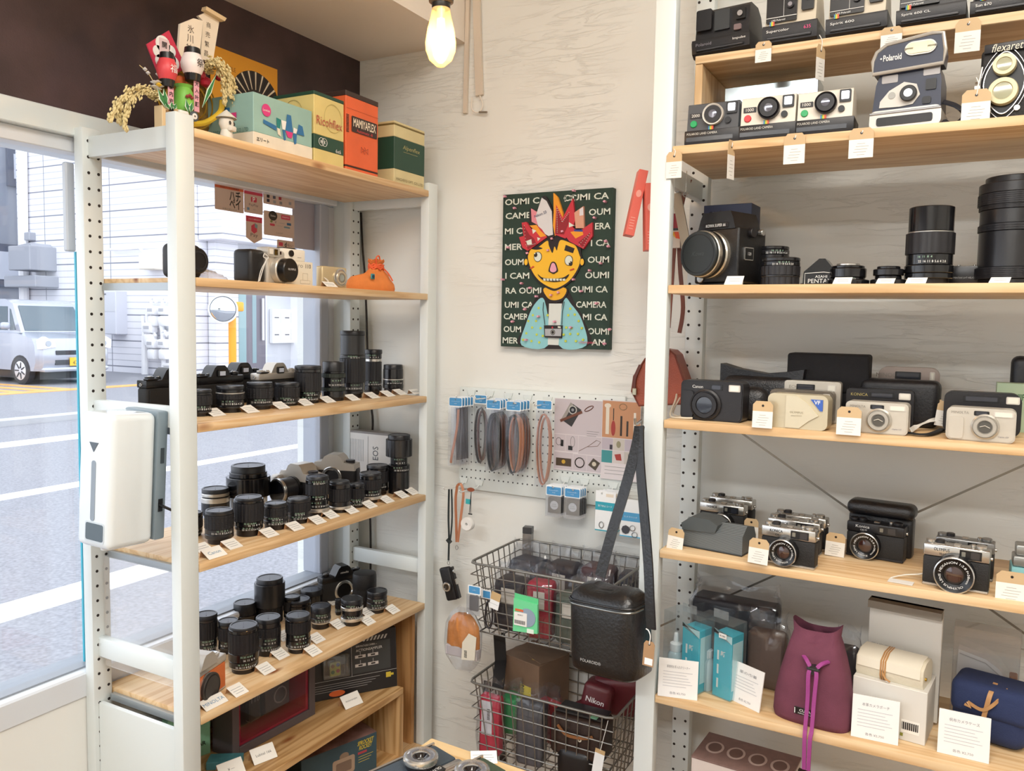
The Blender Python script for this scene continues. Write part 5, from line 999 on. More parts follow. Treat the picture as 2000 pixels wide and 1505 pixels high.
# ---- pegboard ----
YP = 1.972; p0 = atY(898, 754.5, YP); p1 = atY(897, 952, YP); PX0, PX1, PZ1, PZ0 = p0.x, -.735, p0.z-.0, p1.z
t = thing('pegboard', 'pale perforated metal pegboard on the back wall holding strap packets', 'pegboard', ((PX0+PX1)/2, YP, (PZ0+PZ1)/2)); PW, PH_ = PX1-PX0, PZ1-PZ0
PGM = mat('#dfe6e4', .4); g = G(); g.box(-PW/2, PW/2, 0, .012, -PH_/2, PH_/2, PGM, .002, 2)
n = int(PW/.015)
for j in range(int(PH_/.0225)):
    for i in range(n):
        if j == 0 and i % 3: continue
        g.cyl(-PW/2+.012+i*.015, .0002, PH_/2-.010-j*.0225, .0024, .0004, mat('#3c4042', .7), 'y', 6)
g.build('panel', t)
def hook(px, py, lab, L=.075, down=False):
    p = atY(px, py, YP-.001); t = thing('display_hook', lab, 'hook', p, 0, 'white hooks on the pegboard')
    g = G(); g.prism([(-.014, .006), (.014, .006), (.009, -.010), (-.009, -.010)], -.002, 0, PGM); g.build('plate', t)
    g = G(); g.tube([(0, -.001, -.008), (0, -.012, -.014), (0, -L, -.012), (0, -L-.006, -.006)], .0018, mat('#e4e8e8', .3), 8); g.build('rod', t); return t
for px, py, l in ((921, 765, 'leftmost'), (957, 767, 'second from the left'), (993, 771, 'third from the left'), (1031, 775, 'fourth from the left'), (1070, 779, 'fifth')):
    hook(px, py, 'white pegboard hook of the top row, %s' % l)
BLH = mat('#4a93c8', .5); CRD = mat('#eef2f4', .5); BAG = glass('#f2f3f5', .10, .05, .12, '#c9ccd8'); BAG2 = glass('#eef0f4', .14, .06, .1)
TAN = mat('#bd8060', .5, bump=.3); TAN2 = mat('#a76a48', .5, bump=.3); DKS = mat('#232a29', .5, bump=.3); BRN = mat('#6d4231', .5, bump=.3)
def packet(name, label, px, py, y, w, kind, H=.165, hh=.026, group=None, fr=True):
    """blue headed clear packet hanging; px,py = header centre in the photo"""
    p = atY(px, py, y); t = thing(name, label, 'packet', p, 0, group)
    g = G(); g.prism(rr(-w/2, w/2, -hh/2, hh/2, .002, 3), -.0006, 0, CRD); g.prism(rr(-w/2+.002, w/2-.002, -hh/2+.003, hh/2-.0015, .003, 3), -.0009, -.0006, BLH)
    if fr:
        g.txt('ハンドストラップ', .0028, CRD, 0, -.0011, .002, w=w*.6); g.txt('¥3,300', .0024, CRD, 0, -.0011, -.004)
    g.cyl(0, -.0009, hh/2-.006, .002, .0003, mat('#6c7478'), 'y', 8); g.build('header_card', t)
    g = G(); z0 = -hh/2+.001
    if kind == 'rod': g.strap(catmull([(.008, .002, z0-.008), (.004, .002, z0-.06), (-.012, .002, z0-.14), (-.014, .002, z0-.158)]), .006, .003, TAN, (1, .2, .3)); g.build('strap', t)
    elif kind == 'rodg': g.strap([(-.004, .002, z0-.006), (.000, .002, z0-.15)], .010, .003, mat('#5a5654', .5), (1, 0, 0)); g.build('strap', t)
    else:
        c1, c2 = {'loop_b': (DKS, mat('#2a2422', .5)), 'loop_t': (DKS, TAN), 'loop_n': (TAN, TAN), 'loop_g': (mat('#4b4744', .5), BRN)}[kind]
        a = H*.46; 
        for q, (cm, rx, rz, ox) in enumerate(((c1, w*.40, a, -.001), (c2, w*.34, a*.92, .004))):
            g = G(); g.strap([(ox+rx*math.sin(k*PI/14)*(1+.12*math.cos(k*PI/14)), .002+q*.003, z0-.012-a-rz*-math.cos(k*PI/14)) for k in range(29)], .0085, .003, cm, (0, 1, 0)); g.build('strap', t)
    g = G(); n = 8; vs = []; rnd = random.Random(int(px*3+py))
    for i in range(n+1):
        for j in range(4+1): vs.append((-w/2+w*j/4+(rnd.uniform(-.001, .001) if 0 < j < 4 else 0), -.003-.003*math.sin(PI*j/4)*rnd.uniform(.3, 1.4), z0-H*i/n))
    g.raw(vs, [(i*5+j, i*5+j+1, i*5+j+6, i*5+j+5) for i in range(n) for j in range(4)], BAG); g.build('clear_bag', t, sharp=70)
    return t
GP = 'packets of leather straps on the pegboard'
for k in range(5):
    packet('strap_packet', 'foremost packet with a straight tan strap on the leftmost hook' if k == 0 else 'packet of dark straps behind the foremost one on the leftmost hook, number %s back' % ['', 'one', 'two', 'three', 'four'][k], 890+k*5.5, 785-k*.6, 1.895+k*.013, .0435, 'rod' if k == 0 else 'rodg', group=GP, fr=k == 0)
packet('strap_packet', 'packet half hidden on the second hook from the left', 939, 780, 1.945, .040, 'loop_g', group=GP)
for k in range(4):
    packet('strap_packet', 'foremost packet with a black looped strap on the third hook' if k == 0 else 'packet with a brown looped strap behind the black loop, layer %s' % ['', 'one', 'two', 'three'][k], 964+k*5, 790-k*1.2, 1.905+k*.014, .0445, 'loop_b' if k == 0 else 'loop_g', H=.170, group=GP, fr=k == 0)
for k in range(4):
    packet('strap_packet', 'foremost packet with black and tan looped straps on the fourth hook' if k == 0 else 'packet with a tan looped strap on the fourth hook, layer %s behind' % ['', 'one', 'two', 'three'][k], 1003+k*6, 793-k*1.0, 1.905+k*.014, .0445, 'loop_t' if k == 0 else 'loop_n' if k == 1 else 'loop_g', H=.170, group=GP, fr=k == 0)
packet('strap_packet', 'long packet with a tan looped neck cord on the fifth hook', 1063, 791, 1.930, .046, 'loop_n', H=.205, group=GP)
# catalogue sheets
def sheet(name, label, x0, y0, x1, y1, deco, yy=YP-.0035):
    a = atY(x0, y0, yy); b = atY(x1, y1, yy); w, h = (b.x-a.x)/2, (a.z-b.z)/2; t = thing(name, label, 'poster', ((a.x+b.x)/2, yy, (a.z+b.z)/2))
    g = G(); g.box(-w, w, 0, .001, -h, h, mat('#d9d3d6', .5)); deco(g, w, h); g.build('sheet', t); return t
def P1(g, w, h):
    PH = mat('#c4bcc2', .5)
    g.box(-w*.99, w*.99, -.0003, 0, h*.02, h*.99, PH); R45 = RY(math.radians(30)); g.M = T(-w*.30, 0, h*.58)
    g.box(-.018, .018, -.0006, -.0003, -.028, .026, mat('#333233'), M=R45); g.box(-.018, -.009, -.0008, -.0003, -.028, .026, mat('#98948f'), M=R45); g.prism(oval(.004, .012, .012, .012), -.0010, -.0003, mat('#b9b9b4')); g.prism(oval(.004, .012, .009, .009), -.0013, -.0003, BK); g.prism(oval(.004, .012, .004, .004), -.0015, -.0003, mat('#8e8e92'))
    g.box(-.034, .034, -.0017, -.0003, -.003, .004, BRN, M=T(0, 0, -.006) @ RY(math.radians(-24))); g.M = None
    g.tube([(w*.42+.012*math.cos(a*PI/8), -.0008, h*.77+.005*math.sin(a*PI/8)+.006*math.cos(a*PI/8)) for a in range(16)], .0012, BRN, 4, closed=True)
    for k in range(3): g.box(w*.35, w*.85-k*.004, -.0005, 0, h*.14-k*.006, h*.14-k*.006+.0010, mat('#777'))
    for x0, x1, z0, z1 in ((-.98, -.52, -.46, 0), (-.50, .0, -.46, 0), (.02, .98, -.50, 0), (-.98, -.2, -.96, -.50), (-.18, .36, -.96, -.52), (.38, .98, -.96, -.52)): g.box(w*x0, w*x1, -.0003, 0, h*z0, h*z1, PH)
    g.box(-w*.72, -w*.60, -.0006, 0, -h*.33, -h*.15, BK); g.tube([(-w*.80+.008*math.cos(a*PI/7), -.0006, -h*.2+.010*math.sin(a*PI/7)) for a in range(14)], .0006, mat('#555'), 4, closed=True)
    g.box(-w*.40, -w*.22, -.0006, 0, -h*.42, -h*.30, BK); g.tube([(-w*.22+.006*math.cos(a*PI/7), -.0006, -h*.18+.014*math.sin(a*PI/7)) for a in range(14)], .0006, mat('#888'), 4, closed=True)
    g.tube([(w*.05, -.0006, -h*.42), (w*.45, -.0006, -h*.25), (w*.75, -.0006, -h*.08), (w*.92, -.0006, -h*.12), (w*.80, -.0006, -h*.24), (w*.4, -.0006, -h*.28)], .0007, mat('#8a7468'), 4)
    g.box(-w*.90, -w*.26, -.0006, 0, -h*.88, -h*.66, mat('#4a3c2c')); g.prism(oval(-w*.58, -h*.76, .0055, .0055, 16), -.0009, 0, mat('#c9a23a'))
    g.tube([(w*.09+.013*math.cos(a*PI/7), -.0006, -h*.74+.013*math.sin(a*PI/7)) for a in range(14)], .0016, mat('#3a3330'), 5, closed=True); g.prism([(w*.44, -h*.78), (w*.64, -h*.58), (w*.92, -h*.70), (w*.74, -h*.92)], -.0006, 0, mat('#4a4236')); g.prism(oval(w*.68, -h*.74, .006, .006, 14), -.0009, 0, mat('#c9c2b0'))
sheet('catalog_sheet', 'product sheet with a large photo of a camera and brown wrist strap', 1084, 777, 1175.5, 926, P1)
def P2(g, w, h):
    g.box(-w*.98, w*.98, -.0003, 0, h*.06, h*.98, mat('#c08d68', .5)); PH = mat('#c9c3c9', .5)
    g.box(-w*.80, -w*.62, -.0008, 0, h*.14, h*.88, mat('#ded6c6')); g.prism(oval(-w*.71, h*.86, .009, .006, 16), -.0010, 0, mat('#ded6c6')); g.prism(oval(-w*.40, h*.30, .006, .020, 16), -.0008, 0, mat('#a23a34')); g.box(-w*.42, -w*.38, -.0008, 0, h*.5, h*.80, BK)
    g.box(-w*.04, w*.06, -.0008, 0, h*.12, h*.62, mat('#2c2420')); g.box(w*.28, w*.38, -.0008, 0, h*.12, h*.5, mat('#3a2f28')); g.box(w*.64, w*.76, -.0008, 0, h*.08, h*.72, mat('#e6dfd2')); g.tube([(w*.08+.010*math.cos(a*PI/7), -.0006, h*.85+.008*math.sin(a*PI/7)) for a in range(14)], .0012, mat('#a08468'), 4, closed=True)
    for x0, x1, z0, z1, c in ((-.98, -.4, -.25, .04, '#b9b0bb'), (-.38, .2, -.25, .04, '#c5c0b8'), (.22, .95, -.25, .04, '#b8b0bc'), (-.98, -.42, -.58, -.27, '#3f8f93'), (-.40, .18, -.58, -.27, '#cfc8c6'), (.20, .95, -.58, -.27, '#bdb8b2')): g.box(w*x0, w*x1, -.0003, 0, h*z0, h*z1, mat(c))
    g.prism(oval(-w*.1, -h*.10, .006, .009, 14), -.0006, 0, mat('#8f8c70')); g.prism([(-w*.3, -h*.36), (w*.02, -h*.33), (w*.08, -h*.50), (-w*.2, -h*.50)], -.0006, 0, mat('#a33b36')); g.box(-w*.56, -w*.42, -.0006, 0, -h*.24, -h*.12, mat('#3a3540')); g.box(w*.4, w*.62, -.0006, 0, -h*.55, -h*.32, mat('#7a756a'))
    for k in range(3): g.box(-w*.80, w*.55-k*.004, -.0004, 0, -h*(.68+.09*k), -h*(.68+.09*k)+.0010, mat('#8a8a8a'))
sheet('catalog_sheet', 'product sheet with leather tools on a tan photo, partly behind the bag strap', 1177, 780, 1248, 942, P2, YP-.0045)
# lower right hooks with square film holders and teal cards
for px, py, l in ((1104, 934, 'over the left film holder'), (1142, 939, 'over the right film holder'), (1198, 946, 'over the teal cards')): hook(px, py, 'white pegboard hook of the lower row, ' + l)
for (px, py, n) in ((1082, 958, 4), (1118, 962, 4)):
    for k in range(n):
        y = 1.90+k*.015; p = atY(px+k*4, py-k*1.2, y); s = 'left' if px < 1100 else 'right'
        t = thing('film_holder_packet', 'foremost %s blue headed packet with a black round labelled film holder' % s if k == 0 else '%s stack blue headed film holder packet, %s behind the foremost' % (s, ['', 'one', 'two', 'three'][k]), 'packet', p, 0, 'blue headed film holder packets')
        g = G(); g.prism(rr(-.0225, .0225, -.014, .014, .002, 3), -.0006, 0, CRD); g.prism(rr(-.0205, .0205, -.011, .010, .003, 3), -.0009, -.0006, BLH); g.txt('フィルムホルダー', .003, CRD, 0, -.0011, .001, w=.028); g.txt('¥1,100', .0024, CRD, 0, -.0011, -.005); g.build('header_card', t)
        g = G(); g.box(-.018, .020, .001, .010, -.060, -.018, mat('#242426', .5, bump=.3), .003, 2); g.cyl(.001, .0008, -.038, .0115, .0004, CRD, 'y', 24); g.txt('OUMI', .003, mat('#777'), .001, .0002, -.036); g.txt('CAMERA', .003, mat('#777'), .001, .0002, -.041); g.build('film_holder', t)
        g = G(); g.box(-.0225, .0225, -.003, -.0025, -.068, -.012, BAG2); g.build('clear_bag', t)
TEL = mat('#2fa0b4', .5)
for k in range(4):
    p = atY(1182+k*7, 985-k*1.0, 1.895+k*.018); t = thing('strap_ring_card', 'foremost white and teal card pack with a ring, under the lower hook' if k == 0 else 'white and teal card pack, layer %s behind the foremost' % ['', 'one', 'two', 'three'][k], 'packet', p, 0, 'white and teal card packs')
    g = G(); g.box(-.026, .028, -.0005, 0, -.068, .034, CRD); g.box(-.026, .028, -.0008, 0, -.015, .006, TEL); g.txt('落下防止コード', .005, CRD, 0, -.0012, -.004, w=.038); g.box(-.026, .028, -.0008, 0, -.068, -.065, TEL); g.box(.002, .022, -.0008, 0, .020, .028, mat('#e3d9c8')); g.build('card', t)
    g = G(); g.tube([(-.008+.006*math.cos(a*PI/8), -.003, -.052+.008*math.sin(a*PI/8)) for a in range(16)], .0009, mat('#8a8a8a', .3, .9), 5, closed=True); g.build('ring', t)
p = atY(1232, 1010, 1.91); t = thing('strap_ring_card', 'blue striped card pack with a dark disc and two rings beside the bag strap', 'packet', p, 0)
g = G(); g.box(-.028, .030, -.0005, 0, -.050, .045, CRD); g.box(-.028, .030, -.0008, 0, -.010, .012, mat('#4f9fce')); g.txt('カメラリング', .004, CRD, 0, -.0012, .001, w=.035); g.box(-.028, .030, -.0008, 0, -.050, -.047, mat('#5db3d8')); g.build('card', t)
g = G(); g.cyl(-.012, -.001, -.032, .011, .002, mat('#3f424b', .4), 'y', 8); g.build('disc', t)
for x, z in ((.006, -.026), (.012, -.042)): g = G(); g.tube([(x+.007*math.cos(a*PI/8), -.003, z+.007*math.sin(a*PI/8)) for a in range(16)], .0009, mat('#9a9a9a', .3, .9), 5, closed=True); g.build('ring', t)

# ---- left lower: hanging straps, disc and reel ----
hook(906, 936, 'white pegboard hook at the lower left, holding the wrist straps', .10)
hook(936, 941, 'white pegboard hook at the lower left, holding the white reel', .10)
t = thing('wrist_strap', 'black cord wrist strap hanging low with a miniature camera on its end', 'strap', (0, 0, 0)); YS_ = 1.925
P = lambda *a: [atY(x, y, YS_) for x, y in a]
g = G(); g.strap(catmull(P((877, 955), (876, 1010), (877, 1050), (876, 1094))), .0045, .0035, DKS, (1, 0, 0)); g.strap(catmull(P((882, 955), (883, 1010), (880, 1050), (877, 1060))), .0035, .003, DKS, (1, 0, 0)); g.strap(P((874, 1052), (880, 1060)), .010, .008, DKS, (1, 0, 0)); g.build('cord', t)
g = G(); c = atY(876, 1099, YS_); g.tube([c+Vector((.004*math.cos(a*PI/6), 0, .005*math.sin(a*PI/6))) for a in range(12)], .0008, CHR, 6, closed=True); g.build('ring', t)
c = atY(876, 1140, YS_); mc = thing('miniature_camera', 'miniature black rangefinder camera dangling tilted from the black wrist strap', 'camera', c, 0, rot=(0, math.radians(72), 0))
g = G(); g.box(-.048, .048, .0, .016, -.022, .014, mat('#1a1a1c', .5, bump=.3), .006, 3); g.build('body', mc)
g = G(); g.box(-.045, .046, .0005, .0155, .0145, .023, mat('#1d1d20', .25), .002); g.box(-.010, .006, .001, .015, .023, .026, CHR, .001); g.cyl(-.032, .008, .023, .006, .003, CHR, 'z', 18); g.build('top_plate', mc)
g = G(); g.cyl(.006, 0, -.004, .015, .006, mat('#2a2a2c', .3), 'y', 28); g.ring(.006, -.006, -.004, .009, .013, .003, CHR, 'y'); g.cyl(.006, -.006, -.004, .009, .001, GLM, 'y', 20); g.build('lens', mc)
t = thing('wrist_strap', 'tan leather loop wrist strap hanging beside the black cord strap', 'strap', (0, 0, 0))
g = G(); g.strap(catmull(P((893, 948), (890, 975), (891, 1020), (892, 1058))), .007, .0025, TAN2, (1, .4, 0)); g.strap(catmull(P((893, 948), (900, 945), (905, 965), (900, 1010), (894, 1058))), .007, .0025, TAN, (1, .4, 0)); g.build('strap', t)
c = atY(892, 1069, YS_); g = G(); g.tube([c+Vector((.0045*math.cos(a*PI/6), 0, .006*math.sin(a*PI/6))) for a in range(12)], .0008, CHR, 6, closed=True); g.build('ring', t)
t = thing('cord_reel', 'white round reel hanging on a cord below a brown leather button and a teal tag', 'reel', atY(917, 1021, 1.90))
g = G(); g.lathe([(.004, 0), (.017, 0), (.019, .003), (.019, .015), (.017, .018), (.004, .017), (.004, 0)], WHT, 28, RX(PI/2)); g.build('reel', t)
g = G(); g.prism(oval(.004, .094, .011, .0055, 20), -.004, 0, mat('#8e4a2c', .4)); g.build('leather_button', t)
g = G(); g.tube([(.004, 0, .09), (-.001, 0, .028)], .0009, BK, 5); g.tube([(.004, 0, .09), (.003, 0, .028)], .0009, BK, 5); g.box(-.004, .008, -.001, .001, .024, .027, BK); g.build('cord', t)
g = G(); g.box(-.014, .001, .001, .002, .052, .066, mat('#33aab0')); g.build('tag', t)

# ---- wire baskets ----
WIRE = mat('#8a8984', .35, .7)
def basket(lab, x0, x1, y0, y1, zt, zb, tp=.022):
    t = thing('wire_basket', lab, 'basket', (0, 0, 0)); g = G(); R = .0032
    def lv(z): k = (zt-z)/(zt-zb)*tp; return [Vector((x0+k, y0+k, z)), Vector((x1-k, y0+k, z)), Vector((x1-k, y1-k*.3, z)), Vector((x0+k, y1-k*.3, z))]
    top = lv(zt); rim = []
    for i in range(4):
        a, b, c = top[i-1], top[i], top[(i+1) % 4]; rim += [b+(a-b).normalized()*.02, b+(a-b).normalized()*.006+(c-b).normalized()*.006, b+(c-b).normalized()*.02]
    g.tube(rim, R, WIRE, 8, closed=True); g.build('rim', t)
    g = G(); r = .0017; nh = 6
    for j in range(1, nh+1): g.tube(lv(zt+(zb-zt)*j/nh), r if j < nh else .0024, WIRE, 5, closed=True)
    bot = lv(zb)
    for i in range(4):
        a, b = top[i], top[(i+1) % 4]; c, d = bot[i], bot[(i+1) % 4]; n = max(2, int((b-a).length/.029))
        for k in range(1, n): u = k/n; g.tube([a.lerp(b, u), c.lerp(d, u)], r, WIRE, 5)
    for i in (0, 1):
        a, b = bot[i], bot[i+1]; c, d = bot[(i+3) % 4], bot[(i+2) % 4]; n = int((b-a).length/.029)
        for k in range(1, n): u = k/n; g.tube([a.lerp(b, u), c.lerp(d, u)], r, WIRE, 5)
    g.build('wire_mesh', t); return t
basket('upper wire basket full of plastic bagged goods below the pegboard', -1.030, -.655, 1.700, 1.964, .819, .642)
basket('lower wire basket holding a brown carton, a red package and camera cases', -1.021, -.634, 1.690, 1.964, .521, .328)

def bagged(name, label, cat, P, rz, w, d, h, m, seed, inner=None, tip=0):
    """soft goods in a clear bag standing in a basket"""
    rnd = random.Random(seed); t = thing(name, label, cat, P, rz); 
    if tip: t.rotation_euler = (tip, 0, rz)
    g = G(); g.box(-w/2, w/2, -d/2, d/2, 0, h, m, min(w, d, h)*.22, 3); 
    g.v = [(x+rnd.uniform(-1, 1)*.0015, y+rnd.uniform(-1, 1)*.0015, z+rnd.uniform(-1, 1)*.0015) for x, y, z in g.v]; g.build('content', t, sharp=50)
    if inner: inner(t, w, d, h)
    q = G(); n = 10; vs = []; W2, D2, H2 = w/2+.006, d/2+.005, h+.004
    lev = [(.001, .98, .98), (H2*.3, 1.03, 1.05), (H2*.6, 1.0, 1.0), (H2*.88, 1.0, .95), (H2+.004, .95, .55), (H2+.014, .90, .22), (H2+.026, .86, .10), (H2+.036, .92, .05)]
    N = 24; ph = rnd.uniform(0, 6)
    for li, (z, kx, ky) in enumerate(lev):
        for i in range(N):
            a = 2*PI*i/N; ca, sa = math.cos(a), math.sin(a); f_ = 1/max(abs(ca), abs(sa))**.75; j1 = 1+rnd.uniform(-.07, .07); vs.append((W2*ca*f_*kx*j1, D2*sa*f_*ky*j1+(.004*math.sin(4*a+ph) if li > 4 else 0), z+rnd.uniform(-.003, .003)+(.008*math.sin(3*a+ph) if li > 5 else 0)))
    q.raw(vs, [(l*N+i, l*N+(i+1) % N, l*N+N+(i+1) % N, l*N+N+i) for l in range(len(lev)-1) for i in range(N)], BAG3); q.build('plastic_bag', t, sharp=25); return t
BAG3 = glass('#f6f7f9', .06, .02, .10, '#dcdde8')
ZU, ZLW = .6445, .3305
for x, y, w, d, h, c, l, s in ((-.945, 1.78, .085, .07, .13, '#232228', 'dark padded pouch in clear plastic at the front left of the upper basket', 1), (-.860, 1.765, .065, .05, .14, '#9c2036', 'crimson case in clear plastic in the upper basket', 2), (-.955, 1.89, .10, .08, .15, '#2d3442', 'navy pouch in clear plastic at the back left of the upper basket', 3), (-.780, 1.775, .075, .06, .12, '#4d5a50', 'grey green case in clear plastic in the middle of the upper basket', 4), (-.715, 1.80, .05, .09, .13, '#1f1f24', 'black case in clear plastic at the right front of the upper basket', 5), (-.855, 1.89, .085, .07, .155, '#26242c', 'black folded pouch in clear plastic behind the crimson case', 6), (-.765, 1.90, .085, .07, .16, '#4a3438', 'brown leather case in clear plastic at the back of the upper basket', 7), (-.690, 1.91, .04, .06, .15, '#33343c', 'slate grey case in clear plastic at the back right of the upper basket', 8)):
    def inn(t, w_, d_, h_, c=c):
        g = G(); g.box(-w_*.2, w_*.25, -d_/2-.0015, -d_/2, h_*.55, h_*.85, mat('#d8d4cb')); g.build('label', t)
    bagged('bagged_case', l, 'case', Vector((x, y, ZU)), (s % 3-1)*.12, w, d, h, mat(c, .5, bump=.3), s, inn)
# small transparent box standing on the rim
p = atY(962, 1085, 1.93); t = thing('clear_box', 'tall narrow clear box with a dark lid at the back left of the upper basket', 'box', (-1.005+.02, 1.93, ZU), .2)
g = G(); g.box(-.012, .012, -.012, .012, 0, .205, glass('#cfd0d0', .2, .35, .1, '#8f8a86')); g.build('body', t); g = G(); g.box(-.0125, .0125, -.0125, .0125, .205, .222, mat('#3b3d40', .3), .001); g.build('lid', t)
# goods hung on the front of the upper basket
p = atY(1030, 1200, 1.683)
t = thing('memory_pouch', 'bright green zip pouch with a white barcode label hanging on the upper basket front', 'pouch', p, 0)
GR1 = mat('#6fd49a', .35); u = 1/1.0
g = G(); g.prism([(-.033, .036), (.030, .032), (.031, -.038), (-.034, -.043)], -.008, -.001, GR1); g.prism([(-.033, .048), (.030, .044), (.030, .032), (-.033, .036)], -.004, -.002, mat('#5cc98a', .3)); g.build('pouch', t)
g = G(); g.prism(oval(.004, -.004, .022, .022, 24), -.0095, -.008, mat('#8d9fb2', .4)); g.build('content', t)
g = G(); g.box(-.030, .004, -.0108, -.0096, -.026, .006, WHT)
for k in range(12): g.box(-.028+k*.0024, -.0268+k*.0024, -.0112, -.0108, -.022, -.013, BK)
g.txt('8GBA-F', .003, BK, -.013, -.0112, .0); g.box(.004, .022, -.0092, -.008, -.040, -.030, mat('#dfeee2')); g.box(-.028, -.006, -.0096, -.008, .008, .013, mat('#d2683a')); g.build('barcode_label', t)
p = atY(927, 1152, 1.675); t = thing('strap_packet', 'blue headed packet with a folded grey strap hanging at the basket corner', 'packet', p, 0)
g = G(); g.prism(rr(-.018, .018, -.011, .011, .001, 2), -.001, 0, CRD); g.prism(rr(-.0155, .0155, -.008, .009, .002, 2), -.0013, -.001, BLH); g.txt('レザー', .003, CRD, 0, -.0016, 0); g.build('header_card', t)
g = G(); g.box(-.014, .012, -.004, .004, -.052, -.013, mat('#4a4a55', .5, bump=.4), .004, 2); g.build('strap', t)
g = G(); g.box(-.019, .019, -.0065, -.006, -.060, -.010, BAG2); g.build('clear_bag', t)
t = thing('strap_packet', 'blue headed packet with a black looped cord behind the grey strap packet', 'packet', atY(948, 1160, 1.705), 0)
g = G(); g.box(-.012, .016, -.001, 0, -.010, .012, CRD); g.box(-.006, .014, -.0014, -.001, -.008, .009, BLH); g.build('header_card', t)
g = G(); g.tube([(.010+.010*math.sin(k*PI/12), .002, -.050-.034*math.cos(k*PI/12)) for k in range(24)], .0022, mat('#232328', .4), 6, closed=True); g.build('cord', t)
t = thing('price_tag', 'kraft and white price tag hanging beside the blue headed packets', 'price tag', atY(967, 1172, 1.695), 0, rot=(0, math.radians(12), 0))
g = G(); g.box(-.013, .013, -.0006, 0, -.022, .000, CRD); g.box(-.013, .013, -.0006, 0, 0, .020, mat('#c7a97c', .6)); g.box(-.012, .010, -.0008, 0, -.010, -.0095, INK); g.build('tag', t)
# orange-brown ginger coloured bag in plastic
p = atY(905, 1235, 1.70); t = thing('bagged_case', 'orange brown leather drawstring bag in clear plastic hanging left of the baskets', 'case', p, 0)
g = G(); vs = []; fs = []; N = 26; prof = [(.020, .048, .010), (.030, .040, .014), (.042, .020, .017), (.045, -.005, .017), (.046, -.034, .014)]
for rx, z, ry in prof:
    for i in range(N): a = 2*PI*i/N; vs.append((rx*math.cos(a)*(1+.04*math.sin(6*a)), ry*math.sin(a)*(1+.25*math.sin(7*a+z*50)), z))
g.raw(vs, [(l*N+i, l*N+(i+1) % N, l*N+N+(i+1) % N, l*N+N+i) for l in range(4) for i in range(N)]+[tuple(range(N)), tuple(range(4*N, 5*N))], mat('#c8803c', .6, bump=.5, var=.12, vscale=25)); g.build('leather_bag', t, sharp=60)
g = G(); g.box(-.046, .046, -.012, .012, -.060, -.034, mat('#c3bec0', .5), .002); g.build('base_card', t)
g = G(); g.prism([(.008, -.060), (.046, -.054), (.050, .004), (.028, .010), (.010, -.016)], -.021, -.0195, mat('#d5d1c2', .5)); 
for k in range(6): g.box(.016, .024, -.0214, -.021, -.052+k*.0032, -.0505+k*.0032, BK)
g.build('care_card', t)
g = G(); vs = []; 
for l, (rx, z, ry) in enumerate([(.012, .066, .004), (.034, .050, .014), (.052, .02, .021), (.054, -.03, .021), (.050, -.062, .018), (.034, -.085, .004), (.020, -.098, .002)]):
    rnd = random.Random(l)
    for i in range(20): a = 2*PI*i/20; k = 1+rnd.uniform(-.06, .06); vs.append((rx*math.cos(a)*k, ry*math.sin(a)*k, z+rnd.uniform(-.002, .002)))
g.raw(vs, [(l*20+i, l*20+(i+1) % 20, l*20+20+(i+1) % 20, l*20+20+i) for l in range(6) for i in range(20)], BAG3); g.build('plastic_bag', t, sharp=25)
# black straps hanging behind the lower basket, left
t = thing('hanging_strap', 'broad black fabric strap hanging from the upper basket down behind the lower one', 'strap', (0, 0, 0))
g = G(); g.strap([atY(975, 1235, 1.80), atY(978, 1290, 1.80), atY(972, 1345, 1.72)], .030, .006, mat('#131214', .6), (1, .3, 0)); g.build('strap', t); g = G(); q = atY(974, 1238, 1.795); g.box(q.x-.010, q.x+.008, q.y-.006, q.y, q.z-.002, q.z+.016, WHT, .001); g.build('clip', t)
t = thing('hanging_strap', 'pair of dark strap ends hanging out below the lower basket', 'strap', (0, 0, 0))
for px, c in ((952, '#3d3c3c'), (981, '#1d1412')): g = G(); g.strap([atY(px, 1300 if px > 970 else 1330, 1.90), atY(px, 1450, 1.90), atY(px+2, 1485, 1.90)], .022, .004, mat(c, .6), (1, 0, 0)); g.build('strap', t)
# lower basket contents
CB = mat('#7d6450', .6, var=.08, vscale=20)
t = thing('camera_carton', 'brown Nikon cardboard carton with a yellow label in the lower basket', 'box', (-.918, 1.872, .415), math.radians(-14))
g = G(); g.box(-.072, .055, -.062, .062, 0, .135, CB, .001); g.prism([(-.01, -.03), (.05, -.05), (.06, .0), (.01, .03)], .1355, .1375, CB, 'xy'); g.build('carton', t)
g = G(); g.box(.004, .030, -.0626, -.062, .030, .072, mat('#e5cf2a', .5)); vs, fs, tw, th = textgeo('Nikon', True); k = .036/tw; g.raw([(-.003+b*k, -.0629, .071-a*k) for a, b in vs], fs, BK); g.box(-.005, .0035, -.0624, -.062, .030, .073, mat('#d5b82a')); g.box(.012, .034, -.04, -.022, .1351, .1356, mat('#cbb35a')); g.build('label', t)
def redc(t, w, d, h):
    g = G(); g.box(-w*.35, w*.18, -d/2-.0016, -d/2-.0002, h*.35, h*.93, mat('#dcdde3', .4)); 
    for k in range(9): g.box(-w*.06, w*.08, -d/2-.002, -d/2-.0016, h*.62+k*.0032, h*.62+k*.0032+.0016, BK)
    g.build('label', t)
bagged('bagged_case', 'bright red case with a white barcode label in clear plastic, lower basket', 'case', Vector((-.975, 1.728, ZLW+.002)), .02, .056, .030, .150, mat('#c22444', .5), 21, redc)
bagged('bagged_case', 'slate grey padded pouch in clear plastic in the middle of the lower basket', 'case', Vector((-.866, 1.738, ZLW+.002)), .05, .07, .045, .155, mat('#4b4d54', .55), 22)
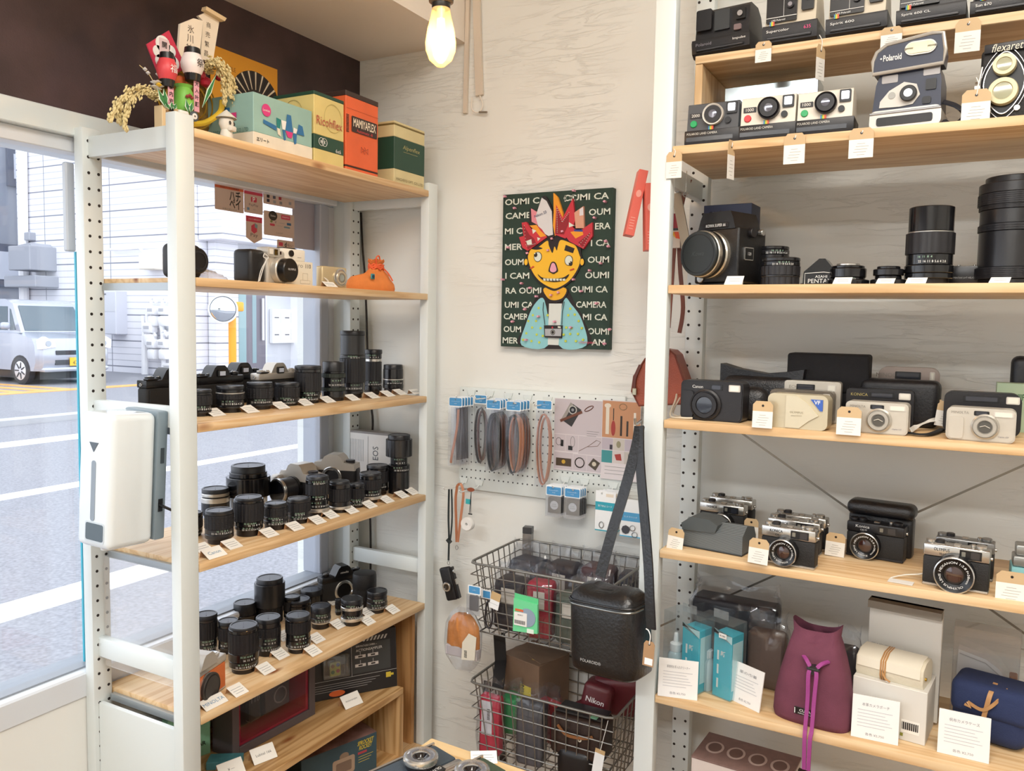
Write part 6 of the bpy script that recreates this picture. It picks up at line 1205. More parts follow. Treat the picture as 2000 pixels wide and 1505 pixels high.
bagged('bagged_case', 'green backed package in clear plastic beside the brown carton', 'case', Vector((-.955, 1.80, ZLW+.035)), .1, .05, .06, .095, mat('#2f9a5a', .5), 23)
bagged('bagged_case', 'red strap package in clear plastic before the brown carton', 'case', Vector((-.855, 1.81, ZLW+.03)), -.3, .07, .03, .105, mat('#b23038', .5), 24)
DB = mat('#33241f', .45, bump=.4, bscale=400)
t = thing('camera_case', 'dark brown and black leather camera case at the front right of the lower basket', 'case', (-.735, 1.745, ZLW+.002), .0)
g = G(); g.box(-.068, .068, -.040, .035, .06, .158, DB, .012, 3); g.build('lid', t)
g = G(); g.box(-.050, .045, -.046, .03, .0, .085, mat('#17171a', .35), .022, 4); g.build('front', t)
g = G(); g.strap(catmull([(-.045, -.044, .135), (-.02, -.047, .118), (.02, -.047, .120), (.045, -.044, .128)]), .007, .002, mat('#8a5a34', .5), (0, 0, 1)); g.ring(.012, -.0425, .112, .002, .005, .002, mat('#d8d2c2', .4), 'y', 14); g.build('strap', t)
g = G(); g.box(-.060, .062, -.03, .03, .159, .164, mat('#26282b', .3), .002); g.box(.030, .048, -.031, -.008, .1645, .1655, mat('#8cc9a8')); g.build('plastic_top', t)
t = thing('price_tag', 'white tag with kraft top hanging on a string from the lower basket rim', 'price tag', (-.667, 1.686, .425), 0, rot=(0, math.radians(8), 0))
g = G(); g.box(-.012, .012, -.0006, 0, -.045, .010, CRD); g.box(-.012, .012, -.0006, 0, .010, .020, mat('#c7a97c', .6)); g.build('tag', t); g = G(); g.tube([(0, 0, .018), (.003, .002, .06), (.006, .0, .094)], .0009, WHT, 5); g.build('string', t)
MR = mat('#5b1f27', .4, bump=.15)
t = thing('camera_case', 'maroon Nikon ever-ready camera case lying across the right of the lower basket', 'case', (-.705, 1.86, .495), math.radians(8), rot=(math.radians(12), math.radians(-4), math.radians(8)))
g = G(); g.box(-.04, .09, -.03, .055, -.045, .060, MR, .016, 4); g.build('body', t)
g = G(); g.M = T(-.028, -.05, .012) @ RX(math.radians(-18)) @ RY(math.radians(14)); g.box(-.036, .036, -.02, .05, -.040, .046, MR, .014, 4); g.txt('Nikon', .013, mat('#dcd6d6'), 0, -.0208, .008, bold=True, w=.046); g.build('snout', t)
g = G(); g.strap(catmull([(-.05, -.01, -.01), (-.09, -.02, -.03), (-.13, -.03, -.045)]), .020, .003, MR, (0, .3, 1)); g.build('strap', t)

# ---- black leather shoulder bag hanging on the post ----
BL_ = mat('#17181a', .3, bump=.4, bscale=170, spec=.6)
t = thing('shoulder_bag', 'black leather Polaroid shoulder bag with broad straps hanging from the white post', 'bag', (-.588, 1.545, .700), 0, rot=(0, math.radians(-4), math.radians(-12)))
g = G(); N = 32; vs = []; prof = [(.070, .040, .0), (.079, .048, .008), (.081, .050, .03), (.079, .050, .10), (.078, .049, .148), (.074, .046, .160), (.058, .034, .172), (.03, .018, .177)]
def sq(a, rx, ry, e=.45): c, s = math.cos(a), math.sin(a); return rx*math.copysign(abs(c)**e, c), ry*math.copysign(abs(s)**e, s)
for rx, ry, z in prof:
    for i in range(N): x, y = sq(2*PI*i/N, rx, ry); vs.append((x, y, z+(.004*math.cos(2*PI*i/N*2) if z > .12 else 0)))
g.raw(vs, [(l*N+i, l*N+(i+1) % N, l*N+N+(i+1) % N, l*N+N+i) for l in range(len(prof)-1) for i in range(N)]+[tuple(range(N))[::-1], tuple(range(7*N, 8*N))], BL_); g.txt('POLAROID®', .0065, mat('#b9b9b6', .4), -.018, -.0502, .030, w=.050); g.build('body', t, sharp=60)
g = G(); g.tube([(*sq(PI+PI*i/20*1.0, .0795, .0505), .142) for i in range(21)], .0022, mat('#8f9290', .3, .9), 6); g.build('zipper', t)
g = G(); g.tube([(*sq(2*PI*i/40, .080, .051), .150) for i in range(40)], .0022, BL_, 6, closed=True); g.build('piping', t)
tp = atY(1248, 832, 1.60); A1_ = Vector(t.location)
hk = thing('display_hook', 'small steel hook on the white post carrying the black bag strap', 'hook', atY(1248, 826, 1.61)); g = G(); g.tube([(0, .012, .004), (0, -.012, 0), (0, -.022, .001), (0, -.025, .012)], .003, mat('#a9a9a6', .3, .9), 8); g.build('rod', hk)
def loc_(p): return (Matrix.Translation(t.location) @ t.rotation_euler.to_matrix().to_4x4()).inverted() @ p
s1 = [loc_(atY(*q, y)) for q, y in (((1172, 1125), 1.535), ((1195, 1040), 1.545), ((1222, 950), 1.56), ((1243, 870), 1.58), ((1249, 832), 1.592))]
s2 = [loc_(atY(*q, y)) for q, y in (((1272, 1228), 1.50), ((1269, 1170), 1.503), ((1266, 1100), 1.515), ((1258, 1000), 1.54), ((1250, 900), 1.57), ((1249, 832), 1.592))]
g = G(); g.strap(catmull(s1), .022, .004, BL_, (1, .2, .25)); g.build('shoulder_strap', t)
g = G(); g.strap(catmull(s2), .021, .004, BL_, (1, -.1, 0)); g.build('shoulder_strap', t)
t2 = thing('price_tag', 'kraft paper price tag hanging on white string at the black bag', 'price tag', atY(1267, 1275, 1.488), 0, rot=(0, math.radians(3), 0))
g = G(); g.prism([(-.011, -.026), (.011, -.026), (.011, .018), (.007, .024), (-.007, .024), (-.011, .018)], -.0006, 0, mat('#a98662', .6)); g.cyl(0, -.0006, .018, .0022, .0004, BK, 'y', 12); g.box(-.007, .009, -.0009, -.0006, -.023, -.010, CRD); g.build('tag', t2)
g = G(); g.tube(catmull([(0, -.001, .018), (.001, -.002, .035), (-.004, 0, .044), (-.010, .002, .046)]), .0012, WHT, 6); g.build('string', t2)

# ---- coral film boxes on the far side of the white post ----
CO = mat('#dd6a5c', .45); CO2 = mat('#c0494a', .45)
for (px, py, rot_, lab) in ((1241, 398, math.radians(11), 'tilted coral red film box hanging at the top left of the white post'), (1267, 425, math.radians(-2), 'upright coral pink film box hanging close to the white post')):
    t = thing('film_box', lab, 'box', atY(px, py, 1.74), 0, rot=(0, rot_, .5))
    g = G(); g.box(-.010, .010, -.020, .020, -.072, .072, CO, .0006)
    for k in range(5): g.box(-.006, .004, -.0204, -.02, -.058+k*.006, -.0565+k*.006, mat('#e9a79b'))
    g.prism(oval(0, .02, .006, .008, 14), -.0204, -.02, mat('#e9a79b')); M = T(.0104, 0, 0) @ RZ(PI/2); g.txt('Pimolive', .006, mat('#e9b0a6'), 0, 0, -.02, M=M); g.build('carton', t)
t = thing('film_box', 'small red packet with an orange pie mark hanging behind the post edge', 'box', atY(1322, 435, 1.78), 0)
g = G(); g.box(-.014, .010, -.004, .004, -.055, .045, mat('#d9d2c8')); g.box(-.0141, .0101, -.0044, .004, -.012, .020, mat('#9a2434')); g.box(-.0141, .0101, -.0046, .004, -.017, -.012, BK); g.prism([(-.004, -.020), (.010, -.020), (.010, -.036), (.0, -.034)], -.0046, -.004, mat('#e0582e')); g.prism([(-.014, -.020), (-.004, -.020), (.0, -.034)], -.0046, -.004, mat('#e3b02c')); g.build('carton', t)
t = thing('tripod_arm', 'flat worn metal bracket hung on two rings behind the post', 'bracket', (0, 0, 0))
g = G(); g.strap([atY(1321, 377, 1.75), atY(1344, 500, 1.75)], .020, .005, mat('#9a9182', .5, .5), (1, 0, 0)); g.build('bar', t)
for px, py in ((1323, 371), (1339, 380)): c = atY(px, py, 1.74); g = G(); g.tube([c+Vector((.005*math.cos(a*PI/7), 0, .005*math.sin(a*PI/7))) for a in range(14)], .0011, CHR, 6, closed=True); g.tube([c+Vector((0, 0, .004)), c+Vector((.001, 0, .05))], .0008, CHR, 5); g.build('ring', t)
g = G(); c = atY(1338, 505, 1.748); g.box(c.x-.008, c.x+.008, c.y-.003, c.y+.004, c.z-.012, c.z+.012, BK, .001); g.build('end_pad', t)
# brown leather bag behind the post
LB_ = mat('#9a4a32', .4, bump=.5, bscale=300, var=.15, vscale=14)
t = thing('leather_bag', 'reddish brown leather camera bag with a long strap hanging behind the white post', 'bag', (-.585, 1.83, 1.238), 0)
g = G(); P_ = [(-.052, -.012), (.068, .0), (.070, .006), (.030, .108), (.018, .118), (-.012, .122), (-.040, .096), (-.066, .055), (-.070, .02)]
g.prism(P_, -.03, .03, LB_); g.build('body', t, sharp=20)
g = G(); g.tube([(x, -.031, z) for x, z in P_], .0022, mat('#6f3020', .5), 6, closed=True); g.build('piping', t)
g = G(); g.strap(catmull([(-.050, -.034, .082), (-.062, -.036, .05), (-.062, -.036, .02)]), .007, .003, mat('#5a281c', .5), (1, 0, 0)); g.box(-.066, -.056, -.040, -.034, .012, .028, mat('#b0a890', .3, .8), .001); g.build('buckle_strap', t)
g = G(); g.prism(oval(.003, .112, .014, .010, 20), -.036, -.030, mat('#8a3f2a', .4)); g.build('ring_tab', t)
g = G(); Q = [loc2-Vector(t.location) for loc2 in [atY(*p, 1.80) for p in ((1327, 650), (1334, 600), (1328, 520), (1326, 440), (1335, 385), (1348, 350))]]; g.strap(catmull(Q), .009, .003, mat('#6b3726', .5), (1, 0, 0)); g.build('shoulder_strap', t)
g = G(); Q = [loc2-Vector(t.location) for loc2 in [atY(*p, 1.82) for p in ((1306, 640), (1312, 560), (1318, 480), (1330, 390))]]; g.strap(catmull(Q), .008, .003, mat('#7a3f2c', .5), (1, 0, 0)); g.build('shoulder_strap', t)

# ---- light bulb ----
d = ray(861, 62); k = 1.30/d.y; c = Vector((0, 0, CAMZ))+d*k
t = thing('pendant_bulb', 'glowing pear shaped filament bulb hanging from a dark socket', 'light bulb', c)
top = 2.95-c.z; R = 66/2*depth(c)/FPX*.5*2*.5*2*.95
s = depth(c)/FPX
g = G(); g.lathe([(0, -68*s), (8*s, -66*s), (22*s, -54*s), (29*s, -36*s), (30*s, -22*s), (26*s, 5*s), (20*s, 28*s), (17*s, 44*s)], glass('#ffe2b4', .06, .30, .05, '#ffdfae'), 36); g.build('glass_envelope', t)
EM = bpy.data.materials.new('filament_glow'); EM.use_nodes = True; nt = EM.node_tree; nt.nodes.clear(); o_ = nt.nodes.new('ShaderNodeOutputMaterial'); e_ = nt.nodes.new('ShaderNodeEmission'); e_.inputs[0].default_value = (1, .74, .40, 1); e_.inputs[1].default_value = 40; nt.links.new(e_.outputs[0], o_.inputs[0])
g = G()
for a in range(6):
    x, y = 7*s*math.cos(a*PI/3), 7*s*math.sin(a*PI/3); g.tube([(x, y, -46*s), (x*.8, y*.8, 24*s)], 2.2*s, EM, 6)
for a in (0, 2): x = 3*s*math.cos(a*PI/3); g.tube([(x, 0, -44*s), (0, 0, 34*s)], 2.0*s, EM, 6)
g.build('filament', t)
g = G(); g.lathe([(0, -2*s), (4*s, 0), (5*s, 30*s), (8*s, 44*s), (0, 44*s)], mat('#e8d2b0', .3), 16); g.build('glass_stem', t)
g = G(); g.lathe([(0, 43*s), (17*s, 43*s), (18*s, 46*s), (18*s, 53*s), (24*s, 56*s), (25*s, 64*s), (22*s, 100*s), (8*s, 110*s), (0, 110*s)], mat('#3b3936', .35, .6), 28); g.build('socket', t)
g = G(); g.tube([(0, 0, 105*s), (0, 0, top)], .004, BK, 8); g.build('cord', t)
l = bpy.data.lights.new('bulb_light', 'POINT'); l.energy = 4; l.color = (1, .70, .42); l.shadow_soft_size = .02; lo = bpy.data.objects.new('bulb_light', l); C.objects.link(lo); lo.location = c+Vector((0, 0, -10*s))

# ---- table in the foreground with two half-frame cameras ----
TZ = .75; pc = atZ(843, 1440, TZ)
e1 = atZ(1032, 1505, TZ); e2 = atZ(745, 1505, TZ)
dx = (e1-pc).normalized(); dy = (e2-pc).normalized(); an = math.atan2(dx.y, dx.x)
tt = thing('display_table', 'small wooden display table in the foreground with two old cameras on it', 'table', (pc.x, pc.y, 0), an)
TW = wood(0, '#dcb880', '#cda56c', '#e6c896')
g = G(); g.box(0, .9, -.55, 0, TZ-.022, TZ, TW, .002, 2); g.build('tabletop', tt)
for x, y in ((.03, -.03), (.87, -.03), (.03, -.52), (.87, -.52)): g = G(); g.box(x-.02, x+.02, y-.02, y+.02, 0, TZ-.0225, wood(2), .002); g.build('leg', tt)
GB = mat('#39454f', .5, bump=.5, bscale=500); GBG = mat('#3a4a38', .5, bump=.5, bscale=500); CHP = mat('#b9b3ae', .22, .85)
def halfframe(label, px, py, skin, rz):
    """camera lying on its back: lens up. px,py = centre of the lens ring face"""
    zt = TZ+.045; c = atZ(px, py, zt); t = thing('film_camera', label, 'camera', (c.x, c.y, TZ+.0003), rz)
    # x along body length, y across height (top plate toward +y), z up = front
    g = G(); g.box(-.054, .060, -.036, .016, .002, .028, skin, .004, 2); g.build('body', t)
    g = G(); g.box(-.056, .062, .0165, .036, 0, .029, CHP, .006, 3); g.box(-.056, .062, -.040, -.0365, 0, .029, CHP, .001); g.build('top_plate', t)
    g = G(); g.box(-.020, .030, .018, .033, .0292, .031, mat('#1c1c1e', .3), .001); g.M = T(.005, .0255, .0312) @ RX(-PI/2); g.txt('OLYMPUS-PEN', .006, WHT, 0, 0, 0, w=.042); g.M = None; g.build('name_window', t)
    g = G(); g.lathe([(0, .0285), (.021, .0285), (.022, .031), (.022, .036), (.0195, .0365)], mat('#1a1a1c', .3), 36); g.ctxt('15 20 25 5.6 8 11', .003, WHT, .0222, .0335, -PI/2+.2); g.build('lens_barrel', t)
    g = G(); g.lathe([(.019, .0365), (.0245, .037), (.0255, .040), (.0245, .0445), (.022, .046), (.012, .0435), (.0115, .041)], CHR, 48)
    for k in range(64):
        a = 2*PI*k/64; g.box(.0140, .0205, -.00030, .00030, .0449, .0456, mat('#9d9da4', .2, .6), M=RZ(a) @ T(0, 0, 0))
    g.build('selenium_ring', t)
    g = G(); g.lathe([(.0115, .0425), (.0105, .042), (.006, .0385), (0, .039)], GLM, 32); g.build('front_element', t)
    g = G(); g.cyl(.050, .026, .0292, .0065, .004, CHR, 'z', 20); g.build('shutter_button', t)
    return t
halfframe('old silver and blue-grey half frame camera lying on its back at the table corner', 822, 1474, GB, math.radians(-107))
halfframe('old silver and green-grey half frame camera lying on its back at the table front edge', 922, 1500, GBG, math.radians(-107))
p = atZ(945, 1478, TZ); tag(tent(945, 1482, TZ, 'white card slip between the two cameras on the table', .04, .03, .004, yaw=-1), 'white card slip between the two cameras on the table', 'price card')
# ================= right shelving =================
R2, R3, R4, R5, R6 = RZ_[0], RZ_[1], RZ_[2], RZ_[3], RZ_[4]
def span(x0, x1, yt, yb, y):
    a = atY(x0, yb, y); b = atY(x1, yb, y); tp = atY((x0+x1)/2, yt, y); return (a.x+b.x)/2, b.x-a.x, tp.z
def q3(x, y): return 1280+x/2.778, y/2.778
def q4(x, y): return 1280+x/2.778, 330+y/2.778
def q5(x, y): return 1280+x/2.778, 640+y/2.778
def q6(x, y): return 1280+x/2.778, 940+y/2.778
def q7(x, y): return 1260+x/2.703, 1150+y/2.703
def sp(q, x0, x1, yt, yb, y, z):
    a = q(x0, yb); b = q(x1, yt); xc, w, tz = span(a[0], b[0], b[1], a[1], y); return xc, w, tz-z
DKP = mat('#1c1b1e', .38, bump=.15, bscale=700); BGE = mat('#cfc4ae', .4); LGLS = mat('#0c0e16', .05, coat=1); FLS = mat('#d9d2b4', .12, .2); RED = mat('#d23a40', .35); GRE = mat('#18a05a', .3)
def rainbow(g, x, z, y, w=.0016, h=.010):
    for k, c in enumerate(('#3f7fc0', '#6ab04a', '#e8c93a', '#e8843a', '#d64a4a')): g.box(x+k*w, x+(k+1)*w, y-.0006, y, z, z+h, mat(c, .5))
# ---- box-type instant cameras on the crate ----
def instant(label, P, rz, w, h, d, topm, botm, text, tcol=WHT, style=0, tx2=None):
    t = thing('instant_camera', label, 'camera', P, rz); hb = h*.36
    g = G(); g.prism([(-d/2, .008), (-d/2+.010, 0), (d/2, 0), (d/2, hb), (-d/2-.002, hb), (-d/2-.004, hb*.8)], -w/2, w/2, botm, 'yz'); g.build('film_door', t)
    g = G(); f = -d/2-.0035; g.box(-w*.42, w*.40, f-.0006, f+.003, hb*.30, hb*.44, BK, .0004); g.box(-w*.40, w*.38, f-.0012, f, hb*.36, hb*.39, mat('#5b5b60', .3)); g.txt(text, hb*.17, tcol, -w*.42, f-.0012, hb*.68, al='l', w=min(w*.42, len(text)*hb*.12))
    if tx2: g.txt(tx2, hb*.17, mat('#e0508a') if style == 1 else WHT, w*.33, f-.0012, hb*.68, w=len(tx2)*hb*.11)
    g.build('film_slot', t)
    g = G(); g.prism([(-d/2+.004, hb), (d/2-.004, hb), (d/2-.03, h*.86), (d/2-.05, h), (-d/2+.016, h), (-d/2+.010, h*.94)], -w*.46, w*.46, topm, 'yz'); g.build('body', t)
    y = -d/2+.0035; M = RX(-.10)
    def pan(x0, x1, z0, z1, m, o=.003, r=.002): g.rrect(w*x0, w*x1, hb+(h-hb)*z0, hb+(h-hb)*z1, y-o+.004*z0, y+.006, r, m)
    g = G()
    if style == 0:
        pan(-.43, -.16, .28, .95, DKP, .008, .004); pan(-.12, .14, .22, .86, mat('#3a3d40', .35), .004, .002); g.build('flash_panel', t)
        g = G(); pan(.24, .40, .46, .82, BK, .004); g.cyl(w*.32, y-.004, hb+(h-hb)*.62, w*.045, .002, mat('#b9b9bd', .1, .5), 'y', 16); pan(.22, .34, .12, .30, mat('#7a6a6c', .3), .004); g.build('viewfinder', t)
    else:
        pan(-.44, .12, .08, .92, mat('#1b1a1b', .25), .004, .002); g.box(-w*.44, w*.12, y-.0048, y-.004, hb+(h-hb)*.20, hb+(h-hb)*.215, WHT); g.box(-w*.12, -w*.115, y-.0048, y-.004, hb+(h-hb)*.2, hb+(h-hb)*.9, WHT); g.txt('LMS Polaroid', .0035, WHT, -w*.34, y-.0048, hb+(h-hb)*.13, al='l'); g.build('flash_panel', t)
        g = G(); g.cyl(-w*.0, y-.004, hb+(h-hb)*.5, w*.07, .004, mat('#26262a', .2), 'y', 24); g.cyl(-w*.0, y-.008, hb+(h-hb)*.5, w*.04, .0006, mat('#a9aab4', .05, .4), 'y', 16); g.build('lens', t)
        g = G(); pan(.20, .42, .30, .95, BK, .005, .003); g.cyl(w*.31, y-.006, hb+(h-hb)*.62, w*.05, .001, mat('#aeb0b8', .08, .4), 'y', 16); g.build('viewfinder', t)
        g = G(); rainbow(g, -w*.36, hb-.002, f-.0006, .0018, .008); g.build('rainbow_stripe', t)
    return t
CY0 = 1.700
a0 = atY(1358, 110, CY0); CRX, CRZ = a0.x, a0.z; hc = CRZ-R2
g = G(); g.box(CRX, CRX+.0155, CY0+.002, 1.905, .0004, hc-.0165, wood(2), .001); g.build('side_panel', cr)
g = G(); g.box(CRX, .28, CY0, 1.905, hc-.016, hc, WX, .001); g.build('top_panel', cr)
g = G(); g.box(.265, .28, CY0+.002, 1.905, .0004, hc-.0165, wood(2), .001); g.build('side_panel', cr)
def inst(x0, x1, yt, yb, lab, rz, topm, botm, text, tc=WHT, style=0, tx2=None, hh=None, d=.105):
    y = CY0+.002; xc, w, h = sp(q3, x0, x1, yt, yb, y, CRZ); h = hh or h
    return instant(lab, Vector((xc, y+d/2+.004, CRZ+.0003)), rz, w, h, d, topm, botm, text, tc, style, tx2)
inst(205, 530, 22, 290, 'all black instant camera at the left end of the topmost row', -.12, DKP, DKP, 'Polaroid', mat('#8e8a92'), 0, 'Impulse')
inst(582, 880, -80, 228, 'beige fronted instant camera printed Supercolor with a pink 635', -.04, BGE, DKP, 'Supercolor', WHT, 1, '635')
inst(925, 1260, -110, 195, 'beige fronted instant camera printed Spirit 600', -.04, BGE, DKP, 'Spirit 600', WHT, 1)
inst(1310, 1690, -150, 145, 'black instant camera printed Spirit 600 CL', -.05, DKP, DKP, 'Spirit 600 CL', WHT, 1)
inst(1712, 2110, -190, 105, 'black instant camera printed Sun 670 at the right edge', -.05, DKP, DKP, 'Sun 670', WHT, 1, 'AUTOFOCUS')
# ---- three simple instant cameras on the board ----
def onestep(label, x0, x1, yt, yb, bodym, btn, num, ring, yb_=1.628, rz=0):
    xc, w, h = sp(q3, x0, x1, yt, yb, yb_, R2); d = .072; t = thing('instant_camera', label, 'camera', (xc, yb_+d/2, R2+.0003), rz); hb = h*.34
    g = G(); g.box(-w/2, w/2, -d/2, d/2, 0, hb, DKP, .002, 2); g.box(-w*.46, w*.38, -d/2-.001, -d/2+.002, hb*.2, hb*.5, mat('#3b3e44', .15)); g.txt('POLAROID LAND CAMERA', hb*.16, mat('#d9d6cc'), -w*.45, -d/2-.0006, hb*.74, al='l', w=w*.55); g.build('film_door', t)
    g = G(); g.prism([(-d/2+.003, hb), (d/2, hb), (d/2-.008, h*.9), (d/2-.025, h), (-d/2+.012, h), (-d/2+.009, h*.97)], -w*.46, w*.46, bodym, 'yz'); g.build('body', t)
    y = -d/2+.006; M = T(0, 0, 0)
    g = G(); g.lathe([(.0, .002), (w*.10, .004), (w*.16, .010), (w*.185, .012), (w*.185, .0), (w*.15, -.006)], DKP if not ring else mat('#e6e2d8', .3), 32, T(-.0+w*.02, y, hb+(h-hb)*.52) @ RX(PI/2)); g.lathe([(0, .0125), (w*.15, .0125), (w*.15, .0), (0, 0)], DKP, 30, T(w*.02, y, hb+(h-hb)*.52) @ RX(PI/2)); g.lathe([(0, .0135), (w*.07, .0131), (w*.075, .012)], mat('#777985', .06, .5), 24, T(w*.02, y, hb+(h-hb)*.52) @ RX(PI/2)); g.build('lens', t)
    g = G(); g.rrect(w*.24, w*.43, hb+(h-hb)*.52, hb+(h-hb)*.94, y-.003, y+.008, .002, BK); g.rrect(w*.27, w*.40, hb+(h-hb)*.60, hb+(h-hb)*.88, y-.0036, y, .002, mat('#85868c', .1, .5)); g.build('viewfinder', t)
    g = G(); g.cyl(w*.28, y, hb+(h-hb)*.28, w*.055, .006, BK, 'y', 20); g.build('exposure_dial', t)
    g = G(); g.cyl(-w*.34, y, hb+(h-hb)*.24, w*.062, .005, btn, 'y', 24, .001); g.build('shutter_button', t)
    g = G(); g.rrect(-w*.42, -w*.20, hb+(h-hb)*.46, hb+(h-hb)*.64, y-.0015, y+.006, .001, mat('#2b2a2c', .4)); g.txt(num, (h-hb)*.11, mat('#e8e4da'), -w*.31, y-.002, hb+(h-hb)*.55); rainbow(g, -w*.06, hb-.001, -d/2-.0003, .0020, .007); g.build('number_plate', t)
    return t
onestep('dark grey instant camera printed 2000 with a green button', 155, 455, 550, 782, mat('#4a4c50', .4), GRE, '2000', True, 1.624)
onestep('ivory instant camera printed 1000 with a red button', 445, 765, 515, 755, mat('#ddd6c8', .4), RED, '1000', False, 1.624)
onestep('ivory instant camera printed 1000 with a green button', 752, 1075, 485, 727, mat('#ddd6c8', .4), GRE, '1000', False, 1.624)
xc, w, h = sp(q3, 375, 880, 450, 560, 1.80, R2); t = thing('camera_box', 'shiny silver foil camera box behind the ivory instant cameras', 'box', (xc, 1.80, R2+.0003))
g = G(); g.box(-w/2, w/2, 0, .07, 0, h, mat('#aab4b8', .15, .7, var=.3, vscale=14), .001); g.prism(oval(w*.32, h*.72, .014, .014, 20), -.0006, 0, mat('#d6d2c4')); g.build('carton', t)
# ---- blue-grey flip-up instant camera ----
xc, w, h = sp(q3, 1172, 1578, 200, 688, 1.640, R2); t = thing('instant_camera', 'large navy blue and silver instant camera with raised flash hood', 'camera', (xc, 1.64+.05, R2+.0003), -.10)
NV = mat('#2a3044', .35); SVP = mat('#bcb9b2', .3, .4)
g = G(); g.prism(rr(-w*.5, w*.47, 0, h*.22, .010, 5), -.050, .04, SVP); g.prism(rr(-w*.40, w*.36, h*.045, h*.14, .004, 3), -.0515, -.0495, BK); g.box(-w*.5, w*.47, -.052, -.048, h*.175, h*.20, mat('#8f8f90', .3, .5), .001); g.build('film_door', t)
g = G(); g.prism([(-w*.48, h*.2), (w*.45, h*.2), (w*.44, h*.52), (w*.40, h*.66), (-w*.38, h*.66), (-w*.44, h*.52)], -.042, .03, NV); g.build('body', t)
g = G(); zc = h*.40; g.prism([(-w*.38, h*.26), (-w*.1, h*.25), (w*.08, h*.265), (w*.17, h*.36), (w*.12, h*.48), (-w*.05, h*.52), (-w*.25, h*.44), (-w*.37, h*.33)], -.0445, -.042, mat('#d2cfc8', .4)); g.cyl(w*.02, -.0445, zc-.003, w*.115, .008, BK, 'y', 28, .001); g.cyl(w*.02, -.0525, zc-.003, w*.06, .0005, LGLS, 'y', 24); g.build('lens', t)
g = G(); g.rrect(w*.24, w*.38, h*.40, h*.52, -.0445, -.04, .002, BK); g.rrect(w*.20, w*.32, h*.25, h*.33, -.0445, -.04, .004, BK); g.cyl(-w*.21, -.0445, h*.385, w*.05, .001, mat('#8c8a84', .3, .4), 'y', 18); g.build('viewfinder', t)
g = G(); g.rrect(-w*.36, -w*.14, h*.53, h*.62, -.0430, -.04, .002, mat('#8e8a88', .3, .3)); g.rrect(w*.20, w*.42, h*.56, h*.66, -.0430, -.04, .002, mat('#8e8a88', .3, .3)); g.build('hinge_panel', t)
hp = [(-w*.48, h*.64), (w*.46, h*.66), (w*.48, h*.80), (w*.44, h*.985), (w*.30, h*1.0), (-w*.30, h*.95), (-w*.44, h*.88), (-w*.49, h*.78)]
g = G(); g.prism(hp, -.050, -.005, NV); g.tube([(x, -.0495, z) for x, z in hp], .0035, SVP, 8, closed=True); g.txt('Polaroid', .011, WHT, -w*.22, -.0512, h*.80, w=w*.25, bold=True); g.prism([(-w*.39, h*.80), (-w*.375, h*.812), (-w*.36, h*.80), (-w*.375, h*.788)], -.0512, -.05, WHT); g.build('flash_hood', t)
g = G(); g.prism(rr(-w*.06, w*.37, h*.785, h*.935, .014, 6), -.0535, -.05, SVP); g.prism(rr(-w*.04, w*.35, h*.80, h*.92, .011, 6), -.0545, -.0535, FLS); g.box(w*.06, w*.25, -.0550, -.0545, h*.805, h*.915, mat('#e9e2c0', .1, .3)); g.build('flash', t)
g = G(); g.strap(catmull([(w*.44, -.01, h*.3), (w*.62, -.005, h*.24), (w*.72, -.01, h*.12), (w*.60, -.02, h*.02), (w*.46, -.02, .012)]), .030, .003, mat('#20242f', .6), (0, 1, .4)); g.build('hand_strap', t)
# ---- twin lens reflex ----
xc, w, h = sp(q3, 1768, 2050, 225, 622, 1.645, R2); t = thing('film_camera', 'black and chrome twin lens reflex camera at the right edge of the upper board', 'camera', (xc, 1.645+.05, R2+.0003), -.12)
g = G(); g.box(-w/2, w/2, -.045, .05, 0, h*.94, LTH, .006, 3); g.build('body', t)
g = G(); g.box(-w*.44, w*.44, -.050, .045, h*.88, h, DKP, .002, 2); g.txt('flexaret', .013, mat('#d8d2c0'), -w*.0, -.0506, h*.935, w=w*.6, shear=.2); g.build('focus_hood', t)
g = G()
def fig8(k): return [(w*(-.02+math.cos(a)*k*(.30+.06*math.cos(2*a))), h*.48+math.sin(a)*k*h*.36) for a in [2*PI*i/40 for i in range(40)]]
g.prism(fig8(1.12), -.047, -.045, BK); g.tube([(x, -.0475, z) for x, z in fig8(1.1)], .0014, CHR, 6, closed=True); g.tube([(x, -.0475, z) for x, z in fig8(1.28)], .0008, CHR, 6, closed=True); g.build('front_plate', t)
for nm, z, r in (('viewing_lens', h*.70, w*.235), ('taking_lens', h*.36, w*.30)):
    g = G(); g.lathe([(0, .012), (r*.62, .012), (r*.66, .014), (r*.95, .014), (r, .011), (r, 0)], mat('#c9bf9a', .35, .3), 36, T(-w*.02, -.046, z) @ RX(PI/2)); g.lathe([(0, .0128), (r*.6, .0124)], mat('#a8a88c', .08), 28, T(-w*.02, -.046, z) @ RX(PI/2)); g.build(nm, t)
for a in range(5): g = G(); g.cyl(w*(-.30+.14*a), -.046, h*(.10+.02*abs(2-a)), .005, .003, CHR, 'y', 14, .0005); g.build('control_knob', t) if a in (0, 4) else None
g = G(); g.cyl(-w/2-.001, .0, h*.52, .014, .012, CHR, 'x', 24); g.v = [(-(x+w/2)*1-w/2, y, z) for x, y, z in g.v]; g.build('winding_knob', t)
g = G(); g.tube(catmull([(-w*.46, -.047, h*.72), (-w*.50, -.056, h*.50), (-w*.60, -.060, h*.28), (-w*.66, -.062, h*.20)]), .0013, WHT, 6); g.build('tag_string', t)
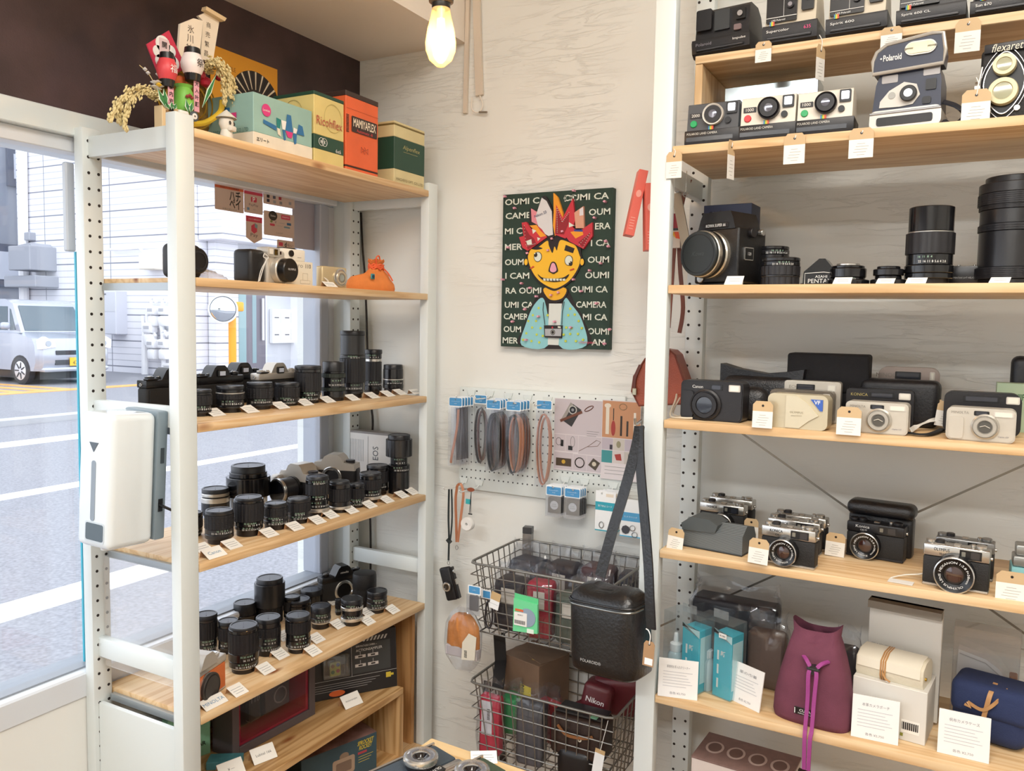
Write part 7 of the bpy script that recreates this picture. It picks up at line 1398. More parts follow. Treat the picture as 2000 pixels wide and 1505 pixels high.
# ---- hanging price tags ----
KR = mat('#c9ad85', .65); TG = mat('#e9e7e1', .6)
def ptag(px, py, y, lab, w=.024, h=.035, edge=0, tilt=0, string=.012, lean=0, group=None):
    """px,py = centre of the tag"""
    p = atY(px, py, y); t = thing('price_tag', lab, 'price tag', p, edge, group, rot=(lean, tilt, edge))
    g = G(); g.prism([(-w/2, h*.12), (w/2, h*.12), (w/2, h*.36), (w*.34, h*.5), (-w*.34, h*.5), (-w/2, h*.36)], -.0007, 0, KR); g.cyl(0, -.0007, h*.33, .0022, .0003, BK, 'y', 12); g.ring(0, -.0007, h*.33, .0017, .0026, .0002, mat('#9a7a55'), 'y', 12); g.build('kraft_top', t)
    g = G(); g.box(-w/2, w/2, -.0007, 0, -h/2, h*.12, TG)
    for k in range(5): g.box(-w*(.16+.05*((k*3) % 4)), w*(.16+.05*((k*5) % 4)), -.0009, -.0007, -h*.40+k*h*.092, -h*.40+k*h*.092+.0008, mat('#a7a49e'))
    g.build('label', t)
    if string: g = G(); g.tube(catmull([(0, -.001, h*.33), (.002, -.001, h*.33+string*.6), (-.002, .003, h*.33+string)]), .0008, WHT, 5); g.build('string', t)
    return t
TY = CY0-.004
ptag(1491, 101, TY, 'price tag hanging from the crate edge below the all black instant camera', .031, .040, string=.006)
ptag(1602, 122, TY, 'price tag turned edge on below the gap before Spirit 600', .028, .066, edge=1.15, string=.03)
ptag(1741, 72, TY, 'price tag partly hidden behind the raised flash hood', .036, .036, string=.004)
ptag(1890, 69, TY, 'price tag hanging from the crate edge at the upper right', .040, .058, string=.006)
ptag(1906, 207, 1.622, 'price tag hanging by string before the twin lens camera', .043, .055, string=.03)
ptag(1551.5, 290, 1.617, 'price tag hanging from the board between the two ivory instant cameras', .038, .056, string=.008)
ptag(1682, 279, 1.617, 'price tag hanging from the board left of the navy instant camera', .041, .053, string=.006)
ptag(1427.5, 312, 1.616, 'price tag turned edge on below the 2000 instant camera', .026, .074, edge=1.3, string=.012)
ptag(1316.5, 322, 1.617, 'price tag hanging at the left end of the board on the post', .032, .052, string=.015)

# ================= third board (eye level) =================
def tcard(q, x0, x1, yt, yb, y, z, lab, hh=None):
    xc, w, h = sp(q, x0, x1, yt, yb, y, z); h = max(h, .01); t = thing('price_card', lab, 'price card', (xc, y, z+.0003), 0, 'small price cards on the eye level board')
    g = G(); g.prism([(-w*.5, 0), (w*.42, 0), (w*.5, h), (-w*.38, h)], -.0005, 0, TG, M=RX(math.radians(-18))); 
    for k in range(2): g.box(-w*.25, w*.3, -.0008, -.0005, h*(.4+.25*k), h*(.4+.25*k)+.0006, mat('#b0aca6'), M=RX(math.radians(-18)))
    g.build('card', t); g = G(); g.box(-w*.38, w*.42, .012, .0125, 0, h*.7, TG, M=T(0, -.004, 0)); g.build('back_flap', t)
for a, l in (((372, 478, 578, 626), 'before the square bodied camera'), ((960, 1068, 586, 624), 'before the silver topped short lens'), ((1194, 1302, 598, 624), 'before the small black adapter lens'), ((1354, 1476, 588, 622), 'at the foot of the tall fluted lens'), ((1806, 1930, 587, 621), 'at the foot of the giant lens')):
    tcard(q4, *a, 1.630, R3, 'small white price card leaning ' + l)
# medium format camera
xc, w, h = sp(q4, 205, 470, 265, 622, 1.70, R3); t = thing('film_camera', 'square black medium format camera with a large lens cap and silver ring', 'camera', (-.430, 1.715, R3+.0003), math.radians(-22)); w = .108
LT2 = mat('#151516', .35, bump=.35, bscale=500)
g = G(); g.box(-w/2, w/2, -.03, .065, .006, .118, LT2, .005, 3); g.box(-w*.3, w*.42, -.034, .05, 0, .006, BK, .001); g.build('body', t)
g = G(); g.prism([(-.046, .115), (.046, .115), (.040, .136), (.034, .150), (-.034, .150), (-.040, .136)], -.032, .055, mat('#1d1d1f', .25)); g.box(-.030, .030, -.034, -.030, .118, .128, BK, .001); g.txt('KOWA SUPER 66', .006, WHT, 0, -.0346, .123, w=.048); g.box(-.022, .022, -.02, .045, .150, .153, mat('#26262a', .3), .001); g.build('focus_hood', t)
g = G(); g.lathe([(0, 0), (.048, 0), (.048, .010), (.045, .012), (.045, .024), (.047, .025), (.047, .034), (.044, .036)], mat('#c6bfb2', .25, .8), 44, T(-.012, -.03, .064) @ RX(PI/2)); g.ring(-.012, -.048, .064, .045, .0485, .006, BK, 'y', 40); g.build('lens_barrel', t)
g = G(); g.cyl(-.012, -.064, .064, .0455, .010, mat('#22282a', .42), 'y', 44, .002); g.ring(-.012, -.074, .064, .038, .0395, .0004, BK, 'y'); g.txt('Kowa', .009, mat('#3f4648'), -.012, -.0746, .064, shear=.3); g.build('lens_cap', t)
g = G(); g.cyl(-.036, -.03, .016, .008, .004, CHR, 'y', 22, .001); g.build('shutter_knob', t)
g = G(); M = T(w/2, 0, 0) @ RZ(PI/2); g.rrect(-.012, .018, .052, .078, -.003, 0, .002, CHR, M=M); g.rrect(-.010, .016, .054, .076, -.0036, 0, .001, BK, M=M); g.txt('120', .006, WHT, .003, -.004, .065, M=M); g.cyl(w/2, .01, .108, .010, .008, DKP, 'x', 20, .001); g.cyl(w/2, .04, .11, .007, .01, CHR, 'x', 18, .001); g.build('film_dial', t)
xc, w, h = sp(q4, 262, 520, 205, 600, 1.86, R3); t = thing('camera_box', 'dark blue carton printed auto rotation standing behind the square camera', 'box', (xc+.006, 1.858, R3+.0003), -.05)
NBX = mat('#2c3654', .45); g = G(); g.box(-w/2, w/2, -.035, .035, 0, h, NBX, .001); g.txt('auto', .014, mat('#141a2c'), -w*.40, -.0353, h*.90, al='l', shear=.2, bold=True); g.txt('rotation', .014, mat('#141a2c'), -w*.40, -.0353, h*.80, al='l', shear=.2, bold=True, w=w*.72); g.build('carton', t)
def lensR(x, top, base, w, y, z, label, segs, q=q4, **k):
    a = q(x, base); b = q(x, top); wpx = w/(2.703 if q is q7 else 2.778); p = atY(a[0], a[1], y); dep = depth(p); r = wpx/2*dep/FPX
    c = Vector((p.x, y+r, z+.0003)); h = atY(b[0], b[1], y+r).z-z
    global place
    sv = place; place = lambda *aa: (c, r, h); t = lens(x, base, top, w, z, label, segs, **k); place = sv; return t
G6 = 'lenses on the eye level board'
lensR(612, 425, 610, 180, 1.735, R3, 'upright black short lens standing behind a wide macro lens', [(.50, 1.05, 'b'), (.30, .98, 'b'), (.12, .98, 't'), (.08, .96, 'b')], group=G6)
lensR(656, 485, 624, 208, 1.645, R3, 'wide black macro lens with ribbed rings beside the square camera', [(.30, .97, 'G'), (.06, 1, 'b'), (.34, 1, 'G'), (.16, .98, 't'), (.14, .98, 'b')], group=G6)
lensR(1030, 515, 624, 200, 1.660, R3, 'short black lens with a bright silver top ring', [(.25, 1.12, 'b'), (.1, .9, 't'), (.42, .95, 'b'), (.12, .85, 'b'), (.11, .60, 's')], group=G6)
lensR(1255, 530, 624, 165, 1.665, R3, 'small flat black adapter lens left of the fluted lens', [(.3, 1.1, 'b'), (.2, .82, 'b'), (.35, .95, 'b'), (.15, .72, 'b')], group=G6)
lensR(1475, 212, 622, 250, 1.665, R3, 'tall fluted black lens with a glossy hood and thin silver line', [(.08, .82, 'm'), (.07, .98, 'b'), (.10, 1, 'b'), (.14, .94, 't'), (.27, .99, 'G'), (.015, .93, 's'), (.315, .91, 'b')], group=G6)
lensR(1935, 50, 618, 375, 1.700, R3, 'giant black telephoto lens at the right end of the eye level board', [(.06, .88, 'b'), (.10, .98, 'g'), (.32, .90, 'b'), (.06, .94, 'g'), (.13, .90, 'b'), (.04, .94, 'g'), (.10, .98, 'g'), (.09, .96, 'b'), (.06, .80, 'b')], group=G6)
xc, w, h = sp(q4, 1600, 1770, 525, 618, 1.75, R3); t = thing('extension_tube', 'low black extension tube box between the fluted lens and the giant lens', 'lens accessory', (xc, 1.75, R3+.0003))
g = G(); g.box(-w/2-.01, w/2+.01, 0, .05, 0, h, mat('#17171a', .3), .003, 2); g.txt('PENTAX 6×7 HELICOID', .003, mat('#9a9a9a'), 0, -.0004, h*.42, w=w*.8); g.build('body', t)
for x in (-w*.25, w*.25): g = G(); g.cyl(x, .02, h, .0022, .003, CHR, 'z', 10); g.build('pin', t)
# prism finder
xc, w, h = sp(q4, 800, 990, 487, 618, 1.70, R3); t = thing('prism_finder', 'triangular black and white edged ASAHI PENTAX prism finder', 'camera accessory', (xc, 1.70, R3+.0003), 0)
g = G(); P_ = [(-w/2, .004), (w/2, .004), (w/2, h*.42), (w*.12, h), (-w*.05, h), (-w*.48, h*.52)]; g.prism(P_, -.004, .06, mat('#1a1a1c', .15), M=None); g.box(-w/2-.004, w/2+.004, -.005, .06, 0, .005, BK, .001); g.build('housing', t)
g = G(); g.box(-w*.44, w*.48, -.0048, -.004, h*.06, h*.44, BK); g.tube([(x, -.0048, z) for x, z in ((-w*.44, h*.06), (-w*.44, h*.46), (w*.1, h*.50), (w*.48, h*.44))], .0007, WHT, 5); g.txt('ASAHI', .005, WHT, .002, -.0056, h*.34, w=.022); g.txt('PENTAX', .008, WHT, .0, -.0056, h*.18, w=.044); g.build('name_plate', t)

# ================= compact cameras: board below =================
def compact(name, label, P, rz, w, h, d, body, text=None, tcol=None, lens=(.1, .42, .30), window=(-.05, .30), flash=(.25, .45), r=.010, style='round', sub=None, group=None, texx=-.3, grip=None, lensm=None):
    t = thing(name, label, 'camera', P, rz, group)
    g = G(); g.prism(rr(-w/2, w/2, 0, h, r, 5), -d/2, d/2, body)
    g.prism(rr(-w/2+.002, w/2-.002, .002, h-.002, r, 5), -d/2-.002, -d/2, body); g.build('body', t); f = -d/2-.002
    g = G(); g.rrect(w*window[0], w*window[1], h*.78, h*.92, f-.0008, f, .002, BK); g.rrect(w*(window[0]+.03), w*(window[1]-.03), h*.80, h*.90, f-.0012, f, .002, mat('#35373f', .08)); g.build('viewfinder', t)
    g = G(); g.rrect(w*flash[0], w*flash[1], h*.76, h*.93, f-.0010, f, .002, mat('#c9c4bb', .3)); g.rrect(w*(flash[0]+.02), w*(flash[1]-.02), h*.78, h*.91, f-.0016, f, .001, mat('#e6e3d6', .1, .1)); g.build('flash', t)
    if lens:
        x, z, R = w*lens[0], h*lens[1], h*lens[2]; lm = lensm or mat('#b9b4aa', .3, .5)
        g = G(); g.lathe([(R*1.0, 0), (R*1.0, .004), (R*.88, .006), (R*.86, .004), (R*.80, .004), (R*.78, .012), (R*.55, .012), (R*.52, .009), (0, .009)], lm, 36, T(x, f, z) @ RX(PI/2)); g.build('lens_barrel', t)
        g = G(); g.lathe([(0, .0098), (R*.50, .0094)], mat('#55524c', .1) if lm != DKP else LGLS, 28, T(x, f, z) @ RX(PI/2)); g.tube([(x-R*.35, f-.0105, z), (x, f-.0105, z+R*.12), (x+R*.35, f-.0105, z-R*.05)], .0006, mat('#ddd8cc'), 4) if lm != DKP else 0; g.build('lens_cover', t)
    if grip: g = G(); g.rrect(-w/2+.004, -w/2+w*grip, h*.06, h*.74, f-.004, f, .006, RUB if body == DKP else body); g.build('grip', t)
    if text or sub:
        g = G()
        if text: g.txt(text, h*.075, tcol or mat('#8a857c'), w*texx, f-.0006, h*.85)
        if sub: g.txt(sub, h*.055, mat('#6c6a7a'), w*.33, f-.0006, h*.18, shear=.2)
        g.build('lettering', t)
    return t
def onR(q, x0, x1, yt, yb, z, off=0.0):
    """front-bottom edge at pixel row yb on board z -> centre x, y_front, width, height"""
    a = atZ(*q((x0+x1)/2, yb), z); y = a.y+off; l = atY(*q(x0, yb), y); r = atY(*q(x1, yb), y); tp = atY(*q((x0+x1)/2, yt), y); return a.x, y, r.x-l.x, tp.z-z
SVC = mat('#c9c3b7', .32, .35); CHM = mat('#cabfa3', .35, .35)
def cam(q, x0, x1, yt, yb, z, name, lab, d, body, off=0, rz=0, hh=None, yf=None, **k):
    xc, y, w, h = onR(q, x0, x1, yt, yb, z, off)
    if yf: y = yf; xc, w, h0 = sp(q, x0, x1, yt, yb, y, z); h = h0
    if hh: h = hh
    return compact(name, lab, (xc, y+d/2+.002, z+.0003), rz, w/math.cos(rz), h, d, body, **k)
c = cam(q5, 130, 472, 290, 505, R4, 'compact_camera', 'black zoom compact camera lettered Canon at the left of the compacts board', .045, DKP, text='Canon', tcol=WHT, lens=(-.08, .40, .40), window=(-.02, .18), flash=(.28, .46), grip=.22, lensm=DKP, texx=-.22, rz=-.06)
# leather ever-ready case behind it
CLE = mat('#17171a', .34, bump=.5, bscale=350, spec=.6)
def softbox(name, label, cat, P, rz, w, d, h, m, r=.012, puff=.0, tilt=0, par=None, pn='body', rot=None):
    t = thing(name, label, cat, P, rz, rot=rot)
    g = G(); vs, fs = boxgeo(w, d, h, r, 4); g.raw([(x*(1-puff*abs(z/h)*.3), y*(1-puff*(z/h+.5)*.5), z+h/2) for x, y, z in vs], fs, m); g.build(pn, t, sharp=60); return t
t = softbox('camera_case', 'soft black leather camera case behind the black Canon compact', 'case', (-.365, 1.80, R4+.0003), -.1, .155, .06, .088, CLE, .016, .3)
g = G(); g.prism([(-.088, .06), (.086, .06), (.092, .106), (.06, .100), (.01, .094), (-.05, .102), (-.088, .112)], -.004, .034, CLE); g.build('flap', t)
t = softbox('camera_case', 'rounded glossy black leather pouch close behind the black compact', 'case', (-.392, 1.725, R4+.0003), -.05, .125, .05, .070, CLE, .022, .2)
g = G(); g.tube([(-.05+.02*math.cos(a*PI/8)*1.2, -.026, .05+.012*math.sin(a*PI/8)) for a in range(9)], .0016, mat('#3a3a3e', .3), 5); g.build('seam', t)
xc, w, h = sp(q5, 715, 1150, 135, 480, 1.83, R4); t = softbox('camera_case', 'wide black nylon camera pouch with a folded flap', 'case', (xc, 1.845, R4+.0003), 0, w, .07, h*.97, mat('#19181b', .8, bump=.6, bscale=900), .010, .15)
g = G(); g.box(-w/2-.001, w/2+.001, -.038, .03, h*.42, h*.985, mat('#1b1a1d', .8, bump=.6, bscale=900), .006, 3); g.build('flap', t)
cam(q5, 695, 1002, 290, 420, R4, 'compact_camera', 'slim silver compact camera standing behind the champagne one', .028, SVC, yf=1.765, lens=None, window=(-.28, .05), flash=(.26, .42), text='ECHO', r=.006)
cam(q5, 615, 965, 340, 470, R4, 'compact_camera', 'dark compact camera between the silver and champagne ones', .030, mat('#6f675c', .35, .3), yf=1.725, lens=None, window=(.0, .3), flash=(.33, .44), r=.010)
xc, y, w, h = onR(q5, 600, 935, 362, 550, R4); t = thing('compact_camera', 'champagne clamshell compact camera with a blue VF sticker', 'camera', (xc, y+.022, R4+.0003), -.10)
g = G(); g.prism(rr(-w/2, w/2, 0, h, .012, 6), -.018, .018, CHM); g.build('body', t)
g = G(); g.prism([(-w*.18, .002), (w*.05, .002), (w*.20, h*.25), (w*.36, h*.42), (w*.16, h*.78), (-.0, h-.003), (-w*.18, h-.003)], -.0215, -.018, mat('#d4caaf', .3, .35)); g.txt('OLYMPUS', .004, mat('#9a8f76'), w*.0, -.0221, h*.48); g.txt('μ[mju:] ZOOM', .003, mat('#9a8f76'), w*.0, -.0221, h*.38); g.build('sliding_cover', t)
g = G(); g.prism([(w*.22, h*.88), (w*.42, h*.88), (w*.42, h*.56), (w*.38, h*.56)], -.0205, -.0182, mat('#3b62b8', .4)); g.txt('VF', .0075, WHT, w*.33, -.0209, h*.80, bold=True); g.build('sticker', t)
ptag(*q5(582, 470), y-.008, 'price tag standing before the champagne clamshell camera', .038, .052, string=0, lean=-.05)
cam(q5, 1025, 1368, 405, 575, R4, 'compact_camera', 'silver zoom compact camera in the middle of the compacts board', .038, SVC, lens=(.05, .44, .38), window=(-.10, .12), flash=(.20, .46), sub='Capios 115', text='MINOLTA', grip=.28, rz=-.06, r=.008)
t_ = atZ(*q5(1050, 570), R4); ptag(*q5(1050, 505), t_.y-.012, 'price tag leaning on the middle silver zoom compact', .042, .052, string=0, lean=-.05)
cam(q5, 1030, 1400, 335, 460, R4, 'compact_camera', 'black compact camera lettered Konica behind the middle silver one', .034, DKP, yf=1.745, lens=None, window=(-.15, .22), flash=(.28, .45), text='KONICA', tcol=mat('#b0a060'), r=.008)
xc, w, h = sp(q5, 1095, 1545, 283, 520, 1.80, R4); softbox('camera_case', 'boxy black camera case behind the middle silver compact', 'case', (xc, 1.825, R4+.0003), -.05, w, .06, h, mat('#16161a', .45, bump=.3), .014, .2)
cam(q5, 1200, 1535, 188, 420, R4, 'compact_camera', 'grey pink compact camera with twin round windows at the back', .03, mat('#a2948c', .35, .35), yf=1.885, lens=(-.20, .35, .22), window=(-.22, .2), flash=(.34, .42), text='MINOLTA', r=.018, hh=.115)
cam(q5, 1572, 1952, 438, 618, R4, 'compact_camera', 'silver zoom compact camera at the right of the compacts board', .040, SVC, lens=(.07, .46, .38), window=(-.10, .12), flash=(.18, .46), sub='Capios 150', text='MINOLTA', grip=.26, rz=-.06, r=.010)
cam(q5, 1560, 1985, 352, 500, R4, 'compact_camera', 'curved black compact camera behind the right silver one', .034, DKP, yf=1.735, lens=None, window=(-.25, .22), flash=(.30, .47), r=.016)
xc, w, h = sp(q5, 1660, 1842, 404, 440, 1.705, R4); 
t = thing('film_box', 'pale green FUJIFILM box at the right edge of the compacts board', 'box', (.052, 1.86, R4+.0003)); xc, w, h = sp(q5, 1845, 2060, 300, 420, 1.86, R4); t.location.x = xc
g = G(); g.box(-w/2, w/2, -.02, .02, 0, h, mat('#bcd3b4', .5)); g.txt('FUJIFILM', h*.17, mat('#3f6a44'), -w*.10, -.0206, h*.70, al='l', bold=True, w=w*.52); g.cyl(-w*.30, -.0202, h*.68, h*.10, .0005, mat('#3f6a44'), 'y', 16); g.build('carton', t)
xc, w, h = sp(q5, 1925, 2120, 155, 320, 1.885, R4); softbox('camera_case', 'upright black hard case at the upper right edge behind the green box', 'case', (xc, 1.905, R4+.0003), 0, w, .035, h, mat('#1b1b1f', .4, bump=.2), .014, 0)
# cords
t_ = atZ(*q5(1580, 560), R4); ptag(*q5(1577, 468), t_.y-.006, 'price tag with a tangle of white string left of the right silver compact', .034, .048, string=0, tilt=.12)
ptag(*q5(1520, 450), t_.y+.03, 'kraft price tag partly hidden behind another, right silver compact', .03, .044, string=0, tilt=-.08)
t = thing('camera_strap', 'white and black wrist straps lying in a tangle left of the right silver compact', 'strap', (0, 0, 0))
A_ = lambda x, yq, up_=0: atZ(*q5(x, yq), R4)+Vector((0, 0, .004+up_))
g = G(); g.strap(catmull([A_(1560, 560), A_(1500, 585), A_(1440, 590), A_(1370, 580)]), .010, .003, mat('#1a1a1c', .7), (0, 1, 0)); g.build('black_strap', t)
g = G(); g.strap(catmull([A_(1560, 540, .014), A_(1490, 560, .016), A_(1420, 560, .006), A_(1385, 578, .004)]), .009, .0015, mat('#e6e3da', .6), (0, 1, .2)); g.build('white_strap', t)
g = G(); g.tube(catmull([A_(1620, 520, .05), A_(1640, 480, .06), A_(1600, 440, .07), A_(1560, 470, .06), A_(1600, 520, .04)]), .0012, mat('#ddd6c8'), 5); g.build('string', t)
t = thing('camera_strap', 'beige cords coiled at the left end of the compacts board', 'strap', (0, 0, 0)); CDM = mat('#d3c8b4', .7)
g = G(); g.tube(catmull([A_(150, 440, .05), A_(120, 400, .06), A_(110, 460, .03), A_(80, 485, .0), A_(140, 498, 0), A_(200, 500, 0)]), .0022, CDM, 6); g.build('cord', t)
g = G(); g.tube(catmull([A_(160, 420, .045), A_(135, 450, .03), A_(95, 475, 0), A_(170, 492, 0)]), .0018, CDM, 6); g.build('cord', t)
t = thing('camera_strap', 'white cord looping out at the left of the middle silver compact', 'strap', (0, 0, 0)); g = G(); g.tube(catmull([A_(1040, 500, .03), A_(990, 470, .035), A_(955, 480, .025), A_(970, 510, .01), A_(1020, 520, .004)]), .0014, mat('#e8e4da'), 6); g.build('cord', t)

# ================= rangefinders: fourth board =================
CH2 = mat('#c3c0ba', .22, .85)
def rf(label, P, rz, w, h, d, text, top=CH2, skin=LTH, lensr=.026, lx=.06, black=False, group=None, sub=None, face=True):
    t = thing('film_camera', label, 'camera', P, rz, group); ht = h*.66
    g = G(); g.box(-w/2, w/2, -d/2, d/2, .003, ht, skin, .004, 2); g.box(-w/2, w/2, -d/2-.0005, d/2+.0005, 0, .005, top, .0015); g.build('body', t)
    g = G(); g.box(-w/2, w/2, -d/2-.001, d/2+.001, ht, h*.92, top, .0025, 2)
    g.box(-w*.34, -w*.18, -d/2+.004, d/2-.004, h*.92, h*.935, top, .0005); g.build('top_plate', t)
    for x, r, hh_, m in ((-w*.40, .0085, .006, top), (-w*.26, .0075, .007, DKP), (w*.36, .009, .006, top), (w*.24, .004, .006, CH2)): g = G(); g.cyl(x, 0, h*.92, r, hh_, m, 'z', 22, .001); g.build('dial', t)
    g = G(); g.box(-.006, .006, -.006, .008, h*.92, h*.95, CH2, .001); g.build('accessory_shoe', t)
    if face:
        f = -d/2-.001
        g = G(); g.rrect(w*.05, w*.38, ht+h*.03, h*.88, f-.0006, f, .001, BK); g.rrect(w*.22, w*.35, ht+h*.05, h*.86, f-.0012, f, .001, mat('#2d3038', .05)); g.rrect(w*.08, w*.14, ht+h*.08, h*.84, f-.0012, f, .001, mat('#7c7a70', .1)); g.build('viewfinder', t)
        g = G(); g.txt(text, h*.07, BK if not black else WHT, -w*.22, f-.0006, ht+h*.16, w=w*.24); 
        if sub: g.txt(sub, h*.04, BK if not black else WHT, -w*.20, f-.0006, ht+h*.07)
        g.build('lettering', t)
        x, z = w*lx, h*.36; R = lensr
        g = G(); g.lathe([(R*1.04, 0), (R*1.04, .004), (R, .006), (R, .014), (R*1.03, .015), (R*1.03, .019), (R*.96, .021), (R*.93, .019)], mat('#1c1c1e', .25), 44, T(x, f, z) @ RX(PI/2)); g.build('lens_barrel', t)
        g = G(); g.lathe([(R*.93, .019), (R*.96, .0215), (R*1.02, .0205), (R*1.03, .019)], CHR, 44, T(x, f, z) @ RX(PI/2)); g.build('chrome_rim', t)
        g = G(); g.lathe([(R*.93, .0195), (R*.55, .0155), (R*.52, .013), (0, .0125)], mat('#101012', .25), 40, T(x, f, z) @ RX(PI/2))
        vs, fs, tw, th = textgeo('HEXANON 1:2.8 f=38mm   '+text+' LENS   '); 
        for s0 in range(1):
            vv = []
            for a_, b_ in vs: an_ = PI*.95-a_/tw*2*PI*.97; rr_ = R*(.66+.12*b_/th); vv.append((x+rr_*math.cos(an_), f-.0185, z+rr_*math.sin(an_)))
            g.raw(vv, fs, WHT)
        g.build('name_ring', t)
        g = G(); g.lathe([(0, .0150), (R*.25, .0145), (R*.44, .013)], mat('#3c2420', .03, coat=1), 28, T(x, f, z) @ RX(PI/2)); g.build('front_element', t)
    for x in (-w/2-.0005, w/2+.0005): g = G(); g.ring(x, 0, ht+.006, .0018, .0032, .003, CHR, 'x', 12); g.build('strap_lug', t)
    return t
def rfq(x0, x1, yt, yb, lab, text, rz=-.08, yf=None, **k):
    xc, y, w, h = onR(q6, x0, x1, yt, yb, R5)
    if yf: y = yf; xc, w, h = sp(q6, x0, x1, yt, yb, y, R5)
    d = k.pop('d', .030); h = k.pop('hh', h); return rf(lab, (xc, y+d/2+.004, R5+.0003), rz, w/math.cos(rz)*.98, h, d, text, **k)
rfq(228, 480, 128, 330, 'chrome rangefinder camera lettered YASHICA behind the grey flash case', 'YASHICA', yf=1.800, hh=.076, lensr=.025)
rfq(282, 525, 95, 300, 'chrome topped camera at the very back left of the rangefinder board', 'YASHICA', yf=1.862, hh=.078, face=False)
# grey ribbed case
RIBM = bpy.data.materials.new('ribbed_grey'); RIBM.use_nodes = True; nt = RIBM.node_tree; b = nt.nodes['Principled BSDF']; b.inputs['Roughness'].default_value = .45; tc = nt.nodes.new('ShaderNodeTexCoord'); wv = nt.nodes.new('ShaderNodeTexWave'); wv.bands_direction = 'Z'; wv.inputs['Scale'].default_value = 130; nt.links.new(tc.outputs['Object'], wv.inputs[0]); rp = nt.nodes.new('ShaderNodeValToRGB'); rp.color_ramp.elements[0].color = lin('#3c4144'); rp.color_ramp.elements[1].color = lin('#7c8385'); nt.links.new(wv.outputs[0], rp.inputs[0]); nt.links.new(rp.outputs[0], b.inputs['Base Color'])
xc, y, w, h = onR(q6, 130, 470, 215, 385, R5); t = thing('camera_case', 'grey ribbed leatherette camera case with a tab at the left of the rangefinder board', 'case', (xc+.004, y+.045, R5+.0003), -.14)
g = G(); g.prism([(-.035, 0), (.040, 0), (.042, .030), (.030, .050), (-.010, .058), (-.035, .040)], -w*.50, w*.50, RIBM, 'yz'); g.build('body', t)
GRM = mat('#4c5254', .5); g = G(); g.prism([(-w*.52, .050), (-w*.50, .036), (w*.06, .040), (w*.10, .056), (-w*.05, .066), (-w*.36, .066)], -.040, .02, GRM); g.build('lid', t)
g = G(); g.tube([(-w*.5, -.036, .002), (w*.5, -.036, .002), (w*.5, .04, .002)], .0016, mat('#2c3032', .5), 6); g.build('piping', t)
ptag(*q6(110, 312), y-.012, 'price tag with kraft top standing at the left end of the rangefinder board', .034, .046, string=0, tilt=.10)
ptag(*q6(520, 258), 1.76, 'price tag half hidden behind the grey ribbed case', .030, .046, string=0)
rfq(632, 925, 158, 400, 'rearmost of three chrome Konica cameras in a row', 'KONICA', yf=1.785, hh=.074, face=False)
rfq(597, 893, 188, 420, 'middle one of three chrome Konica cameras in a row', 'KONICA', yf=1.735, hh=.074)
rfq(562, 868, 238, 462, 'front chrome camera lettered KONICA of three in a row', 'KONICA', rz=-.10, sub='C35', lensr=.026, lx=-.04)
p_ = atZ(*q6(560, 450), R5); ptag(*q6(560, 378), p_.y-.010, 'price tag leaning on the front chrome Konica', .038, .050, string=0, tilt=.05)
xc, y, w, h = onR(q6, 1030, 1350, 218, 425, R5); rf('black camera lettered Konica with a flash window, held in its open case', (xc, y+.022, R5+.0003), -.12, w, h, .036, 'Konica', top=DKP, black=True, lensr=.027, lx=-.14, sub='C35 EF')
t = thing('camera_case', 'open black leather case flap rising behind the black Konica camera', 'case', (xc+.004, y+.062, R5+.0003), -.12)
g = G(); g.box(-w*.56, w*.58, -.014, .018, 0, h*1.05, CLE, .006, 3); g.box(-w*.58, w*.62, -.034, .02, h*1.02, h*1.42, CLE, .014, 4); g.build('body', t)
p_ = atZ(*q6(975, 405), R5); ptag(*q6(976, 342), p_.y-.004, 'price tag standing left of the black Konica camera', .037, .048, string=0, tilt=.04)
rfq(1512, 1840, 275, 500, 'grey topped Olympus camera behind the front one', 'OLYMPUS', yf=1.735, hh=.078, top=mat('#8d8d8c', .3, .7), lensr=.024)
rfq(1440, 1812, 338, 590, 'chrome camera lettered OLYMPUS with a big chrome rimmed lens', 'OLYMPUS', rz=-.10, lensr=.032, lx=.0, sub='35·LC')
t = thing('price_tag', 'small price tag lying flat on a string left of the chrome Olympus', 'price tag', atZ(*q6(1335, 548), R5)+Vector((0, 0, .001)), -.1)
g = G(); g.box(-.022, .020, -.012, .012, 0, .0007, TG); g.build('label', t); g = G(); g.tube(catmull([(-.02, .01, .002), (.0, .03, .006), (.03, .04, .012), (.036, .055, .022)]), .0013, mat('#e3ded2'), 6); g.build('string', t)
t = thing('camera_box', 'teal box with grey camera top at the right edge of the rangefinder board', 'box', (.082, 1.70, R5+.0003)); xc, w, h = sp(q6, 1922, 2080, 358, 620, 1.70, R5); t.location.x = xc
g = G(); g.box(-w/2, w/2, 0, .06, 0, h*.52, mat('#7fb8bc', .5), .002, 2); g.build('carton', t); g = G(); g.box(-w/2+.002, w/2-.002, .005, .05, h*.53, h*.76, mat('#9c9c98', .3, .6), .003, 2); g.box(-w/2+.006, w/2-.006, .012, .05, h*.765, h*1.0, mat('#9c9c98', .3, .6), .003, 2); g.build('metal_top', t)
p_ = atZ(*q6(1930, 640), R5); ptag(*q6(1932, 572), p_.y-.002, 'price tag standing at the right edge of the rangefinder board', .047, .054, string=0)

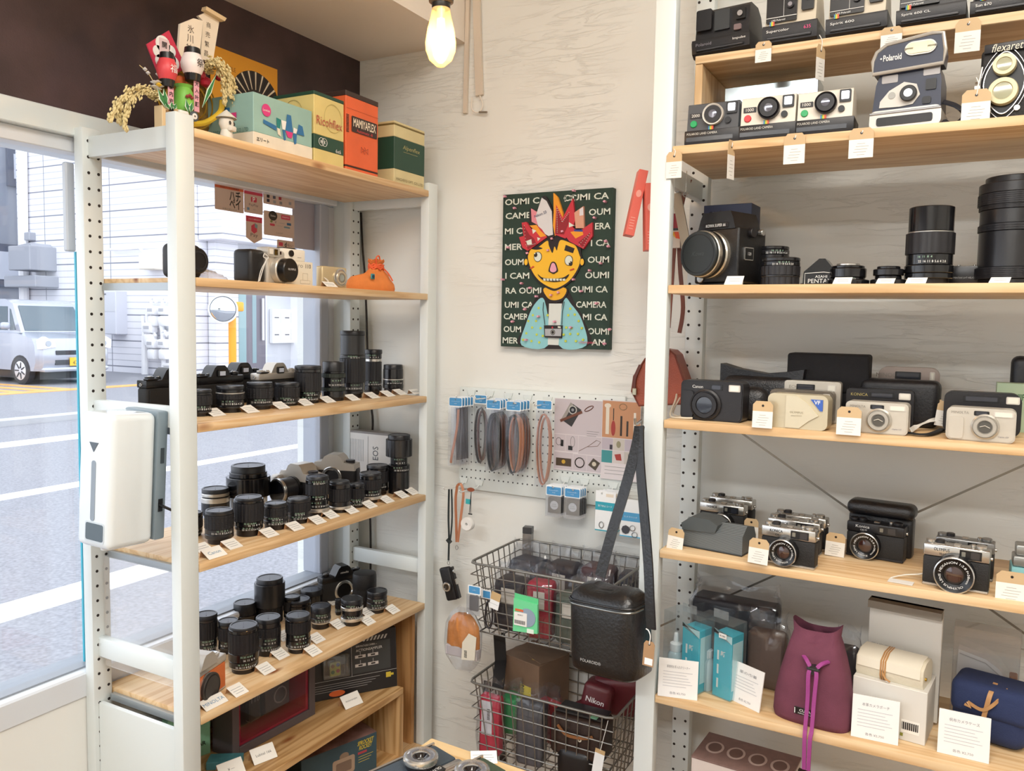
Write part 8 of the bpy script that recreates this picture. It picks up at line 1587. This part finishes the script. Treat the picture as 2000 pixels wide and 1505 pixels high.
# ================= lower board: bags and cleaning kits =================
def signcard(lab, pts, dy=0, n=6, title='本革カメラケース'):
    """white sign on its own foot; pts = TL, TR, BR, BL in crop pixels"""
    bl = atZ(*q7(*pts[3]), R6); br = atZ(*q7(*pts[2]), R6); w = (br-bl).length; an = math.atan2((br-bl).y, (br-bl).x); c = (bl+br)/2; tl = atY(*q7(*pts[0]), bl.y+.01); h = tl.z-R6
    t = thing('shop_sign_card', lab, 'sign', (c.x, c.y, R6+.0003), an, 'white handwritten sign cards on the lower board')
    M = RX(math.radians(-9)); g = G(); g.box(-w/2, w/2, 0, .003, 0, h, mat('#ecebe9', .4), .0003, M=M); g.txt(title, .0062, mat('#8c8c90'), 0, -.0004, h*.80, w=w*.58, M=M)
    for k in range(n): g.box(-w*.38, w*(.36-.05*((k*3) % 4)), -.0004, 0, h*(.66-.075*k), h*(.66-.075*k)+.0011, mat('#c2c2c6'), M=M)
    g.txt('各色 ¥2,750', .0056, mat('#9a9a9e'), 0, -.0004, h*.12, w=w*.40, M=M); g.build('panel', t)
    g = G(); g.prism([(.006, 0), (.04, 0), (h*.12+.006, h*.6)], -.002, .002, mat('#dcdcda', .5), 'yz'); g.build('easel_foot', t); return t
signcard('white sign card at the left end of the lower board before the teal kits', [(75, 360), (290, 385), (275, 590), (65, 562)], title='革専用お手入れクリーナー')
signcard('white sign card turned aside between the teal kits and the maroon bag', [(490, 378), (655, 460), (600, 655), (445, 580)], n=5, title='革の巾着')
signcard('white sign card before the white box with the ivory roll', [(1095, 550), (1350, 602), (1335, 828), (1085, 775)], title='本革カメラポーチ')
signcard('white sign card before the navy pouch at the right', [(1555, 628), (1830, 690), (1815, 925), (1540, 860)], title='帆布カメラケース')
CAP = mat('#f0f1f1', .35); TEA = mat('#38b4c8', .4); TEL2 = mat('#bfe3e8', .4)
for k, (x, yq, rz) in enumerate(((190, 515, -.35), (355, 552, -.35))):
    b = atZ(*q7(x+ (20 if k == 0 else 20), yq), R6); t = thing('cleaner_kit', 'teal and white cleaning kit in a clear hanging box, %s' % ('left one beside the post' if k == 0 else 'right one with a price sticker'), 'package', (b.x+.004, b.y+.012, R6+.0003), rz, 'teal cleaning kits')
    g = G(); g.box(-.004, .040, -.022, .022, 0, .136, TEA, .001); g.prism([(-.004, .136), (.040, .136), (.040, .120), (-.004, .145)], -.0226, -.022, TEL2); 
    for j in range(3): g.box(.006, .010, -.0226, -.022, .02+j*.03, .04+j*.03, WHT)
    g.txt('新', .012, WHT, .020, -.0228, .095, bold=True); g.box(.0401, .0406, -.018, .018, .02, .12, TEL2); g.build('carton', t)
    g = G(); g.lathe([(0, 0), (.016, 0), (.017, .004), (.017, .062), (.012, .070), (0, .07)], mat('#d3e6ea', .2, trans=.3), 26, T(-.030, -.008, .0)); g.lathe([(.0125, .070), (.013, .072), (.013, .086), (.006, .090), (.0045, .108), (.003, .110), (0, .11)], CAP, 22, T(-.030, -.008, 0)); g.build('bottle', t)
    g = G(); g.box(-.050, .044, -.027, .026, .001, .160, glass('#eff4f6', .07, .03)); g.box(-.020, .016, -.002, -.001, .160, .178, glass('#eff4f6', .1, .10)); g.build('clear_box', t)
    if k: g = G(); g.box(.012, .030, -.0282, -.0272, .130, .140, WHT); g.txt('¥1,980', .004, BK, .021, -.0286, .135); g.build('price_sticker', t)
def baggedR(name, label, x0, x1, yt, yb, y, m, seed, rz=0, d=.05, twist=True):
    xc, w, h = sp(q7, x0, x1, yt, yb, y, R6); return bagged(name, label, 'case', Vector((xc, y+d/2, R6+.001)), rz, w*.93, d, h*.93, m, seed)
baggedR('bagged_case', 'black lens pouches heaped in clear plastic behind the teal kits', 215, 700, 40, 430, 1.80, mat('#1b1a22', .5, bump=.3), 41, 0, .06)
baggedR('bagged_case', 'brown felt pouch in clear plastic between the teal kits and the maroon bag', 525, 735, 215, 470, 1.765, mat('#6a564a', .8, bump=.3), 42, -.1, .045)
baggedR('bagged_case', 'clear bag of grey goods showing at the right side of the maroon bag', 1000, 1110, 300, 640, 1.80, mat('#5b5657', .6), 43, 0, .04)
# maroon drawstring bag
xc, y, w, h = onR(q7, 650, 1085, 185, 735, R6); h *= .87; MRB = mat('#6d3a4c', .9, bump=.4, bscale=600, var=.12, vscale=20)
t = thing('drawstring_bag', 'maroon felt drawstring bag with a purple cord hanging over the board edge', 'bag', (xc, y+.052, R6+.0004), -.10)
prof = [(.485, .046, .0), (.50, .050, .012), (.49, .050, .05), (.44, .047, .10), (.37, .040, .150), (.32, .034, .180), (.29, .024, .20), (.31, .020, .222)]; N = 40; vs = []
for k, (rx, ry, z) in enumerate(prof):
    for i in range(N):
        a = 2*PI*i/N; x_, y_ = sq(a, w*rx, ry, .6); wav = 1+(.07*math.sin(6*a+.6) if k > 4 else 0); vs.append((x_, y_*wav+(0), z*h/.205-((.016*math.sin(a)**2) if k > 5 else 0)+(.004 if k == 7 else 0)))
g = G(); g.raw(vs, [(l*N+i, l*N+(i+1) % N, l*N+N+(i+1) % N, l*N+N+i) for l in range(7) for i in range(N)]+[tuple(range(N))[::-1]], MRB); g.build('body', t, sharp=70)
g = G(); g.box(-w*.17, w*.04, -.0515, -.0495, h*.12, h*.20, BK, .0006); g.txt('CURA', .0052, WHT, -w*.03, -.0521, h*.172, bold=True, w=.022); g.txt('NAGAOKA', .003, WHT, -w*.03, -.0521, h*.140, w=.026); g.box(-w*.165, -w*.155, -.0518, -.051, h*.13, h*.19, WHT); g.build('woven_label', t)
PUR = mat('#9c3f86', .6, bump=.5, bscale=900)
g = G(); g.cyl(w*.055, -.047, h*.665, .0085, .013, mat('#26282a', .3), 'y', 18); g.box(w*.055-.012, w*.055+.012, -.061, -.048, h*.655, h*.69, mat('#2a2d2e', .3), .002); g.build('cord_lock', t)
g = G()
for s_ in (-1, 1): g.strap(catmull([(w*.055+s_*.024, -.038, h*.755), (w*.055+s_*.014, -.050, h*.735), (w*.055+s_*.006, -.056, h*.68), (w*.055+s_*.0075, -.061, h*.60), (w*.055+s_*.006, -.064, h*.35), (w*.055+s_*.006, -.072, .010), (w*.055+s_*.005, -.078, -.012), (w*.055+s_*.004, -.076, -.072)]), .0072, .0035, PUR, (1, 0, 0))
g.build('cord', t)
g = G(); g.prism([(w*.055-.012, -.098), (w*.055+.010, -.095), (w*.055+.012, -.076), (w*.055-.014, -.074)], -.081, -.072, BK); g.build('cord_end', t)
# white box with raised lid + ivory roll
xb = atZ(*q7(1300, 775), R6); xc, w, h = sp(q7, 1098, 1500, 500, 775, xb.y, R6); WB2 = mat('#d9d6ce', .5); d = .10
t = thing('gift_box', 'off white open box with barcode label and its lid standing up behind', 'box', (xc, xb.y+d/2-.004, R6+.0003), -.12)
g = G(); g.box(-w/2, w/2, -d/2, d/2, 0, h, WB2, .001); 
g.box(w*.18, w*.42, -d/2-.0004, -d/2, h*.16, h*.40, mat('#eceae2'))
for k in range(16): g.box(w*.19+k*w*.0135, w*.19+k*w*.0135+.0008*(1+k % 2), -d/2-.0008, -d/2, h*.22, h*.36, BK)
g.box(w*.17, w*.21, -d/2-.0006, -d/2, h*.08, h*.14, mat('#8a8a3a')); g.build('box_base', t)
g = G(); hl = .185-h; g.box(-w/2+.004, w/2+.006, d/2+.001, d/2+.014, .005, h+.13, WB2, .001); g.box(-w/2+.004, w/2+.006, d/2-.02, d/2+.0139, h+.115, h+.130, mat('#8b857a', .6)); g.txt('▦ USUS', .007, mat('#a9a69c'), -w*.30, d/2+.0006, h+.035, w=.03); g.build('box_lid', t)
IV = mat('#e0d8c2', .45, bump=.25, bscale=300)
t2 = thing('lens_roll', 'ivory leather roll pouch tied with a tan cord, lying on the white box', 'pouch', (xc-.002, xb.y+d/2-.010, R6+.0006+h), -.20)
g = G(); Pq = [(-.036, .010), (-.030, 0), (.030, 0), (.036, .012), (.034, .034), (.020, .046), (-.012, .046), (-.034, .036)]; g.prism(Pq, -w*.46, w*.46, IV, 'yz'); g.build('body', t2, sharp=50)
g = G(); g.prism([(-.0375, .020), (-.036, .038), (-.012, .0485), (.02, .0485), (.02, .046), (-.012, .046), (-.034, .036), (-.036, .018)], -w*.44, w*.42, mat('#e6dfcc', .45), 'yz'); g.build('flap', t2)
g = G(); Q = [(y_*1.06, z_*1.05) for y_, z_ in Pq]
for o_ in (-.004, .0, .004): g.tube([(-w*.08+o_, y_, z_) for y_, z_ in Q], .0016, mat('#b98a56', .5), 6, closed=True)
g.tube([(-w*.08, -.039, .016), (-w*.03, -.043, .008), (w*.04, -.044, .004)], .0018, mat('#b98a56', .5), 6); g.build('leather_cord', t2)
g = G(); g.cyl(w*.46, -.02, .018, .003, .003, mat('#b9963f', .3, .9), 'x', 12); g.build('brass_stud', t2)
# navy pouch and clear pack
xn = atZ(*q7(1860, 850), R6); xc, w, h = sp(q7, 1570, 2020, 500, 850, xn.y, R6)
NVC = mat('#27345a', .85, bump=.5, bscale=700)
t = thing('camera_pouch', 'navy canvas camera pouch tied with a tan leather cord at the right', 'pouch', (xc+.012, xn.y+.045, R6+.0003), -.22)
g = G(); vs, fs = boxgeo(w*.95, .085, h*.93, .028, 5); g.raw([(x, y_, z+h*.465) for x, y_, z in vs], fs, NVC); g.build('body', t, sharp=60)
g = G(); g.box(-w*.48, w*.48, -.048, .04, h*.42, h*.96, NVC, .016, 4); g.build('flap', t)
g = G(); TC = mat('#b98c5c', .5); g.strap(catmull([(w*.04, -.020, h*.965), (w*.02, -.050, h*.86), (-w*.02, -.0515, h*.6), (-w*.06, -.0515, h*.35)]), .008, .002, TC, (1, 0, 0)); g.strap(catmull([(w*.20, -.03, h*.95), (w*.08, -.052, h*.74), (-w*.06, -.054, h*.60), (-w*.24, -.053, h*.66)]), .006, .002, TC, (0, 0, 1)); g.tube([(-w*.24, -.054, h*.66), (-w*.20, -.058, h*.60), (-w*.27, -.056, h*.62)], .003, TC, 6); g.build('leather_cord', t)
xc, w, h = sp(q7, 1610, 1965, 250, 600, 1.83, R6)
t = thing('bagged_case', 'clear pack with a white curved pouch and tan strap behind the navy pouch', 'case', (xc, 1.83, R6+.0003), -.05)
g = G(); g.prism([(-w*.45, 0), (w*.40, 0), (w*.42, h*.45), (w*.2, h*.66), (-.0, h*.74), (-w*.42, h*.80)], 0, .03, mat('#dcd9d6', .5)); g.tube([(-w*.40, -.001, h*.76), (w*.0, -.001, h*.70), (w*.24, -.001, h*.58), (w*.28, -.001, h*.1)], .0012, mat('#b9b4b0'), 5); g.build('pouch', t)
g = G(); g.box(w*.36, w*.48, -.006, .02, h*.1, h*.62, mat('#9c6a44', .5), .002); g.build('strap', t)
g = G(); g.box(-w*.5, w*.5, -.010, .036, .001, h*1.08, glass('#f0f0f0', .10, .06)); g.build('clear_bag', t)
# patterned box on the lowest board in view
t0 = atY(*q7(290, 835), 1.70); t = thing('camera_box', 'brown carton with pale oval prints on the lowest visible board', 'box', (0, 0, RZ_[5]+.0003), -.05)
a = atY(1352, 1478, 1.66); b = atY(1502, 1505, 1.66); w = .20; h = a.z-RZ_[5]; t.location = (a.x+w/2, 1.66+.06, RZ_[5]+.0003)
BRB = mat('#7d645e', .55, var=.1, vscale=60); g = G(); g.box(-w/2, w/2, -.06, .06, 0, h, mat('#cfc3bd', .5), .001); g.box(-w/2-.0003, w/2+.0003, -.0603, .0603, h-.004, h+.0004, BRB)
for k in range(4): cx = -w*.34+k*w*.23; g.prism(oval(cx, .0, .019, .026, 22), h+.0004, h+.0008, mat('#b9a59c'), 'xy'); g.prism(oval(cx, .0, .014, .020, 22), h+.0008, h+.0011, mat('#6d5650'), 'xy'); g.prism(oval(cx, h*.62, .020, .022, 20), -.0606, -.06, mat('#8d3f3e'))
g.build('carton', t)
